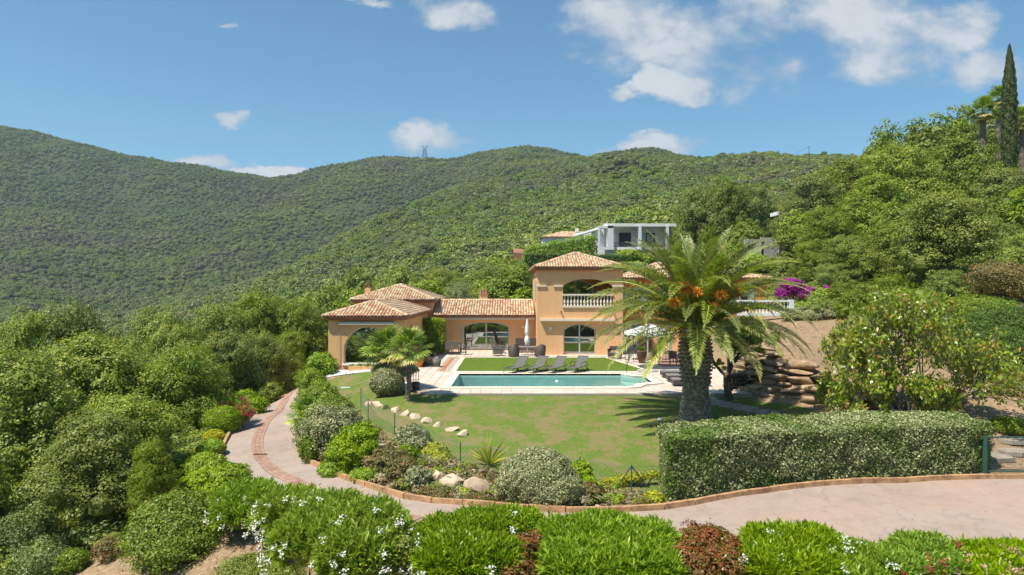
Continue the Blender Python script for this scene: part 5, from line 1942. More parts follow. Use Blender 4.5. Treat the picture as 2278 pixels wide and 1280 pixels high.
# orange lounge corner
x, y, z = at(948, 812)
e = sofa('low_lounge_seat', 'low dark lounge seat with orange cushions beside the pavilion wall', (x, y, z), math.radians(75), 1.5, .8, .8, 'wicker', 'orange_cloth', 'lounge seat')
MB().box((0, .18, .62), (.5, .14, .45), rx=-.35).build('cushion', M['orange_cloth'], e, bevel=.05)
x, y, z = at(972, 816)
e = empty('wicker_planter', (x, y, z), 'round brown wicker pot on the paving beside the orange lounge', 'pot')
MB().lathe([(.20, 0), (.29, .48), (.27, .48), (.22, .1)], 18).build('pot', M['wicker_grey'], e, smooth=True)
MB().lathe([(.18, .42), (.20, .50), (.10, .60), (.02, .63)], 14).build('cushion', M['cushion_grey'], e, smooth=True)
x, y, z = at(932, 817)
e = empty('orange_jar', (x, y, z), 'tall glazed orange jar against the pavilion corner', 'jar')
MB().lathe([(.16, 0), (.20, .08), (.31, .40), (.33, .62), (.28, .85), (.17, .97), (.20, 1.02), (.17, 1.02), (.14, .95)], 22).build('jar', M['orange_pot'], e, smooth=True)
x, y, z = at(925, 866)
e = empty('metal_planter', (x, y, z), 'small bucket of garden torches at the paving edge by the fan palm', 'bucket')
MB().lathe([(.16, 0), (.20, .34), (.18, .34), (.14, .03)], 14).build('bucket', M['wicker'], e, smooth=True)
for k in range(3): MB().bar((-.1 + .1 * k, .02 * k, .2), (-.13 + .14 * k, 0, .9 + .03 * k), .014).tube([(-.13 + .14 * k, 0, .88), (-.13 + .14 * k, 0, .98)], [.02, .045], 8).build('torch', M['metal'], e)
# right-hand furniture
def stool(label, px, py, rot=0):
    x, y, z = at(px, py)
    e = empty('bar_stool', (x, y, z), label, 'bar stool', 'tall metal bar stools', rot)
    MB().lathe([(.19, .74), (.2, .77), (.18, .78)], 14).build('seat', M['metal'], e)
    MB().box((0, .19, 1.0), (.34, .025, .2)).bar((-.16, .19, .76), (-.16, .2, 1.08), .012).bar((.16, .19, .76), (.16, .2, 1.08), .012).build('backrest', M['metal'], e)
    for a in range(4):
        q = math.pi / 4 + a * math.pi / 2
        MB().bar((.25 * math.cos(q), .25 * math.sin(q), 0), (.13 * math.cos(q), .13 * math.sin(q), .75), .014).build('leg', M['metal'], e)
x, y, z = at(1408, 800)
e = empty('bar_table', (x, y, z), 'tall round metal bar table in the shade of the white parasol', 'table')
MB().lathe([(.55, 1.03), (.56, 1.06), (.02, 1.07)], 24).build('tabletop', M['metal'], e)
for a in range(4):
    q = math.pi / 4 + a * math.pi / 2
    MB().bar((.42 * math.cos(q), .42 * math.sin(q), 0), (.2 * math.cos(q), .2 * math.sin(q), 1.03), .02).build('leg', M['metal'], e)
stool('metal bar stool left of the tall round table', 1386, 801, 1.6)
stool('metal bar stool in front of the tall round table', 1404, 806, 3.0)
stool('metal bar stool right of the tall round table', 1428, 802, -1.5)
# white offset parasol
x, y, z = at(1441, 826)
e = empty('offset_parasol', (x, y, z), 'open white offset parasol on a grey pole with a round base, behind the big palm', 'parasol')
MB().lathe([(.62, 0), (.62, .07), (.5, .10), (.02, .11)], 24).build('base', M['alu'], e, smooth=False)
MB().bar((0, 0, .05), (0, 0, 2.75), .045, 10).build('pole', M['alu'], e)
MB().tube([(0, 0, 1.7), (-.5, .5, 2.3), (-1.0, 1.2, 2.75)], .03, 8).tube([(0, 0, 2.75), (.2, .6, 3.0), (-.2, 1.6, 3.05)], .03, 8).build('arm', M['metal'], e)
m = MB()
cx0, cy0, zt, zb, half = .45, 1.8, 2.75, 2.2, 1.5
cor = []
for k in range(8):
    q = k * math.pi / 4 + math.pi / 8
    cor.append((cx0 + half * 1.05 * math.cos(q), cy0 + half * 1.05 * math.sin(q), zb - (.0 if k % 2 else .0)))
vs = [(cx0, cy0, zt)] + cor + [(c[0], c[1], c[2] - .16) for c in cor]
fs = [(0, 1 + k, 1 + (k + 1) % 8) for k in range(8)] + [(1 + k, 9 + k, 9 + (k + 1) % 8, 1 + (k + 1) % 8) for k in range(8)]
m.add(vs, fs).build('canopy', M['canvas'], e)
for k in range(8):
    MB().bar((cx0, cy0, zt - .06), (cor[k][0] * .98 + cx0 * .02, cor[k][1] * .98 + cy0 * .02, zb - .03), .014, 5).build('rib', M['metal'], e)
# pot, low seat, dining chairs on the brown tiles
x, y, z = at(1428, 808)
e = empty('tall_pot', (x, y, z), 'tall brown tapered flowerpot by the parasol pole', 'pot')
MB().lathe([(.20, 0), (.36, .75), (.38, .82), (.33, .82), (.30, .7)], 20).build('pot', simple('brown_pot', (.14, .075, .055), .7, .15), e, smooth=True)
V, rnd = blades(np.array([[0, 0, .85]] * 40), unit(np.array([0, 0, 1.]) + rdir(40) * .5), 6, .4, .04, .6, R, R.random(40))
link('plant', leaf_mesh('pot_plant', V, rnd, M['glossy']), e)
sofa('low_grey_seat', 'low grey seat with a pale back left of the bar table', at(1368, 797), math.radians(-20), .9, .7, .62, 'wicker', 'cushion_grey', 'seat')
for lab, px, py, rt in (('dark dining chair at the left of the brown-tiled floor', 1458, 812, 180), ('dark dining chair back to the house on the brown tiles', 1478, 800, 10), ('dark dining chair close to the palm trunk on the brown tiles', 1498, 812, 160), ('dark dining chair half hidden behind the palm trunk', 1512, 806, -80)):
    dining_chair(lab, at(px, py), math.radians(rt), 'dining chairs on the brown tiles', 'wicker', .92)
x, y, z = at(1482, 806)
e = empty('garden_table', (x, y, z), 'dark square table on the brown-tiled floor behind the palm', 'table')
MB().box((0, 0, .72), (1.2, .8, .04)).build('tabletop', M['wicker'], e)
for sx in (-1, 1):
    for sy in (-1, 1): MB().bb(sx * .55 - .03, sx * .55 + .03, sy * .35 - .03, sy * .35 + .03, 0, .7).build('leg', M['metal'], e)
vl(MB().bb(X(1448, 54), X(1462, 54), 53.4, 54.7, 0, 1.15).build('pier', M['stucco'], villa))
vl(MB().bb(X(1500, 54), X(1530, 54), 53.2, 54.7, 0, 1.1).build('outdoor_kitchen', M['stucco'], villa))
# low grey loungers at the right of the pool
for k, (lab, px, py) in enumerate((('low dark lounge platform, farthest from the camera beside the palm trunk', 1500, 841), ('low dark lounge platform in the middle of the three', 1513, 850), ('low dark lounge platform nearest the camera beside the palm trunk', 1526, 860))):
    x, y, z = at(px, py)
    e = empty('flat_lounger', (x + .3, y + .3, z), lab, 'lounger', 'three flat dark loungers side by side', 0)
    MB().box((0, 0, .20), (1.9, .72, .20)).build('base', M['wicker'], e, bevel=.02)
    MB().box((0, 0, .335), (1.88, .70, .07)).build('mattress', M['cushion_grey'], e, bevel=.02)
e = empty('storage_bench', (11.0, 33.6, 0.02), 'dark slatted bench in the shade beside the small dark-trunked tree', 'bench')
for k in range(4): MB().box((0, 0, .18 + .17 * k), (1.0, .55, .12)).build('slat', M['wicker'], e)
for sx in (-1, 1): MB().bb(sx * .49 - .03, sx * .49 + .03, -.26, .26, 0, .78).build('side', M['metal'], e)
# pebble patch, skimmer, lawn spots
e = empty('leaf_skimmer', (X(768, 36.5), 36.5, gz1(X(768, 36.5), 36.5) + .07), 'pale green pool skimmer with its handle lying on the grass left of the round shrub', 'pool skimmer', rot=.05)
MB().box((0, 0, .0), (.45, .32, .03)).build('net', M['hose'], e)
MB().bar((.22, 0, .01), (.95, .05, .01), .012).build('handle', M['alu'], e)
x, y, z = P(1468, 924, 27.9)
e = empty('lawn_spotlight', (x, y, gz1(x, y) + .03), 'small grey spotlight set in the lawn left of the palm', 'spotlight')
MB().lathe([(.12, 0), (.12, .07), (.10, .09), (.02, .09)], 14).build('housing', M['alu'], e)

# ------------------------------------------------------------------ stones
def rock_verts(r, s, sub=2, box=.72):
    V, Fa = (ICO2 if sub == 2 else ICO3)
    p = np.sign(V) * np.abs(V) ** box
    n = np.zeros(len(V))
    for k in range(15):                                # random facets
        d = rdir(1, r)[0]
        h = r.uniform(.48, .86)
        t = p @ d
        p = p - np.outer(np.maximum(t - h, 0), d)
    ph = r.random(3) * 9
    p = p * (1 + .025 * np.sin(p[:, [1, 2, 0]] * 9 + ph))
    return p * np.array(s), Fa

def stone_obj(name, mat, s, loc, rot, r, parent=None, **kw):
    V, Fa = rock_verts(r, s, **kw)
    me = mesh_np(name, V, Fa, mat, smooth=False)
    return link(name, me, parent, loc, rot)

r = np.random.default_rng(21)
sw = empty('stone_wall', (13, 31.5, 0), 'dry boulder retaining wall below the bare slope, right of the big palm', 'retaining wall')
wall_line = [Vector(p) for p in ((10.9, 35.2, 0), (11.5, 33.3, 0), (12.6, 31.6, 0), (13.9, 30.3, 0), (15.2, 29.3, 0), (16.6, 28.6, 0))]
tops = [2.5, 2.35, 1.9, 1.35, .85, .4]
wl_pts = spline(wall_line, 12)
cum = [0]
for a, b in zip(wl_pts[:-1], wl_pts[1:]): cum.append(cum[-1] + (b - a).length)
def along(s):
    s = min(max(s, 0), cum[-1] - 1e-4)
    i = max(k for k in range(len(cum)) if cum[k] <= s)
    i = min(i, len(wl_pts) - 2)
    t = (s - cum[i]) / (cum[i + 1] - cum[i])
    return wl_pts[i].lerp(wl_pts[i + 1], t), (wl_pts[i + 1] - wl_pts[i]).normalized(), s / cum[-1] * (len(tops) - 1)
row = 0
z = -.12
while z < 2.6:
    h = r.uniform(.26, .46)
    s = r.uniform(-.4, .1)
    while s < cum[-1]:
        L = r.uniform(.7, 1.9)
        p, d, ti = along(s + L / 2)
        i = min(int(ti), len(tops) - 2)
        top = tops[i] + (tops[i + 1] - tops[i]) * (ti - i)
        if z + h * .5 < top:
            nrm = Vector((d.y, -d.x, 0))
            if nrm.y > 0: nrm = -nrm
            q = p - nrm * (.14 * row + r.uniform(-.08, .08))
            base = gz1(p.x, p.y - .3)
            zz = min(-.3, base) + .15 + z + h / 2
            stone_obj('stone', M['rock'], (L * .56, .5, h * .62), (q.x - 13, q.y - 31.5, zz), (r.uniform(-.1, .1), r.uniform(-.09, .09), math.atan2(d.y, d.x) + r.uniform(-.1, .1)), r, sw, box=.42, sub=3)
        s += L * .93
    z += h * .9; row += 1

edge = [(838, 908, 13, 'small pale stone at the upper left end of the stone row on the lawn'), (857, 914, 15, 'pale stone second from the upper left in the lawn stone row'), (880, 921, 12, 'third stone from the upper left in the lawn stone row'),
        (903, 929, 14, 'pale stone fourth from the left in the lawn stone row'), (924, 934, 13, 'fifth pale stone in the curved lawn row'), (950, 938, 14, 'rounded pale stone sixth in the curved lawn row'),
        (974, 943, 10, 'small reddish stone seventh in the curved lawn row'), (1002, 950, 19, 'largest pale slab near the lower right end of the lawn stone row'), (1030, 957, 11, 'flat stone at the lower right end of the lawn stone row'), (822, 903, 9, 'little stone starting the lawn stone row by the fence')]
for (px, py, hw, lab) in edge:
    Yg = 31.6 - (px - 822) / 208 * 4.9
    x = X(px, Yg); zz = gz1(x, Yg)
    o = stone_obj('edging_stone', M['rock_pale'], (hw / FPX * Yg * 1.25, .27, .22), (x, Yg, zz + .02), (.1, r.uniform(-.2, .2), -.6 + r.uniform(-.3, .3)), r, box=.5, sub=3)
    props(o, lab, 'stone', 'pale stones edging the lawn')
for (px, py, Yg, hw, hh, lab) in ((1008, 1074, 22.3, 30, 24, 'angular pale boulder left of the bigger one at the foot of the bank'), (1055, 1083, 21.9, 36, 26, 'largest pale boulder at the foot of the bank beside the road'),
                                 (978, 1062, 23.0, 20, 20, 'smaller pale boulder behind the angular one on the bank'), (1108, 1098, 21.6, 24, 16, 'grey boulder half under the grey-green ball shrub'),
                                 (1330, 1130, 20.8, 11, 9, 'small grey rock at the kerb right of the ball shrub'), (1352, 1135, 20.6, 7, 6, 'little white rock at the kerb right of the ball shrub'),
                                 (845, 1000, 26.5, 24, 18, 'pale rock among the shrubs beside the wire fence'), (1050, 1049, 22.6, 12, 8, 'small stone resting on the largest boulder')):
    Yg = (hit(px, py + hh) or Yg) + .25
    x, y, z = P(px, py, Yg)
    s = (hw / FPX * Yg * .98, hw / FPX * Yg * .8, hh / FPX * Yg * .95)
    o = stone_obj('boulder', M['rock_pale'], s, (x, y, z), (.2, r.uniform(-.2, .2), r.uniform(0, 3)), r, sub=3, box=.5)
    props(o, lab, 'boulder')
# a broad rock at the magnolia's foot
for (x, y, s, lab) in ((17.6, 29.0, (1.1, .8, .45), 'flat brown boulder under the magnolia, left of its stems'), (19.2, 29.6, (.9, .7, .4), 'flat brown boulder under the magnolia, right of its stems')):
    o = stone_obj('boulder', M['rock'], s, (x, y, gz1(x, y) + .2), (.1, .1, .4), r, sub=3)
    props(o, lab, 'boulder')

# kerb stones, brick band, drain
kb = MB().bb(-.001, .001, -.001, .001, -1.6, -1.599).build('kerb', M['kerb'])
props(kb, kind='structure')
kp = spline([(v.x, v.y, 0) for v in kerb[::3]], 6)
acc_, seg_ = 0.0, [kp[0]]
def kerb_piece(a, b):
    d = (b - a); L = d.length; d.normalize(); nn = Vector((-d.y, d.x, 0))
    m = MB()
    za, zb = gz1(a.x, a.y) + .02, gz1(b.x, b.y) + .02
    a2, b2 = a + d * .012, b - d * .012
    j = random.uniform(-.01, .01)
    vs = []
    for p, zz in ((a2, za), (b2, zb)):
        for (o, h) in ((-.07, -.1), (.07, -.1), (.07, .20 + j), (-.05, .20 + j)):
            q = p + nn * o
            vs.append((q.x, q.y, zz + h))
    m.add(vs, [(0, 1, 2, 3), (7, 6, 5, 4), (0, 4, 5, 1), (1, 5, 6, 2), (2, 6, 7, 3), (3, 7, 4, 0)])
    m.build('kerb_stone', M['kerb'], kb)
cur = kp[0]; dist = 0
for v in kp[1:]:
    if (v - cur).length >= .9:
        kerb_piece(cur, v); cur = v
# low kerb on the outer side, far left
kl = [Vector((x, y, 0)) for x, y in roadL if y > 24]
cur = kl[0]
for v in kl[1:]:
    if (v - cur).length >= .9:
        kerb_piece(cur, v); cur = v
# brick band
bpts = spline([(x, y, 0) for x, y in ((-13.6, 50), (-13.5, 43), (-13.0, 38), (-12.2, 33.5), (-10.9, 29.2), (-9.6, 26.3), (-8.0, 23.8), (-5.6, 21.0), (-2.6, 18.9))], 24)
m = MB(); rn = []
s = 0
for a, b in zip(bpts[:-1], bpts[1:]):
    d = b - a; L = d.length; d.normalize(); nn = Vector((-d.y, d.x, 0))
    k = max(1, int(L / .115))
    for i in range(k):
        p = a + d * (L * (i + .5) / k)
        for c_ in (-.16, 0, .16):
            q = p + nn * c_
            m.box((q.x, q.y, 0), (.15, L / k - .014, .03), rz=math.atan2(nn.y, nn.x))
vv = np.array(m.v); cz = gz(vv[:, 0], vv[:, 1]) + .078
m.v = [(a_, b_, c_ + z_) for (a_, b_, c_), z_ in zip(m.v, cz)]
me = m.mesh('bricks', M['brick'])
props(link('bricks', me, road), kind='stuff')
x, y = X(590, 27.2), 27.2
e = empty('drain_cover', (x - .2, y, gz1(x, y) + .10), 'small dark metal drain cover set in the driveway brick band', 'drain cover')
MB().box((0, 0, 0), (.5, .16, .02)).build('frame', M['rust'], e)
for k in range(7): MB().box((-.2 + .067 * k, 0, .015), (.025, .13, .012)).build('bar', M['metal'], e)

# stepping path of irregular slabs from the terrace past the palm
r = np.random.default_rng(8)
pp = spline([(x, y, 0) for x, y in ((8.2, 31.9), (9.2, 30.7), (10.4, 29.6), (11.8, 28.4), (13.2, 27.4), (15, 26.7))], 8)
pth = sheet('path', [(v.x - .25, v.y + .75) for v in pp] + [(v.x + .2, v.y - .7) for v in pp[::-1]], .05, simple('path_gravel', (.26, .22, .18), .95, .3, 9, .5), .4)
for v in pp[::2]:
    for k in (-.38, .12, .45):
        x, y = v.x + k * .45 + r.uniform(-.08, .08), v.y + k + r.uniform(-.08, .08)
        n = 6; pts = []
        for j in range(n):
            q = 2 * math.pi * j / n + r.uniform(-.3, .3)
            pts.append((r.uniform(.26, .40) * math.cos(q), r.uniform(.2, .3) * math.sin(q)))
        o = MB().poly(pts, -.03, .035).build('slab', M['path'], pth, (x, y, gz1(x, y) + .06))

# ------------------------------------------------------------------ wire fence and gate
def mesh_wires(m, a, b, h, step=.16, r_=.0028):
    a, b = Vector(a), Vector(b)
    L = (b - a).length
    n = int(L / step)
    for i in range(-int(h / step), n + 1):
        for s in (1, -1):
            t0, t1 = i * step, i * step + h
            z0, z1 = 0, h
            if t0 < 0: z0 = -t0; t0 = 0
            if t1 > L: z1 = h - (t1 - L); t1 = L
            if t1 <= t0: continue
            p, q = a.lerp(b, t0 / L), a.lerp(b, t1 / L)
            if s < 0: z0, z1 = h - z0, h - z1
            m.bar((p.x, p.y, p.z + z0), (q.x, q.y, q.z + z1), r_, 3)
fp = [(803, 917, 31.6), (819, 951, 29.8), (878, 980, 27.4), (1024, 1036, 23.4), (1290, 1085, 21.9), (1405, 1125, 21.2), (1490, 1120, 21.3)]
fpos = []
for (px, py, Y) in fp:
    x = X(px, Y); fpos.append(Vector((x, Y, gz1(x, Y))))
fe = empty('wire_fence', fpos[3], 'low green chain-link fence with thin posts between the lawn and the road bank', 'fence')
o0 = fpos[3]
for i, v in enumerate(fpos):
    q = v - o0
    MB().bar((q.x, q.y, -.1 + q.z), (q.x, q.y, q.z + .95), .019, 8).build('post', M['green_metal'], fe)
q = fpos[5] - o0
MB().bar((q.x, q.y, q.z + .9), (q.x - .62, q.y + .1, q.z), .022).build('brace', M['green_metal'], fe)
MB().bar((q.x, q.y, q.z + .9), (q.x + .55, q.y + .1, q.z + .2), .022).build('brace', M['green_metal'], fe)
m = MB()
for a, b in zip(fpos[:-1], fpos[1:]):
    mesh_wires(m, a - o0, b - o0, .85)
    m.bar(a - o0 + Vector((0, 0, .88)), b - o0 + Vector((0, 0, .88)), .006, 4)
props(m.build('chain_link', M['green_metal'], fe), kind='stuff')

gx0, gy0 = X(2191, 23.6), 23.6
gt = empty('garden_gate', (gx0, gy0, -1.42), 'low green metal gate with a wire grid beside the long hedge', 'gate')
MB().bb(-.05, .04, -.05, .05, -.1, 1.30).build('post', M['green_metal'], gt)
MB().bb(.05, 2.6, -.02, .02, 1.22, 1.27).bb(.05, 2.6, -.02, .02, .05, .10).bb(.05, .10, -.02, .02, .1, 1.22).bb(2.55, 2.6, -.02, .02, .1, 1.22).build('frame', M['green_metal'], gt)
m = MB()
for k in range(48): m.bar((.1 + .05 * k, 0, .08), (.1 + .05 * k, 0, 1.24), .003, 3)
for k in range(12): m.bar((.08, 0, .1 + .1 * k), (2.56, 0, .1 + .1 * k), .003, 3)
props(m.build('wire_grid', M['green_metal'], gt), kind='stuff')
# flat stones behind the gate
for k, (x, y, s, lab) in enumerate(((17.6, 24.9, .7, 'left flat stepping slab seen through the gate'), (18.6, 25.3, .6, 'middle flat stepping slab seen through the gate'), (19.3, 26.2, .7, 'right flat stepping slab seen through the gate'), (17.9, 26.1, .5, 'farther flat stepping slab seen through the gate'))):
    pts = [(s * math.cos(q + .2 * k) * random.uniform(.8, 1.1), s * .7 * math.sin(q + .2 * k)) for q in [j * 2 * math.pi / 7 for j in range(7)]]
    o = MB().poly(pts, -.1, .05).build('stepping_stone', M['path'], None, (x, y, gz1(x, y) + .05))
    props(o, lab, 'paving slab')
# white balustrade on the upper right terrace
wb = empty('garden_balustrade', (X(1730, 47), 47, Zp(699, 47)), 'white stone balustrade on the upper terrace in front of the magenta bougainvillea', 'balustrade')
hh = (699 - 668) / FPX * 47
x0, x1 = X(1640, 47) - X(1730, 47), X(1765, 47) - X(1730, 47)
MB().bb(x0, x1, -.12, .12, hh - .12, hh).build('rail', M['white'], wb)
MB().bb(x0, x1, -.12, .12, -.12, .08).build('plinth', M['white'], wb)
bm2 = MB().lathe([(a * .95, b * (hh - .2) / .74) for a, b in bprof], 8).mesh('white_baluster', M['white'], True)
k = x0 + .12
while k < x1 - .3:
    link('baluster', bm2, wb, (k, 0, .08)); k += .24
MB().bb(x1 - .3, x1, -.15, .15, -.5, hh + .02).build('pillar', M['white'], wb)
# ------------------------------------------------------------------ the big date palm
def frond_mesh(name, L, elev, droop, seed, mat='palm', nl=92, leafL=.50, tip_dry=0.0, yel=0.0, wid=.033):
    r = np.random.default_rng(seed)
    n = 26
    pts, ang = [np.zeros(3)], elev
    ds = L / n
    for i in range(n):
        t = i / n
        pts.append(pts[-1] + np.array([math.cos(ang), 0, math.sin(ang)]) * ds)
        ang -= droop / n * (.4 + 1.4 * t)
    pts = np.array(pts)
    # rachis
    Vs, Rr = [], []
    for i in range(n):
        a, b = pts[i], pts[i + 1]
        w0 = .045 * (1 - i / n) + .008
        for s in (-1, 1):
            Vs.append([a + [0, s * w0, .0], b + [0, s * w0 * .95, 0], b + [0, 0, .02], a + [0, 0, .02]])
            Rr.append(.75 + .2 * yel)
    S_ = r.uniform(.14, 1.0, nl * 2)
    S_ = np.linspace(.12, 1.0, nl * 2) + r.uniform(-.004, .004, nl * 2)
    S_ = np.clip(S_, .1, .995)
    for k, t in enumerate(S_):
        s = -1 if k % 2 else 1
        f = t * n; i = min(int(f), n - 1); u = f - i
        p = pts[i] * (1 - u) + pts[i + 1] * u
        d = pts[min(i + 1, n)] - pts[i]; d /= np.linalg.norm(d)
        nrm = np.array([-d[2], 0, d[0]])
        ll = leafL * (math.sin(math.pi * min(1, .18 + t * .86)) ** .6) * r.uniform(.85, 1.1) + .05
        fwd = .55 + .5 * t + r.uniform(-.12, .12)
        dirn = d * fwd + np.array([0, s, 0]) * 1.0 + nrm * (.42 + r.uniform(-.25, .25))
        dirn /= np.linalg.norm(dirn)
        sag = np.array([0, 0, -1]) * ll * (.16 + .12 * r.random())
        m1 = p + dirn * ll * .55
        e = p + dirn * ll + sag
        wv = np.cross(dirn, nrm); wv /= np.linalg.norm(wv); wv *= wid * .5
        rv = np.clip(r.random() * .6 + yel * .55, 0, 1)
        Vs.append([p - wv * .6, m1 - wv, m1 + wv, p + wv * .6]); Rr.append(rv)
        Vs.append([m1 - wv, e, e * .999 + m1 * .001, m1 + wv]); Rr.append(np.clip(rv + .15 + tip_dry * .5, 0, 1))
    return leaf_mesh(name, np.array(Vs).reshape(-1, 3), Rr, M[mat])

PX, PY_ = 7.5, 27.9
pbase = gz1(PX, PY_)
palm = empty('date_palm', (PX, PY_, pbase), 'big date palm with orange fruit stalks and stout scaly trunk on the lawn', 'palm tree')
TH = 3.15
prof = [(.76, -.25), (.66, .0), (.62, .25), (.57, .6), (.51, 1.0), (.49, 1.35), (.54, 1.6), (.53, 1.85), (.56, 2.2), (.56, 2.7), (.50, 3.2), (.58, 3.7), (.3, 4.1)]
def prof_r(z):
    zs = [p[1] for p in prof]; rs = [p[0] for p in prof]
    return float(np.interp(z, zs, rs))
n, rows = 64, 90
vs, fs = [], []
r = np.random.default_rng(4)
for i in range(rows + 1):
    z = -.25 + (4.3) * i / rows
    for j in range(n):
        q = 2 * math.pi * j / n
        k = prof_r(z)
        ringw = .025 * math.sin(z * 62 + 2.0 * math.sin(q * 9 + z * 4)) + .02 * math.sin(q * 17 + z * 31) + r.uniform(-.012, .012)
        vs.append(((k + ringw) * math.cos(q), (k + ringw) * math.sin(q), z))
for i in range(rows):
    for j in range(n):
        fs.append((i * n + j, i * n + (j + 1) % n, (i + 1) * n + (j + 1) % n, (i + 1) * n + j))
MB().add(vs, fs).build('trunk', M['palm_bark'], palm)
# cut leaf bases: pointed scales on the trunk
bv = [(-.085, 0, 0), (.085, 0, 0), (.11, .055, .11), (0, .13, .20), (-.11, .055, .11), (0, .10, .02), (0, .02, .17)]
bvm = MB().add([(-.10, -.02, .0), (.10, -.02, .0), (.12, .05, .10), (.05, .12, .19), (-.05, .12, .19), (-.12, .05, .10), (0, -.02, .20), (0, .13, .13)],
               [(0, 1, 2, 5), (5, 2, 7), (2, 3, 7), (3, 4, 7), (4, 5, 7), (3, 6, 4), (1, 6, 2), (2, 6, 3), (0, 5, 6), (5, 4, 6)])
boot = bvm.mesh('leaf_base', M['boot'])
cnt = 0
z = 1.45
while z < 3.75 and cnt < 299:
    nb = 17
    for j in range(nb):
        q = 2 * math.pi * (j + (.5 if int(z * 6.67) % 2 else 0)) / nb + cnt * .003
        k = prof_r(z) + .01
        s = .80 + .38 * min(1, (z - 1.4)) + r.uniform(-.12, .12)
        link('leaf_base', boot, palm, (k * math.cos(q), k * math.sin(q), z), (r.uniform(-.1, .1), 0, q - math.pi / 2), (s, s, s * .85))
        cnt += 1
    z += .15
m = MB()                                              # old scars of the lower trunk, joined
z = .02
while z < 1.5:
    for j in range(20):
        q = 2 * math.pi * (j + r.uniform(0, 1)) / 20
        k = prof_r(z) + .0
        c, s_ = math.cos(q), math.sin(q)
        w_ = r.uniform(.09, .15); hgt = r.uniform(.02, .04); o_ = r.uniform(.02, .06)
        t = (-s_, c)
        a = (k * c - t[0] * w_, k * s_ - t[1] * w_, z); b = (k * c + t[0] * w_, k * s_ + t[1] * w_, z)
        p = ((k + o_) * c, (k + o_) * s_, z + hgt); p2 = (k * c, k * s_, z - .045)
        m.add([a, b, p, p2, (k * .97 * c, k * .97 * s_, z + hgt * 2)], [(0, 3, 2), (3, 1, 2), (0, 2, 4), (2, 1, 4)])
    z += .062
props(m.build('leaf_scars', M['boot'], palm), kind='stuff')

classes = [  # elevation, droop, length, number, yellow, variants
    (84, 40, 3.9, 12, .0), (73, 58, 4.2, 20, .0), (60, 70, 4.4, 26, .0), (46, 78, 4.5, 27, .05), (32, 80, 4.4, 25, .12), (17, 76, 4.3, 20, .25), (2, 70, 3.9, 7, .5)]
CT = 3.95
gi = 0
for ci, (el, dr, L, num, yel) in enumerate(classes):
    meshes = [frond_mesh('frond', L * (1.04 + .06 * v), math.radians(el), math.radians(dr * (.9 + .12 * v)), 100 + ci * 3 + v, yel=yel) for v in range(2)]
    for k in range(num):
        q = 2 * math.pi * (k + r.uniform(-.3, .3)) / num + ci * .7
        rad = .12 + .22 * (90 - el) / 100
        link('frond', meshes[k % 2], palm, (rad * math.cos(q), rad * math.sin(q), CT - .35 + .45 * (el / 90) + r.uniform(-.08, .08)),
             (r.uniform(-.35, .35), r.uniform(-.10, .10), q), (1, 1, 1))
# fruit stalks
for (px, py, dpt, sz) in ((1524, 645, -2.3, .62), (1500, 678, -2.3, .48), (1605, 662, -2.4, .50), (1590, 690, -2.2, .38), (1640, 655, -2.1, .36), (1550, 655, -2.4, .42)):
    x, y, z = P(px, py, PY_ + dpt)
    base = np.array([x - PX, y - PY_, z - pbase])
    m = MB()
    root = Vector((base[0] * .15, base[1] * .15, CT + .1))
    tip = Vector(base) + Vector((0, 0, .1))
    midp = root.lerp(tip, .6) + Vector((0, 0, .45))
    m.tube([root, root.lerp(midp, .5) + Vector((0, 0, .1)), midp, tip], [.035, .03, .025, .02], 5)
    C = np.array(tip)[None, :] + rdir(1, r) * 0
    nst = 260
    D = unit(rdir(nst, r) * np.array([1, 1, .7]) + np.array([0, -.35, -.1]))
    V, rnd = blades(np.repeat(C, nst, 0), D, 3, sz * .68, .026, .25, r, r.random(nst))
    o = m.build('fruit_stalk', M['fruit'], palm, smooth=True)
    link('fruit', leaf_mesh('fruit', V, rnd, M['fruit']), o)
# dry threads & small leaves sprouting at the trunk's right: ivy tuft
V, rnd = crown_leaves([(.95, -.1, 2.15, .3, .3, .35)], 500, .09, r=r, sub=10)
link('ivy_tuft', leaf_mesh('ivy_tuft', V, rnd, M['lime']), palm)

# ------------------------------------------------------------------ fan palms
def fan_mesh(name, seed, pet=.75, rad=.62, seg=26, dry=.0):
    r = np.random.default_rng(seed)
    Vs, Rr = [], []
    e = np.array([pet, 0, pet * .25])
    for s in (-1, 1):
        Vs.append([np.array([0, s * .016, 0]), e + [0, s * .01, 0], e + [0, 0, .015], np.array([0, 0, .02])]); Rr.append(.8)
    for k in range(seg):
        q = math.radians(-125 + 250 * (k + .5) / seg)
        ln = rad * (.72 + .28 * math.cos(q * .7)) * r.uniform(.92, 1.08)
        d = np.array([math.cos(q), math.sin(q), .12 * math.cos(q * 2)])
        d /= np.linalg.norm(d)
        wv = np.array([-math.sin(q), math.cos(q), 0]) * rad * .062
        mid = e + d * ln * .6 + [0, 0, .03 * (1 if k % 2 else -1)]
        tip = e + d * ln + np.array([0, 0, -1]) * ln * r.uniform(.04, .20)
        rv = r.random() * .5 + dry
        Vs.append([e, mid - wv, mid, mid + wv]); Rr.append(rv)
        Vs.append([mid - wv, tip, mid + wv, mid]); Rr.append(min(1, rv + .35))
    return leaf_mesh(name, np.array(Vs).reshape(-1, 3), Rr, M['fanpalm'])
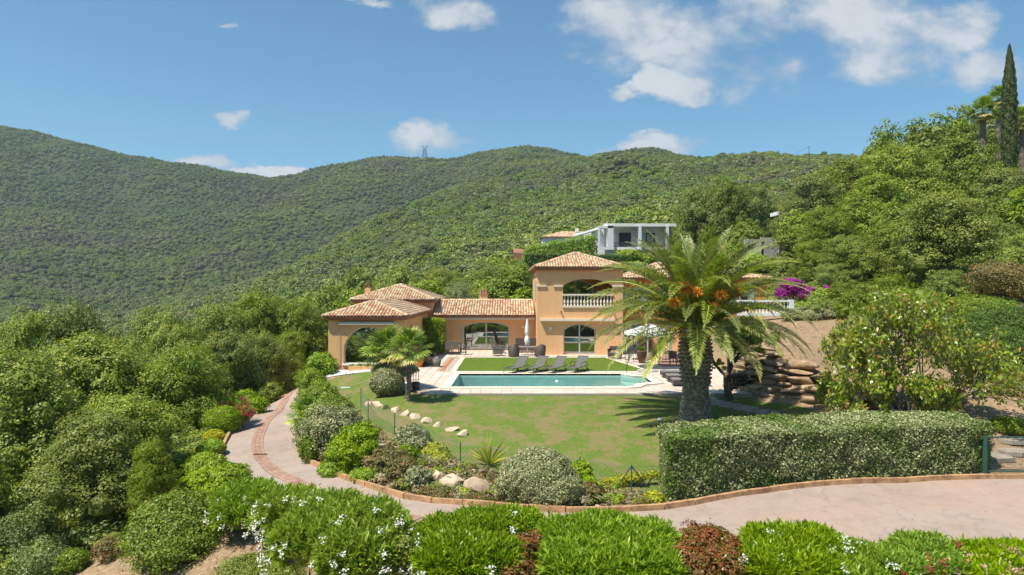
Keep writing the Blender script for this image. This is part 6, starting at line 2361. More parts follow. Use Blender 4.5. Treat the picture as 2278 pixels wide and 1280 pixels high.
def fan_palm(label, base, top, n, scale, seed, trunk_r=.10, stem=True, low=-35):
    r = np.random.default_rng(seed)
    e = empty('fan_palm', base, label, 'palm tree', 'small fan palms')
    H = top - base[2]
    if stem:
        m = MB()
        k = max(6, int(H / .05))
        pts = [(.03 * math.sin(i * .4), 0, -.3 + (H + .3) * i / k) for i in range(k + 1)]
        m.tube(pts, [trunk_r * (1 + .12 * (i % 2)) * (1.35 - .25 * i / k) for i in range(k + 1)], 10)
        m.build('trunk', M['palm_bark'], e)
        m = MB()
        for i in range(60):
            q = r.random() * 6.28; z = H - r.uniform(0, H * .55)
            a = Vector((trunk_r * math.cos(q), trunk_r * math.sin(q), z))
            m.bar(a, a + Vector((math.cos(q) * .05, math.sin(q) * .05, .10)), .012, 3)
        props(m.build('fibres', M['palm_bark'], e), kind='stuff')
    ms = [fan_mesh('fan_leaf', seed + i, pet=.62 + .1 * (i % 3), dry=(.0, .05, .12, .4)[i]) for i in range(4)]
    for k in range(n):
        t = k / n
        el = math.radians(80 - (80 - low) * t ** .8)
        q = k * 2.39996 + r.uniform(-.2, .2)
        mi = 3 if t > .82 else (2 if t > .65 else k % 2)
        o = link('fan_leaf', ms[mi], e)
        s = scale * r.uniform(.88, 1.1)
        o.matrix_local = Matrix.Translation((0, 0, H + .05 * r.random())) @ Matrix.Rotation(q, 4, 'Z') @ Matrix.Rotation(-el, 4, 'Y') @ Matrix.Rotation(r.uniform(-.4, .4), 4, 'X') @ Matrix.Scale(s, 4)
    return e
xb = X(909, 31.3)
fan_palm('small fan palm on a thin trunk at the corner of the pool paving', (xb, 31.3, gz1(xb, 31.3)), Zp(785, 31.3), 24, .92, 31, .085)
xb = X(866, 33.5)
fan_palm('fuller fan palm behind the rounded shrub, in front of the arched window', (xb, 33.5, gz1(xb, 33.5)), Zp(790, 33.5), 28, 1.15, 41, .10)
xb = X(684, 29.2)
fan_palm('stemless fan palm sprouting from the hedge over the driveway', (xb, 29.2, gz1(xb, 29.2) + .5), gz1(xb, 29.2) + .95, 22, .85, 51, .10, stem=True, low=-20)

# ------------------------------------------------------------------ shrubs near the house and along the drive
def B_(px, py, Y, hw, hh, dep=1.0): return px_blob(px, py, Y, hw, hh, dep)
shrub('clipped_shrub', 'rounded grey-green clipped shrub at the foot of the fan palms', [B_(862, 852, 32.6, 39, 34)], 15000, .075, 'silver', seed=2, tight=True, core=.9)
shrub('clipped_shrub', 'flatter dark clipped shrub behind the rounded one', [B_(872, 822, 34.6, 46, 17), B_(895, 824, 34.8, 34, 15)], 9000, .08, 'silver', seed=3, tight=True, core=.9)
hb = 50.6
hedge('leafy_block', 'tall bright green clipped bush standing against the wing by the left table', [(X(927, 50.6), 50.6), (X(990, 50.6), 50.6)], [(X(925, 52.6), 52.2), (X(985, 52.6), 52.2)],
      [Zp(713, 50.6)] * 2, [Zp(713, 50.6)] * 2, [Zp(784, 50.6)] * 2, 11000, .11, 'glossy', seed=5, cat='bush', jitter=.1)

def long_bush(): pass
kinds = [
 # name, label, blobs, n, leaf, mat, kw
 ('green_bush', 'bright leafy green bush crowning the hedge at the bend of the drive', [B_(715, 905, 33.0, 40, 36), B_(745, 918, 31.8, 34, 30)], 15000, .09, 'glossy', {}),
 ('variegated_bush', 'silvery variegated bush spilling down the bank at the inner bend', [B_(735, 975, 29.0, 52, 58), B_(765, 955, 29.6, 40, 42)], 17000, .075, 'silver', {}),
 ('green_bush', 'upright glossy bush on the drive side of the silvery bush', [B_(700, 965, 29.8, 28, 55), B_(700, 1005, 28.6, 22, 34)], 10000, .08, 'glossy', {}),
 ('yellow_bush', 'yellow-green bush right of the silvery bush on the bank', [B_(793, 1015, 26.8, 42, 48), B_(812, 975, 27.6, 28, 26)], 13000, .085, 'lime', {}),
 ('low_shrub', 'low yellow-flecked shrub at the kerb under the silvery bush', [B_(760, 1048, 25.0, 34, 22), B_(820, 1064, 24.0, 26, 16)], 6000, .07, 'lime', {}),
 ('rusty_shrub', 'rust-tinted flowering shrub in the middle of the road bank', [B_(862, 1040, 25.0, 42, 36), B_(905, 1050, 24.2, 30, 26)], 9000, .08, 'euphorbia', {}),
 ('variegated_bush', 'small silvery bush beside the pale boulders', [B_(938, 1072, 22.9, 22, 27)], 4500, .06, 'silver', {}),
 ('variegated_bush', 'silvery bush leaning on the wire fence above the boulders', [B_(915, 975, 28.6, 36, 28), B_(930, 995, 27.6, 28, 24)], 9000, .075, 'silver', {}),
 ('yellow_bush', 'yellow variegated bush in front of the fence', [B_(965, 1008, 26.0, 32, 20), B_(985, 1022, 25.2, 26, 14)], 7000, .08, 'yellow', {}),
 ('green_bush', 'small green bush between the fence posts', [B_(905, 1015, 26.3, 28, 22)], 4000, .08, 'glossy', {}),
 ('low_shrub', 'low dry-looking plants at the kerb below the boulders', [B_(985, 1100, 21.9, 55, 14, .6), B_(1060, 1112, 21.4, 50, 12, .6), B_(900, 1088, 22.8, 34, 13, .6)], 7000, .06, 'euphorbia', {}),
 ('ball_shrub', 'large grey-green clipped ball shrub at the road edge in the centre', [B_(1195, 1062, 21.3, 84, 64), B_(1220, 1088, 21.1, 80, 52), B_(1160, 1078, 21.3, 56, 50)], 46000, .06, 'silver', dict(tight=True, core=.92)),
 ('lime_shrub', 'lime-green shrub right of the large ball shrub', [B_(1290, 1055, 22.3, 26, 28), B_(1310, 1085, 21.8, 26, 24)], 6000, .08, 'lime', {}),
 ('pale_shrub', 'thin pinkish shrub at the right foot of the large ball shrub', [B_(1312, 1100, 21.5, 28, 26)], 3200, .07, 'euphorbia', dict(core=.4)),
 ('yellow_climber', 'yellow variegated climber on the fence by the braced post', [B_(1372, 1075, 21.7, 30, 14, .5), B_(1410, 1064, 21.7, 30, 11, .5), B_(1455, 1058, 21.8, 18, 9, .5)], 3800, .08, 'yellow', dict(core=.3)),
 ('low_shrub', 'low yellow-green shrub at the kerb left of the long hedge', [B_(1455, 1112, 20.9, 24, 18)], 2600, .07, 'yellow', dict(core=.4)),
 ('low_shrub', 'small bright tuft of shrub below the big boulder', [B_(1032, 1100, 21.3, 12, 14)], 800, .07, 'yellow', dict(core=.3)),
 # left of the drive
 ('ball_bush', 'neat round lime-green bush left of the driveway', [B_(491, 935, 31.0, 45, 31), B_(495, 945, 31.0, 40, 34)], 15000, .07, 'lime', dict(tight=True, core=.92)),
 ('yellow_hedge', 'yellow clipped shrub below the round bush left of the driveway', [B_(476, 975, 28.8, 26, 20)], 5000, .07, 'yellow', dict(tight=True, core=.9)),
 ('green_shrub', 'bright green shrub left of the yellow clipped shrub', [B_(438, 985, 28.4, 38, 24)], 5500, .10, 'lime', {}),
 ('yellow_hedge', 'second yellow-green clipped shrub farther down the drive edge', [B_(452, 1014, 27.0, 34, 20)], 6000, .07, 'yellow', dict(tight=True, core=.9)),
 ('lime_shrub', 'broad lime-green shrub at the lower left bend of the drive', [B_(460, 1045, 25.4, 48, 28), B_(510, 1062, 24.2, 44, 26)], 13000, .085, 'lime', {}),
 ('yellow_hedge', 'third yellow-green clipped shrub, lowest of the drive-edge row', [B_(428, 1045, 25.6, 30, 24)], 5000, .07, 'yellow', dict(tight=True, core=.9)),
 ('green_shrub', 'leafy lime shrub at the left end of the foreground oleanders', [B_(440, 1085, 23.6, 40, 30), B_(480, 1100, 22.6, 34, 28)], 8000, .09, 'lime', {}),
 ('lime_shrub', 'rounded orange-tinged shrub past the red oleander', [B_(548, 893, 37.5, 26, 25), B_(575, 905, 36.6, 22, 22)], 6500, .09, 'lime', {}),
 ('lime_hedge', 'bright lime clipped hedge length hugging the left edge of the drive', [B_(470, 1000, 28.0, 30, 24), B_(455, 1030, 26.6, 34, 24), B_(462, 1066, 25.0, 40, 26)], 15000, .075, 'lime', dict(tight=True, core=.9)),
 ('lime_hedge', 'clipped lime bush above the round one, beside the red oleander', [B_(533, 905, 35.5, 22, 20), B_(560, 885, 38, 20, 18)], 6000, .08, 'lime', dict(tight=True, core=.9)),
 ('green_bush', 'round bright bush near the top of the drive on its left side', [B_(600, 880, 40, 26, 26)], 5000, .10, 'oak', {}),
 ('green_shrub', 'dark shrub at the far end of the drive on its left side', [B_(640, 862, 44, 26, 24), B_(625, 870, 43, 20, 18)], 6000, .11, 'oak', {}),
 ('round_bush', 'large round glossy bush alone on the dry slope at lower left', [B_(392, 1178, 17.6, 92, 78), B_(350, 1195, 17.4, 70, 66), B_(430, 1200, 17.3, 66, 64), B_(390, 1215, 17.0, 100, 60), B_(400, 1135, 17.8, 50, 36)], 30000, .078, 'glossy', dict(sub=60, clump=.2)),
 ('fine_bush', 'feathery grey-green bush in the lower left corner', [B_(60, 1200, 17, 70, 70), B_(20, 1160, 17.5, 50, 40), B_(110, 1250, 16, 80, 50)], 14000, .07, 'feather', {}),
 ('green_shrub', 'small leafy bush at the bottom beside the feathery bush', [B_(160, 1255, 15.5, 34, 30)], 3200, .075, 'glossy', dict(core=.5)),
 ('low_shrub', 'flat pale-green ground shrub at the bottom below the oleander', [B_(560, 1268, 16.0, 74, 22), B_(630, 1290, 15.5, 60, 24)], 9000, .055, 'oak', {}),
 ('dry_bush', 'thin straw-coloured bush at the foot of the left oaks', [B_(245, 1225, 17.6, 34, 28)], 2500, .06, 'euphorbia', dict(core=.2)),
 # by the pavilion
 ('green_bush', 'bright green bush against the left corner of the pavilion', [B_(715, 812, 42.5, 30, 26), B_(735, 820, 42.0, 14, 20)], 8000, .10, 'lime', {}),
 ('lime_shrub', 'lime shrub left of the pavilion above the drive', [B_(690, 850, 40.0, 32, 28), B_(712, 870, 38.5, 26, 24)], 9000, .09, 'lime', {}),
 ('green_bush', 'tall dark bush left of the pavilion', [B_(655, 800, 47.5, 32, 34), B_(680, 785, 50, 26, 26)], 9000, .13, 'oak_dark', {}),
 ('green_shrub', 'shrub with pale new leaves at the top bend of the drive', [B_(690, 885, 36.8, 24, 20)], 4500, .09, 'lime', {}),
]
def seat(bl):
    """slide a group of blobs along the view so that its lowest one stands on the ground"""
    def rowof(b): return CY - (b[2] - b[5] * .85 - CH) / b[1] * FPX
    a = max(bl, key=rowof)
    px, py = a[0] / a[1] * FPX + CX, rowof(a)
    Y = hit(px, py)
    if Y is None: return bl
    d = Y + a[4] * .55 - a[1]
    out = []
    for b in bl:
        k = (b[1] + d) / b[1]
        out.append([b[0] * k, b[1] + d, CH + (b[2] - CH) * k, b[3] * k, b[4] * k, b[5] * k])
    return out
for i, (nm, lab, bl, n, lf, mt, kw) in enumerate(kinds):
    bl = seat(bl)
    if i < 7:
        bl = [[b[0] - .12, b[1], b[2] + .04, b[3] * 1.27, b[4] * 1.2, b[5] * 1.12] for b in bl]; n = int(n * 1.4)
    shrub(nm, lab, bl, n, lf, mt, 'shrub', seed=200 + i, **kw)
# flowering points
oleander('oleander', 'red-flowering oleander behind the round bush left of the drive', [B_(505, 905, 34.6, 44, 26), B_(540, 925, 33.5, 24, 22)], 700, 90, 'red_flower', 70, flower_low=False, L=.2)
oleander('oleander', 'pink-flowering oleander high on the left side of the drive', [B_(590, 868, 42.0, 26, 18)], 350, 40, 'pink_flower', 71, flower_low=False, L=.2)
# phormium
r = np.random.default_rng(9)
x, y = X(1088, 23.6), 23.6
e = empty('flax_plant', (x, y, gz1(x, y)), 'spiky flax plant with long striped leaves left of the ball shrub', 'plant')
V, rnd = blades(np.array([[0, 0, .05]] * 60), unit(np.array([0, 0, .9]) + rdir(60, r) * .75), 1, 1.25, .06, .02, r, r.random(60))
link('leaves', leaf_mesh('flax', V, rnd, M['yellow']), e)

# ------------------------------------------------------------------ the long clipped hedge
front = [(4.75, 20.7), (6.4, 21.15), (8.3, 21.85), (10.4, 22.45), (12.8, 23.0), (15.0, 23.35), (16.7, 23.75)]
back = [(4.85, 22.5), (6.4, 23.2), (8.2, 24.0), (10.2, 24.7), (12.5, 25.2), (14.8, 25.6), (16.9, 25.9)]
zf = [.42, .40, .36, .32, .30, .26, .18]
zb = [.46, .46, .44, .42, .38, .33, .24]
zbt = [-1.5] * 7
hedge('clipped_hedge', 'long clipped hedge of silver and green leaves along the road at right', front, back, zf, zb, zbt, 120000, .074, 'hedge', seed=12, jitter=.06)
# hedges up the slope
hedge('dark_hedge', 'dark clipped hedge directly behind the tower roof on its left', [(X(1170, 76), 76), (X(1290, 76), 76)], [(X(1170, 79), 79), (X(1290, 79), 79)], [Zp(566, 76)] * 2, [Zp(564, 78)] * 2, [Zp(640, 76)] * 2, 12000, .17, 'pine', seed=13, jitter=.12)
hedge('dark_hedge', 'dark clipped hedge behind the tower roof on its right', [(X(1320, 80), 80), (X(1395, 80), 80)], [(X(1320, 82), 82), (X(1395, 82), 82)], [Zp(569, 80)] * 2, [Zp(569, 82)] * 2, [Zp(620, 80)] * 2, 6000, .17, 'pine', seed=14, jitter=.12)
hedge('bamboo_hedge', 'bright lime-green hedge in front of the small white house', [(X(1168, 96), 96), (X(1245, 96), 96), (X(1322, 96), 96)], [(X(1168, 99), 99), (X(1245, 99), 99), (X(1322, 99), 99)],
      [Zp(556, 96), Zp(540, 96), Zp(528, 96)], [Zp(556, 99), Zp(540, 99), Zp(528, 99)], [Zp(620, 96)] * 3, 14000, .26, 'lime', seed=15, jitter=.45)
shrub('lime_shrub', 'rounded bright green shrub below the modern house', [B_(1400, 572, 88, 34, 16), B_(1440, 578, 88, 24, 14)], 5000, .2, 'lime', seed=16)
shrub('lime_shrub', 'bright green shrub between the palm crown and the concrete wall', [B_(1610, 570, 78, 36, 30), B_(1590, 590, 76, 26, 24)], 6000, .2, 'lime', seed=17)
shrub('lime_shrub', 'rounded green shrub in front of the concrete wall', [B_(1685, 585, 76, 34, 18), B_(1650, 590, 76, 20, 16)], 5000, .18, 'lime', seed=18)
shrub('green_bush', 'green bushy shrub under the dark tree left of the tower', [B_(1165, 660, 66, 22, 22), B_(1150, 672, 65, 20, 16)], 4000, .16, 'lime', seed=19)

# ------------------------------------------------------------------ right side garden
bq = [B_(1760, 640, 50, 28, 20), B_(1790, 655, 50, 28, 18), B_(1742, 655, 50, 18, 14), B_(1840, 645, 50, 14, 9)]
e = shrub('bougainvillea', 'magenta bougainvillea sprawling above the white balustrade', bq, 5200, .13, 'bougain', seed=30, core=.5)
shrub('pale_bush', 'pale green bush below the bougainvillea', seat([B_(1820, 665, 50, 40, 24), B_(1790, 690, 48, 26, 16)]), 8000, .12, 'lime', seed=31)
shrub('silver_bush', 'silvery variegated groundcover bush at the top of the bare slope', seat([B_(1800, 702, 46.5, 50, 16), B_(1850, 700, 46, 36, 18), B_(1760, 706, 46.5, 24, 12)]), 12000, .09, 'silver', seed=32)
shrub('dark_bush', 'dark small-leaved bush right of the pale bush', seat([B_(1900, 680, 46, 36, 36), B_(1870, 650, 48, 26, 24)]), 8000, .11, 'oak', seed=33)
# juniper mass on the right
shrub('juniper', 'spreading dark green juniper bank right of the magnolia', seat([B_(2170, 775, 36, 70, 60), B_(2250, 800, 35, 70, 62), B_(2110, 745, 38, 55, 40), B_(2290, 740, 38, 70, 60), B_(2200, 730, 39, 60, 40)]), 42000, .17, 'pine', seed=34, aspect=.22, core=.6, clump=.3)
shrub('juniper', 'flat-topped lighter juniper above the dark bank at right', seat([B_(2190, 695, 42, 66, 34), B_(2130, 705, 42, 50, 30), B_(2080, 715, 43, 40, 30)]), 15000, .15, 'glossy', seed=35, aspect=.25, core=.6)
shrub('variegated_bush', 'silvery bush at the right edge below the junipers', seat([B_(2250, 865, 31, 36, 22)]), 5000, .07, 'silver', seed=36)
shrub('round_bush', 'low rounded green bush behind the gate', seat([B_(2245, 950, 27.0, 42, 22)]), 8000, .06, 'glossy', seed=37, tight=True, core=.9)

# small dark-trunked tree behind the palm
r = np.random.default_rng(77)
x0, y0 = X(1626, 31.8), 31.8
zb0 = gz1(x0, y0)
V, rnd = crown_leaves([(.4, .3, 3.0, 1.25, 1.1, .85), (-.9, .0, 2.7, .8, .8, .6), (1.5, .2, 2.9, .9, .8, .7)], 11000, .10, r=r)
V, rnd = with_core(V, rnd, [(.4, .3, 3.0, 1.1, 1.1, .8)], .7, r)
m = MB(); rr = random.Random(3)
fk = limb(m, (0, 0, -.2), (-.15, 0, 1.1), .20, .15, .1, 5, 10, rr)[-1]
for t in ((.4, .3, 2.9), (-.9, 0, 2.5), (1.3, .2, 2.8), (-.3, .4, 2.7), (.9, -.3, 2.4)):
    limb(m, fk, t, .10, .03, .15, 5, 6, rr)
for t in ((.7, -.1, 1.2), (1.1, -.2, 1.6), (.9, .1, .9)):
    limb(m, (.02, 0, .5), t, .05, .01, .2, 5, 5, rr)
tree('small_tree', leaf_mesh('small_tree_crown', V, rnd, M['oak_dark']), m.mesh('small_tree_trunk', M['bark'], True), (x0, y0, zb0), 'small dark-trunked tree in the shade right behind the palm', 'tree')

# more leafy growth on the right bank
for i, (lab, bl, n, lf, mt) in enumerate((
    ('brownish-green spreading bush at the right edge above the flat juniper', [B_(2220, 625, 46, 66, 40), B_(2280, 640, 45, 60, 46)], 15000, .12, 'euphorbia'),
    ('dense green bush directly behind the top of the magnolia', [B_(2010, 690, 44, 60, 36), B_(1960, 705, 44, 44, 26)], 14000, .11, 'oak'),
    ('low dark green bush between the magnolia and the flat juniper', [B_(2060, 735, 41, 44, 26)], 7000, .10, 'oak_dark'),
    ('grey-green heath-like bush at the upper edge of the bare slope', [B_(1925, 722, 43, 40, 20)], 6000, .09, 'olive'))):
    shrub('bank_bush', lab, seat(bl), n, lf, mt, seed=340 + i)

# ------------------------------------------------------------------ magnolia
def magnolia():
    r = np.random.default_rng(6); rr = random.Random(6)
    Yb = 27.6
    bx = X(2012, Yb); bz = gz1(bx, Yb)
    e = empty('magnolia_tree', (bx, Yb, bz), 'open multi-stemmed magnolia with glossy bronze-backed leaves and white flowers, behind the long hedge', 'tree')
    m = MB()
    tips = []
    def grow(p, d, L, rad, lev):
        q = p + d * L
        mid = p.lerp(q, .5) + Vector((rr.uniform(-1, 1), rr.uniform(-1, 1), rr.uniform(-.5, .5))) * L * .08
        m.tube([p, mid, q], [rad, rad * .85, rad * .7], 6 if lev < 2 else 4, cap=False)
        if lev >= 4:
            tips.append(q); return
        if lev >= 2: tips.append(mid)
        for _ in range(3 if lev < 3 else 2):
            nd = (d + Vector((rr.uniform(-1, 1), rr.uniform(-1, 1), rr.uniform(-.35, .55))) * .72).normalized()
            grow(q, nd, L * rr.uniform(.66, .86), rad * .62, lev + 1)
    for (ax, ay, az, sx, L) in ((-.85, 0, .75, -.3, 1.35), (-.45, .2, 1, -.15, 1.5), (.0, -.1, 1, .1, 1.5), (.5, .1, .9, .3, 1.5), (.95, 0, .62, .55, 1.45), (-.15, .4, 1, 0, 1.35), (.75, -.3, .75, .9, 1.25), (-.95, -.2, .45, -.4, 1.2), (.1, -.2, .8, .2, .6), (-.4, -.3, .7, -.2, .7), (.5, -.3, .6, .4, .7), (.05, .3, .9, 0, .9)):
        grow(Vector((sx, 0, -.1)), Vector((ax, ay, az)).normalized(), L, .065, 0)
    m.build('branches', M['bark_light'], e, smooth=True)
    T = np.array([t[:] for t in tips])
    n = len(T)
    per = 16
    C = np.repeat(T, per, 0) + rdir(n * per, r) * .20
    D = unit(rdir(n * per, r) + np.array([0, 0, .8]))
    V, rnd = blades(C, D, 1, .24, .10, .25, r, r.random(len(C)))
    link('foliage', leaf_mesh('magnolia_leaves', V, rnd, M['magnolia']), e)
    for (px, py) in ((1923, 683), (1970, 713), (2127, 756), (1943, 786), (1864, 850), (1832, 832), (1900, 688)):
        x, y, z = P(px, py, Yb - 1.2)
        k = np.argmin(np.linalg.norm((T + np.array([bx, Yb, bz]) - np.array([x, y, z])) * np.array([1, .3, 1]), axis=1))
        c = T[k] + np.array([0, -.15, .12])
        pet = []
        for j in range(8):
            q = j * math.pi / 4
            d = np.array([math.cos(q), math.sin(q), .55]); d /= np.linalg.norm(d)
            w_ = np.array([-math.sin(q), math.cos(q), 0]) * .045
            pet.append([c, c + d * .08 - w_, c + d * .15, c + d * .08 + w_])
        link('flower', leaf_mesh('magnolia_flower', np.array(pet).reshape(-1, 3), np.full(8, .5), M['white_flower']), e)
    e.scale = (.88, .9, 1.16)
    return e
magnolia()

# ------------------------------------------------------------------ oleander row in the foreground
def OB(px, py, Y, hw, hh, dep=1.0): return px_blob(px, py, Y, hw, hh, dep)
oleander('oleander', 'leafy oleander at the left bend of the drive with a few white flowers', [OB(555, 1105, 20.6, 53, 34, 0.9), OB(520, 1125, 20, 44, 40, 0.9), OB(590, 1120, 19.6, 37, 40, 0.9), OB(540, 1150, 19.6, 62, 44, 0.9), OB(600, 1165, 18.8, 44, 44, 0.9)], 1500, 26, 'white_flower', 300)
oleander('oleander', 'wide white-flowering oleander clump in the left foreground', [OB(650, 1145, 17.8, 68, 55), OB(735, 1165, 16.6, 82, 62), OB(820, 1185, 15.9, 77, 66), OB(700, 1215, 15.6, 92, 74), OB(800, 1245, 15, 92, 80), OB(880, 1190, 15.6, 37, 44)], 5200, 150, 'white_flower', 301)
oleander('oleander', 'white-flowering oleander in the middle foreground right of the road gap', [OB(1000, 1205, 15.6, 73, 48), OB(1080, 1188, 16, 79, 46), OB(1150, 1180, 16.2, 59, 40), OB(1020, 1262, 14.4, 92, 62), OB(1110, 1262, 14.4, 55, 60), OB(955, 1225, 15.2, 37, 46)], 4600, 75, 'white_flower', 302)
oleander('oleander', 'dense bright oleander without flowers in the centre right foreground', [OB(1260, 1208, 15.6, 68, 48), OB(1340, 1200, 15.7, 81, 48), OB(1430, 1215, 15.3, 77, 48), OB(1300, 1268, 14.4, 99, 62), OB(1420, 1272, 14.2, 95, 60)], 4600, 6, 'white_flower', 303)
shrub('photinia', 'small red-leaved photinia between two foreground oleanders', [OB(1165, 1225, 14.9, 42, 32), OB(1150, 1272, 14.2, 48, 36), OB(1190, 1202, 15.3, 29, 20)], 7000, .07, 'photinia', seed=310)
shrub('photinia', 'large copper-red photinia bush in the right foreground', [OB(1570, 1222, 15.1, 73, 48), OB(1540, 1262, 14.3, 68, 54), OB(1615, 1262, 14.3, 62, 50)], 17000, .065, 'photinia', seed=311)
oleander('oleander', 'white-flowering oleander right of the copper-red bush', [OB(1720, 1222, 15.4, 66, 44), OB(1800, 1225, 15.3, 77, 44), OB(1760, 1272, 14.3, 110, 52), OB(1690, 1275, 14.2, 55, 48)], 3600, 80, 'white_flower', 304)
oleander('oleander', 'looser white-flowering oleander second from the right in the foreground', [OB(1890, 1252, 15, 59, 40), OB(1960, 1270, 14.6, 73, 44), OB(1890, 1295, 14, 77, 40)], 2400, 50, 'white_flower', 305)
oleander('oleander', 'dark red-flowering oleander near the right foreground', [OB(2060, 1242, 15, 64, 42), OB(2010, 1282, 14.3, 55, 44), OB(2100, 1282, 14.3, 55, 42)], 2400, 34, 'red_flower', 306, flower_low=False)
oleander('oleander', 'pink-flowering oleander at the right edge of the foreground', [OB(2200, 1260, 14.8, 68, 40), OB(2260, 1255, 14.9, 59, 40), OB(2180, 1295, 14.1, 73, 40)], 2600, 80, 'pink_flower', 307, flower_low=False)
shrub('dry_bush', 'fine brownish bush in the gap beside the white oleander', [OB(895, 1235, 14.8, 29, 40)], 2600, .05, 'oak', seed=312, core=.5)
# ------------------------------------------------------------------ trees
near_oaks = [oak_meshes('oak%d' % i, 400 + i, 7.0, 3.2, 34000, .135, 'oak', sub=46, clump=.27, low=.05) for i in range(3)]
near_dark = [oak_meshes('dark_oak%d' % i, 420 + i, 7.0, 3.2, 28000, .145, 'oak_dark', sub=44, clump=.27) for i in range(2)]
mid_oaks = [oak_meshes('mid_oak%d' % i, 440 + i, 7.0, 3.2, 6000, .27, ('oak', 'oak', 'oak_dark', 'oak')[i], sub=24, clump=.28, low=.12, sides=5) for i in range(4)]

ntree = 0
def tree_at(px, top, Y, rpx, label, group=None, kind='oak', hmin=2.5, name='oak_tree', cat='tree', sink=0.0, depth=None):
    global ntree
    x = X(px, Y); zg = gz1(x, Y)
    ztop = Zp(top, Y)
    H = max(ztop - zg, hmin)
    rad = rpx / FPX * Y * 1.1
    src = {'oak': near_oaks, 'dark': near_dark, 'mid': mid_oaks}[kind]
    c, t = src[ntree % len(src)]
    ntree += 1
    s = rad / 3.35
    # tall banks: keep the crown's proportions, lengthen the trunk by burying nothing
    sz = min(max(H / 7.1, s * .85), s * 1.9)
    zg = ztop - 7.1 * sz if H / 7.1 < s * .85 else zg
    return tree(name, c, t, (x, Y, zg), label, cat, group, random.uniform(0, 6.28), (s, s, sz))

LG = 'cork oaks filling the valley on the left'
L_ = [  # px, top, Y, r, kind, label
    (205, 925, 23.5, 125, 'oak', 'large pale-leaved oak in the left foreground with its leaning trunk showing below'),
    (75, 800, 27.0, 165, 'oak', 'broad oak at the left edge, behind the large foreground oak'),
    (300, 870, 26.0, 115, 'oak', 'oak with yellowish clumps just right of the big foreground oak'),
    (340, 985, 22.5, 52, 'oak', 'smaller greyish oak between the foreground oak and the lime shrubs'),
    (230, 760, 33.0, 150, 'oak', 'wide oak behind the left foreground trees'),
    (395, 770, 33.5, 100, 'dark', 'dark oak left of the driveway with a gap of shade under it'),
    (-60, 985, 22.5, 80, 'dark', 'dark oak cut by the left edge in the foreground'),
    (500, 745, 41.0, 80, 'oak', 'oak behind the red oleander beside the drive'),
    (455, 830, 35.5, 60, 'oak', 'rounded oak above the round lime bush'),
    (590, 735, 46.0, 65, 'dark', 'dark oak beside the top of the driveway'),
    (640, 745, 50.0, 45, 'oak', 'slender oak left of the pavilion'),
    (180, 675, 52.0, 105, 'dark', 'darkest oak crown rising above its neighbours at left'),
    (345, 700, 48.0, 95, 'oak', 'oak with a flat crown, middle of the left valley'),
    (60, 715, 50.0, 90, 'oak', 'oak at the left edge below the yellowish one'),
    (480, 672, 57.0, 80, 'oak', 'light green oak above the driveway oaks'),
    (570, 655, 60.0, 85, 'oak', 'tall light green oak left of the villa roof'),
    (660, 665, 60.0, 60, 'dark', 'darker oak just left of the pavilion roof'),
    (400, 720, 42.0, 80, 'oak', 'oak in the dip between the driveway and the valley'),
    (120, 850, 33.0, 100, 'dark', 'shaded oak between the two broad left-hand oaks'),
    (20, 900, 31.0, 80, 'dark', 'half-hidden oak at the far left edge'),
    (330, 790, 38.0, 80, 'oak', 'oak crown tucked behind the dark driveway oak'),
    (700, 690, 62.0, 40, 'oak', 'small oak at the corner of the pavilion roof'),
]
for (px, top, Y, r_, k, lab) in L_:
    tree_at(px, top, Y, r_, lab, None, k)
tree_at(15, 690, 62, 45, 'yellowish tree at the left edge, paler than the oaks around it', None, 'mid')

R_ = [
    (2090, 432, 50, 105, 'oak', 'large rounded oak with bright leaf clumps above the juniper bank'),
    (1990, 500, 56, 85, 'oak', 'oak left of the large rounded one at right'),
    (1930, 400, 70, 90, 'oak', 'tall oak at the centre of the right-hand wood'),
    (1850, 455, 68, 60, 'oak', 'upright oak with glossy clumps above the bougainvillea'),
    (1800, 540, 62, 42, 'oak', 'small bright oak right of the concrete wall'),
    (2010, 335, 80, 100, 'oak', 'high oak on the right-hand slope below the skyline'),
    (2120, 300, 82, 105, 'oak', 'high oak left of the fan palms on the right slope'),
    (2210, 480, 60, 90, 'dark', 'dark oak right of the large rounded one, in deep shade'),
    (2250, 380, 72, 95, 'oak', 'pale-topped oak below the cypress at the right edge'),
    (1900, 520, 58, 70, 'oak', 'bushy oak above the magnolia'),
    (1850, 590, 55, 45, 'dark', 'dark low oak behind the bougainvillea'),
    (2230, 590, 47, 75, 'dark', 'brownish low tree above the flat juniper'),
    (2000, 610, 50, 70, 'dark', 'shaded oak behind the magnolia crown'),
    (2110, 600, 47, 60, 'dark', 'low dark oak right above the junipers'),
    (1790, 400, 92, 75, 'oak', 'oak standing behind the rusty pole'),
    (1870, 350, 95, 80, 'oak', 'oak on the slope right of the rusty pole'),
    (1560, 412, 100, 55, 'dark', 'dark tree with bare lower trunks right of the modern house'),
    (1620, 395, 101, 60, 'dark', 'tallest dark tree between the modern house and the rusty pole'),
    (1690, 412, 101, 52, 'dark', 'dark tree left of the rusty pole'),
    (2185, 322, 74, 48, 'mid', 'small oak hiding the trunks of the tall fan palms'),
    (2060, 265, 108, 80, 'mid', 'oak near the skyline left of the fan palms'),
    (1965, 275, 118, 55, 'mid', 'dark flat-crowned oak breaking the skyline at right'),
    (1935, 285, 121, 40, 'mid', 'small dark skyline oak left of the flat-crowned one'),
    (2125, 245, 108, 55, 'mid', 'highest skyline oak left of the cypress'),
    (2300, 250, 90, 90, 'oak', 'oak at the far right edge beside the cypress'),
    (2300, 520, 52, 80, 'oak', 'oak cut by the right edge above the junipers'),
]
for (px, top, Y, r_, k, lab) in R_:
    tree_at(px, top, Y, r_, lab, None, k)
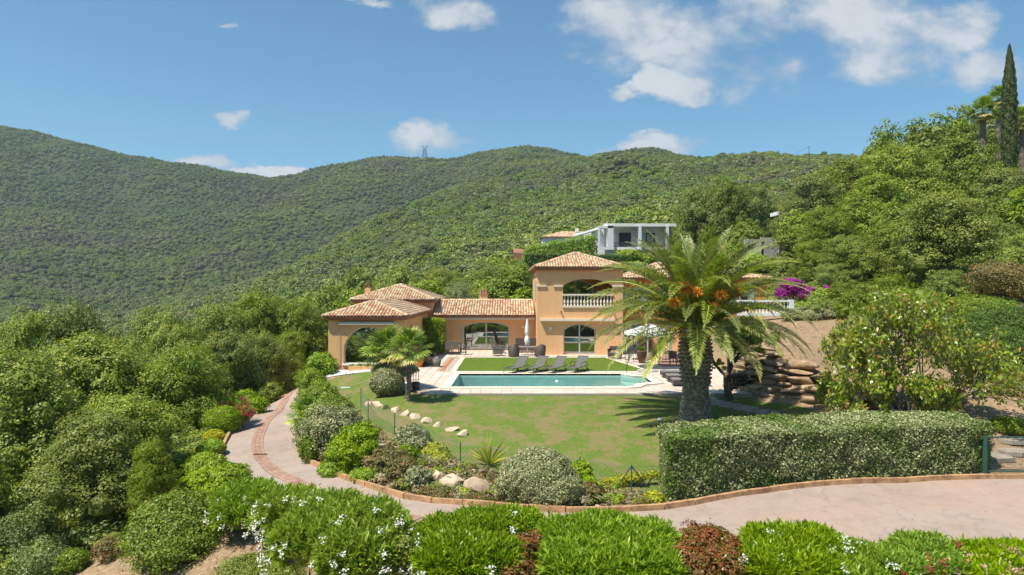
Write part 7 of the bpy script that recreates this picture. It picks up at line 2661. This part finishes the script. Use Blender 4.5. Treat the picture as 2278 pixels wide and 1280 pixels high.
# behind the house
for (px, top, Y, r_, k, lab) in ((1165, 590, 72, 38, 'oak', 'leafy oak touching the left side of the tower'), (1100, 590, 76, 55, 'oak', 'rounded oak behind the wing chimney'), (975, 600, 78, 45, 'oak', 'oak left of the olive tree'),
                                (885, 590, 80, 55, 'mid', 'oak behind the upper pavilion roof'), (790, 600, 74, 55, 'mid', 'oak behind the small pavilion chimney'), (720, 640, 68, 45, 'mid', 'half-bare grey oak left of the pavilion chimney')):
    tree_at(px, top, Y, r_, lab, None, k)
oc, ot = oak_meshes('olive', 470, 5.0, 2.4, 11000, .12, 'olive', sub=40, aspect=.4)
for (px, top, Y, r_, lab) in ((1022, 612, 66, 48, 'grey-green olive tree behind the low wing roof'), (1640, 560, 74, 26, 'small grey olive tree above the right wing roof')):
    x = X(px, Y); zg = gz1(x, Y); s = r_ / FPX * Y / 2.5
    tree('olive_tree', oc, ot, (x, Y, zg), lab, 'tree', None, 1.0, (s, s, (Zp(top, Y) - zg) / 5.1))
x, Y = X(950, 215), 215
tree('pale_tree', oc, ot, (x, Y, gz1(x, Y)), 'single pale grey tree standing out on the wooded hillside', 'tree', None, 0, (1.9, 1.9, 2.0))

# cypress and tall fan palms at the upper right
Y = 74; x = X(2246, Y); zt, zb_ = Zp(98, Y), Zp(385, Y)
h = zt - zb_
r = np.random.default_rng(61)
n = 26000
t = r.random(n) ** .8
q = r.random(n) * 6.283
rad = .92 * np.clip((1 - t) * 3.2, 0, 1) ** .6 * (.75 + .25 * np.minimum(1, t * 6)) * (.88 + .16 * np.sin(q * 5 + t * 31) * np.sin(t * 50)) * (1 - t * .35)
rad = np.minimum(rad, 1.05) * r.uniform(.8, 1.06, n)
C = np.stack([rad * np.cos(q), rad * np.sin(q), t * h], 1)
out = np.stack([np.cos(q), np.sin(q), np.full(n, .2)], 1)
V = leaf_arrays(C, unit(out + rdir(n, r) * .6), .16 * r.uniform(.6, 1.3, n), .45, tip=unit(np.stack([np.cos(q) * .3, np.sin(q) * .3, np.ones(n)], 1)), r=r)
zg = gz1(x, Y)
cy = empty('cypress', (x, Y, min(zg, zb_)), 'tall narrow cypress rising against the sky at the right edge', 'cypress tree')
V[:, 2] += zb_ - min(zg, zb_)
link('crown', leaf_mesh('cypress_crown', V, r.random(n), leafmat('cypress_leaf', [(0, (.040, .070, .014)), (.5, (.075, .115, .022)), (1, (.13, .17, .045))], objvar=0)), cy)
MB().tube([(0, 0, -.3), (0, 0, zb_ - min(zg, zb_) + h * .9)], [.22, .04], 8).build('trunk', M['bark'], cy)
for (px, topy, Y, s, lab, sd) in ((2187, 252, 78, 1.55, 'tall fan palm left of the cypress', 71), (2222, 224, 84, 1.6, 'taller fan palm partly behind the cypress', 72), (2275, 270, 80, 1.6, 'fan palm at the right edge beside the cypress', 73)):
    x = X(px, Y); zg = gz1(x, Y)
    fan_palm(lab, (x, Y, zg), Zp(topy, Y), 34, s, sd, .26, low=-50)

# garden topiary on the slope
for (px, py, Y, hw, hh, mt, lab) in ((1800, 412, 100, 20, 8, 'lime', 'clipped flat-topped shrub on the garden slope above the rusty pole'), (1855, 405, 100, 18, 8, 'yellow', 'yellowish clipped shrub on the garden slope'), (1775, 430, 98, 9, 9, 'lime', 'small ball topiary on the garden slope'), (1760, 408, 100, 9, 7, 'lime', 'tiny upper ball topiary on the garden slope')):
    pass

# ---- the mid-distance wood: 240 single oaks
r = np.random.default_rng(90)
pts = []
taken = [(X(a[0], a[2]), a[2]) for a in L_ + R_]
tries = 0
while len(pts) < 250 and tries < 60000:
    tries += 1
    Y = 61 + 74 * r.random() ** .85
    px = r.uniform(-60, 2340)
    x = X(px, Y)
    if 735 < px < 1180 and Y < 68: continue
    if 1165 < px < 1530: continue
    if 1530 <= px < 1780 and (Y < 96): continue
    if px > 1780 and Y < 62: continue
    if x > -14 and x < 22 and Y < 65: continue
    if min([9e9] + [(x - a) ** 2 + (Y - b) ** 2 for a, b in pts + taken[-80:]]) < 15.5: continue
    pts.append((x, Y))
GL = 'oaks of the wood on the slope beyond the villa'
for i, (x, Y) in enumerate(pts):
    c, t = mid_oaks[i % 4]
    s = random.uniform(.78, 1.12)
    px = x / Y * FPX + CX
    if px < 705: lab, gl = 'round-crowned green oak in the closed wood of the left valley, beyond the driveway trees', 'oaks of the wood in the left valley'
    elif px < 1200: lab, gl = 'round-crowned green oak in the wood rising straight behind the villa roofs', 'oaks of the wood behind the villa roofs'
    else: lab, gl = 'round-crowned green oak in the wood on the steep right-hand slope', 'oaks of the wood on the right-hand slope'
    tree('oak_tree', c, t, (x, Y, gz1(x, Y)), lab, 'tree', gl, random.uniform(0, 6.28), (s, s, s * random.uniform(.72, .95)))

# ---- the far forest
far_src = []
for i in range(5):
    r = np.random.default_rng(500 + i)
    bl = []
    for k in range(5):
        q = k * 1.4 + i
        bl.append((math.cos(q) * 1.1 * (k > 0), math.sin(q) * 1.1 * (k > 0), 2.7 - .5 * (k > 0) + r.uniform(-.3, .3), 1.5, 1.5, 1.5))
    V, rnd = crown_leaves(bl, 900, .42, .36, .8, r, sub=14, flat=.8)
    V, rnd = with_core(V, rnd, bl, .66, r)
    far_src.append(leaf_mesh('far_tree', V, rnd, M['far']))
r = np.random.default_rng(91)
N_ = 120000
Yf = np.sqrt(r.uniform(118.0 ** 2, 1080.0 ** 2, N_ * 2))
# thin out with distance
keep = r.random(len(Yf)) < np.clip(1.15 - Yf / 1600, .3, 1)
Yf = Yf[keep]
pxf = r.uniform(-500, 2900, len(Yf))
xf = X(pxf, Yf)
near_count = ((Yf < 170)).sum()
m = ~((pxf > 1195) & (pxf < 1520) & (Yf < 128)) & ~((pxf > 1640) & (pxf < 1790) & (Yf < 105))
xf, Yf = xf[m], Yf[m]
zf_ = gz(xf, Yf)
scf = r.uniform(.35, 1.0, len(xf)) * r.uniform(.8, 1.5, len(xf)) * np.clip(1.12 - Yf / 2400, .74, 1.1)
# bare rocky openings
bare = vnoise(xf / 55 + 3, Yf / 55) > .44
k = ~(bare & (Yf > 300) & (r.random(len(Yf)) < .8))
P3 = np.stack([xf, Yf, zf_ - .5], 1)[k]
# extra density close behind the individually built wood
r2 = np.random.default_rng(92)
Ye = np.sqrt(r2.uniform(118.0 ** 2, 330.0 ** 2, 9000)); pe = r2.uniform(-300, 2700, 9000)
me_ = ~((pe > 1180) & (pe < 1530) & (Ye < 132)) & ~((pe > 1640) & (pe < 1790) & (Ye < 112))
Ye, pe = Ye[me_], pe[me_]; xe = X(pe, Ye)
P3 = np.concatenate([P3, np.stack([xe, Ye, gz(xe, Ye) - .4], 1)])
scf = np.concatenate([scf[k], r2.uniform(.6, 1.15, len(xe))])
scatter_points('hillside_forest', P3, scf, far_src, 'dense evergreen oak forest covering the hills behind the villa', 'forest', seed=5)
# woods behind the camera (seen only in the window panes)
n = 2500
xb_ = r.uniform(-250, 250, n); yb_ = -r.uniform(12, 330, n)
scatter_points('valley_woods', np.stack([xb_, yb_, gz(xb_, yb_) - .4], 1), r.uniform(.9, 1.6, n), far_src, 'wooded slope across the valley, behind the viewpoint', 'forest', seed=6)
# undergrowth along the left slope and under the right trees
n = 5200
xu = r.uniform(-60, -13, n); yu = r.uniform(14, 75, n)
road_ok = ~inside([(-16.2, 60), (-15.8, 45), (-15.2, 37), (-14.5, 31), (-13, 26), (-11.5, 22.5), (-8, 18), (0, 14), (0, 60)], xu, yu) & ~((yu < 22) & (xu > -16))
xu, yu = xu[road_ok], yu[road_ok]
n2 = 900
x2 = r.uniform(17, 60, n2); y2 = r.uniform(44, 95, n2)
ok2 = (x2 > 20 + (y2 - 44) * .05) 
xu = np.concatenate([xu, x2[ok2]]); yu = np.concatenate([yu, y2[ok2]])
us = []
for i in range(3):
    rq = np.random.default_rng(800 + i)
    bl = [(math.cos(k * 2.1) * .5, math.sin(k * 2.1) * .5, .5, .6, .6, .5) for k in range(3)]
    V, rnd = crown_leaves(bl, 1500, .11, .3, .6, rq, sub=14)
    V, rnd = with_core(V, rnd, bl, .55, rq)
    us.append(leaf_mesh('undergrowth_piece', V, rnd, M['oak']))
scatter_points('undergrowth', np.stack([xu, yu, gz(xu, yu) - .15], 1), r.uniform(.7, 1.5, len(xu)), us, 'low evergreen undergrowth between the trees', 'undergrowth', seed=7)

# ---- ground cover on the road bank
bankp = [(-8.6, 28.6), (-7.6, 26.3), (-6.0, 23.8), (-3.9, 21.9), (-2.2, 20.9), (1.1, 20.0), (4.2, 20.3), (4.4, 21.0), (3.0, 21.4), (1.0, 22.2), (-1.0, 23.0), (-3.4, 25.0), (-5.0, 27.3), (-6.8, 30.2), (-8.4, 34.3), (-10.4, 35.0), (-9.6, 32.6)]
gs = []
for i, (mt, lf) in enumerate((('euphorbia', .05), ('lime', .05), ('silver', .045), ('drygrass', .06))):
    rq = np.random.default_rng(830 + i)
    bl = [(math.cos(k * 2.1) * .13, math.sin(k * 2.1) * .13, .09, .15, .15, .12) for k in range(3)]
    V, rnd = crown_leaves(bl, 260, lf, .4, .6, rq, sub=8)
    gs.append(leaf_mesh('ground_cover_piece', V, rnd, M[mt]))
a_ = np.array(bankp); lo_, hi_ = a_.min(0), a_.max(0)
xg = r.uniform(lo_[0], hi_[0], 2600); yg = r.uniform(lo_[1], hi_[1], 2600)
kk = inside(bankp, xg, yg); xg, yg = xg[kk], yg[kk]
scatter_points('ground_cover', np.stack([xg, yg, gz(xg, yg) + .0], 1), r.uniform(.5, 1.5, len(xg)), gs, 'low mixed ground cover plants on the bank above the kerb', 'ground cover', seed=12)

# ---- grass blades on both lawns
def tuft(name, seed, n=9, L=.075, w=.013, mat='grassleaf'):
    r = np.random.default_rng(seed)
    V, rnd = blades(np.zeros((n, 3)) + rdir(n, r) * np.array([.06, .06, 0]), unit(np.array([0, 0, 1.]) + rdir(n, r) * .7), 1, L, w, .1, r, r.random(n))
    return leaf_mesh(name, V, rnd, M[mat])
gsrc = [tuft('grass_tuft', 600 + i) for i in range(4)]
r = np.random.default_rng(95)
def fill_poly(poly, n):
    a = np.array(poly); lo, hi = a.min(0), a.max(0)
    x = r.uniform(lo[0], hi[0], n); y = r.uniform(lo[1], hi[1], n)
    k = inside(poly, x, y)
    return x[k], y[k]
x, y = fill_poly(lawn_poly, 90000)
b = vnoise(x * .5 + 7, y * .5) + .5 * vnoise(x * 1.7, y * 1.7)
k = r.random(len(x)) < np.clip(.8 - b, .25, 1)
x, y = x[k], y[k]
scatter_points('grass', np.stack([x, y, gz(x, y) + .03], 1), r.uniform(.6, 1.5, len(x)), gsrc, 'short worn grass of the sloping lawn', 'grass', seed=8)
x, y = fill_poly(LAWN_IN, 34000)
scatter_points('grass', np.stack([x, y, np.full(len(x), .03)], 1), r.uniform(.7, 1.3, len(x)), gsrc, 'short green grass of the small lawn by the villa', 'grass', seed=9)
# dry tufts and leaf litter on the slopes
dsrc = [tuft('dry_tuft', 620 + i, 10, .12, .012, 'drygrass') for i in range(3)]
x = np.concatenate([r.uniform(-12, -3, 2500), r.uniform(12, 25, 6000), r.uniform(-4, 5, 1200)]); y = np.concatenate([r.uniform(12, 22, 2500), r.uniform(24, 46, 6000), r.uniform(21, 23.5, 1200)])
offroad = ~inside(roadL + roadR[::-1], x, y) & ~inside(lawn_poly, x, y) & ~inside(TERR, x, y)
x, y = x[offroad], y[offroad]
scatter_points('dry_grass', np.stack([x, y, gz(x, y) + .02], 1), r.uniform(.4, 1.3, len(x)), dsrc, 'dry grass and litter on the bare slopes', 'dry grass', seed=10)
psrc = []
for i in range(2):
    V, Fa = rock_verts(np.random.default_rng(700 + i), (.035, .03, .022))
    psrc.append(mesh_np('pebble', V, Fa, M['pebble']))
x = np.concatenate([r.uniform(-11.2, -7.6, 2600), r.uniform(-6.3, -4.9, 1900)]); y = np.concatenate([r.uniform(40.9, 41.9, 2600), r.uniform(33.4, 36.6, 1900)])
k = (x < -7) | (x < -4.95 - (y - 33.6) * .17)
x, y = x[k], y[k]
scatter_points('white_pebbles', np.stack([x, y, gz(x, y) + .05], 1), r.uniform(.8, 1.8, len(x)), psrc, 'white pebbles along the pavilion and the paving edge', 'pebbles', seed=11)
# fallen leaves on the drive
V, rnd = [], []
x = r.uniform(-9, 20, 900); y = r.uniform(16, 27, 900)
k = inside(roadL + roadR[::-1], x, y); x, y = x[k], y[k]
C = np.stack([x, y, gz(x, y) + .085], 1)
V = leaf_arrays(C, unit(np.array([[0, 0, 1.]] * len(x)) + rdir(len(x), r) * .3), .055 * r.uniform(.5, 1.2, len(x)), .6, r=r)
fl = link('fallen_leaves', leaf_mesh('fallen_leaves', V, r.random(len(x)), M['drygrass']))
props(fl, 'fallen leaves scattered over the driveway', 'leaves', kind='stuff')

# ---- the air: an even pale haze round everything
hz_ = MB().bb(-1700, 1700, -470, 1330, -140, 300).build('haze', None)
hm = bpy.data.materials.new('haze'); hm.use_nodes = True
ht = NT(hm.node_tree); ht.n.clear()
pv = ht.node('ShaderNodeVolumePrincipled')
pv.inputs['Color'].default_value = (.66, .80, .90, 1)
pv.inputs['Density'].default_value = .00020
pv.inputs['Anisotropy'].default_value = .1
ho = ht.node('ShaderNodeOutputMaterial')
ht.l.new(pv.outputs[0], ho.inputs['Volume'])
hz_.data.materials.append(hm)
props(hz_, 'thin blue summer haze in the air over the valley', 'haze', kind='stuff')
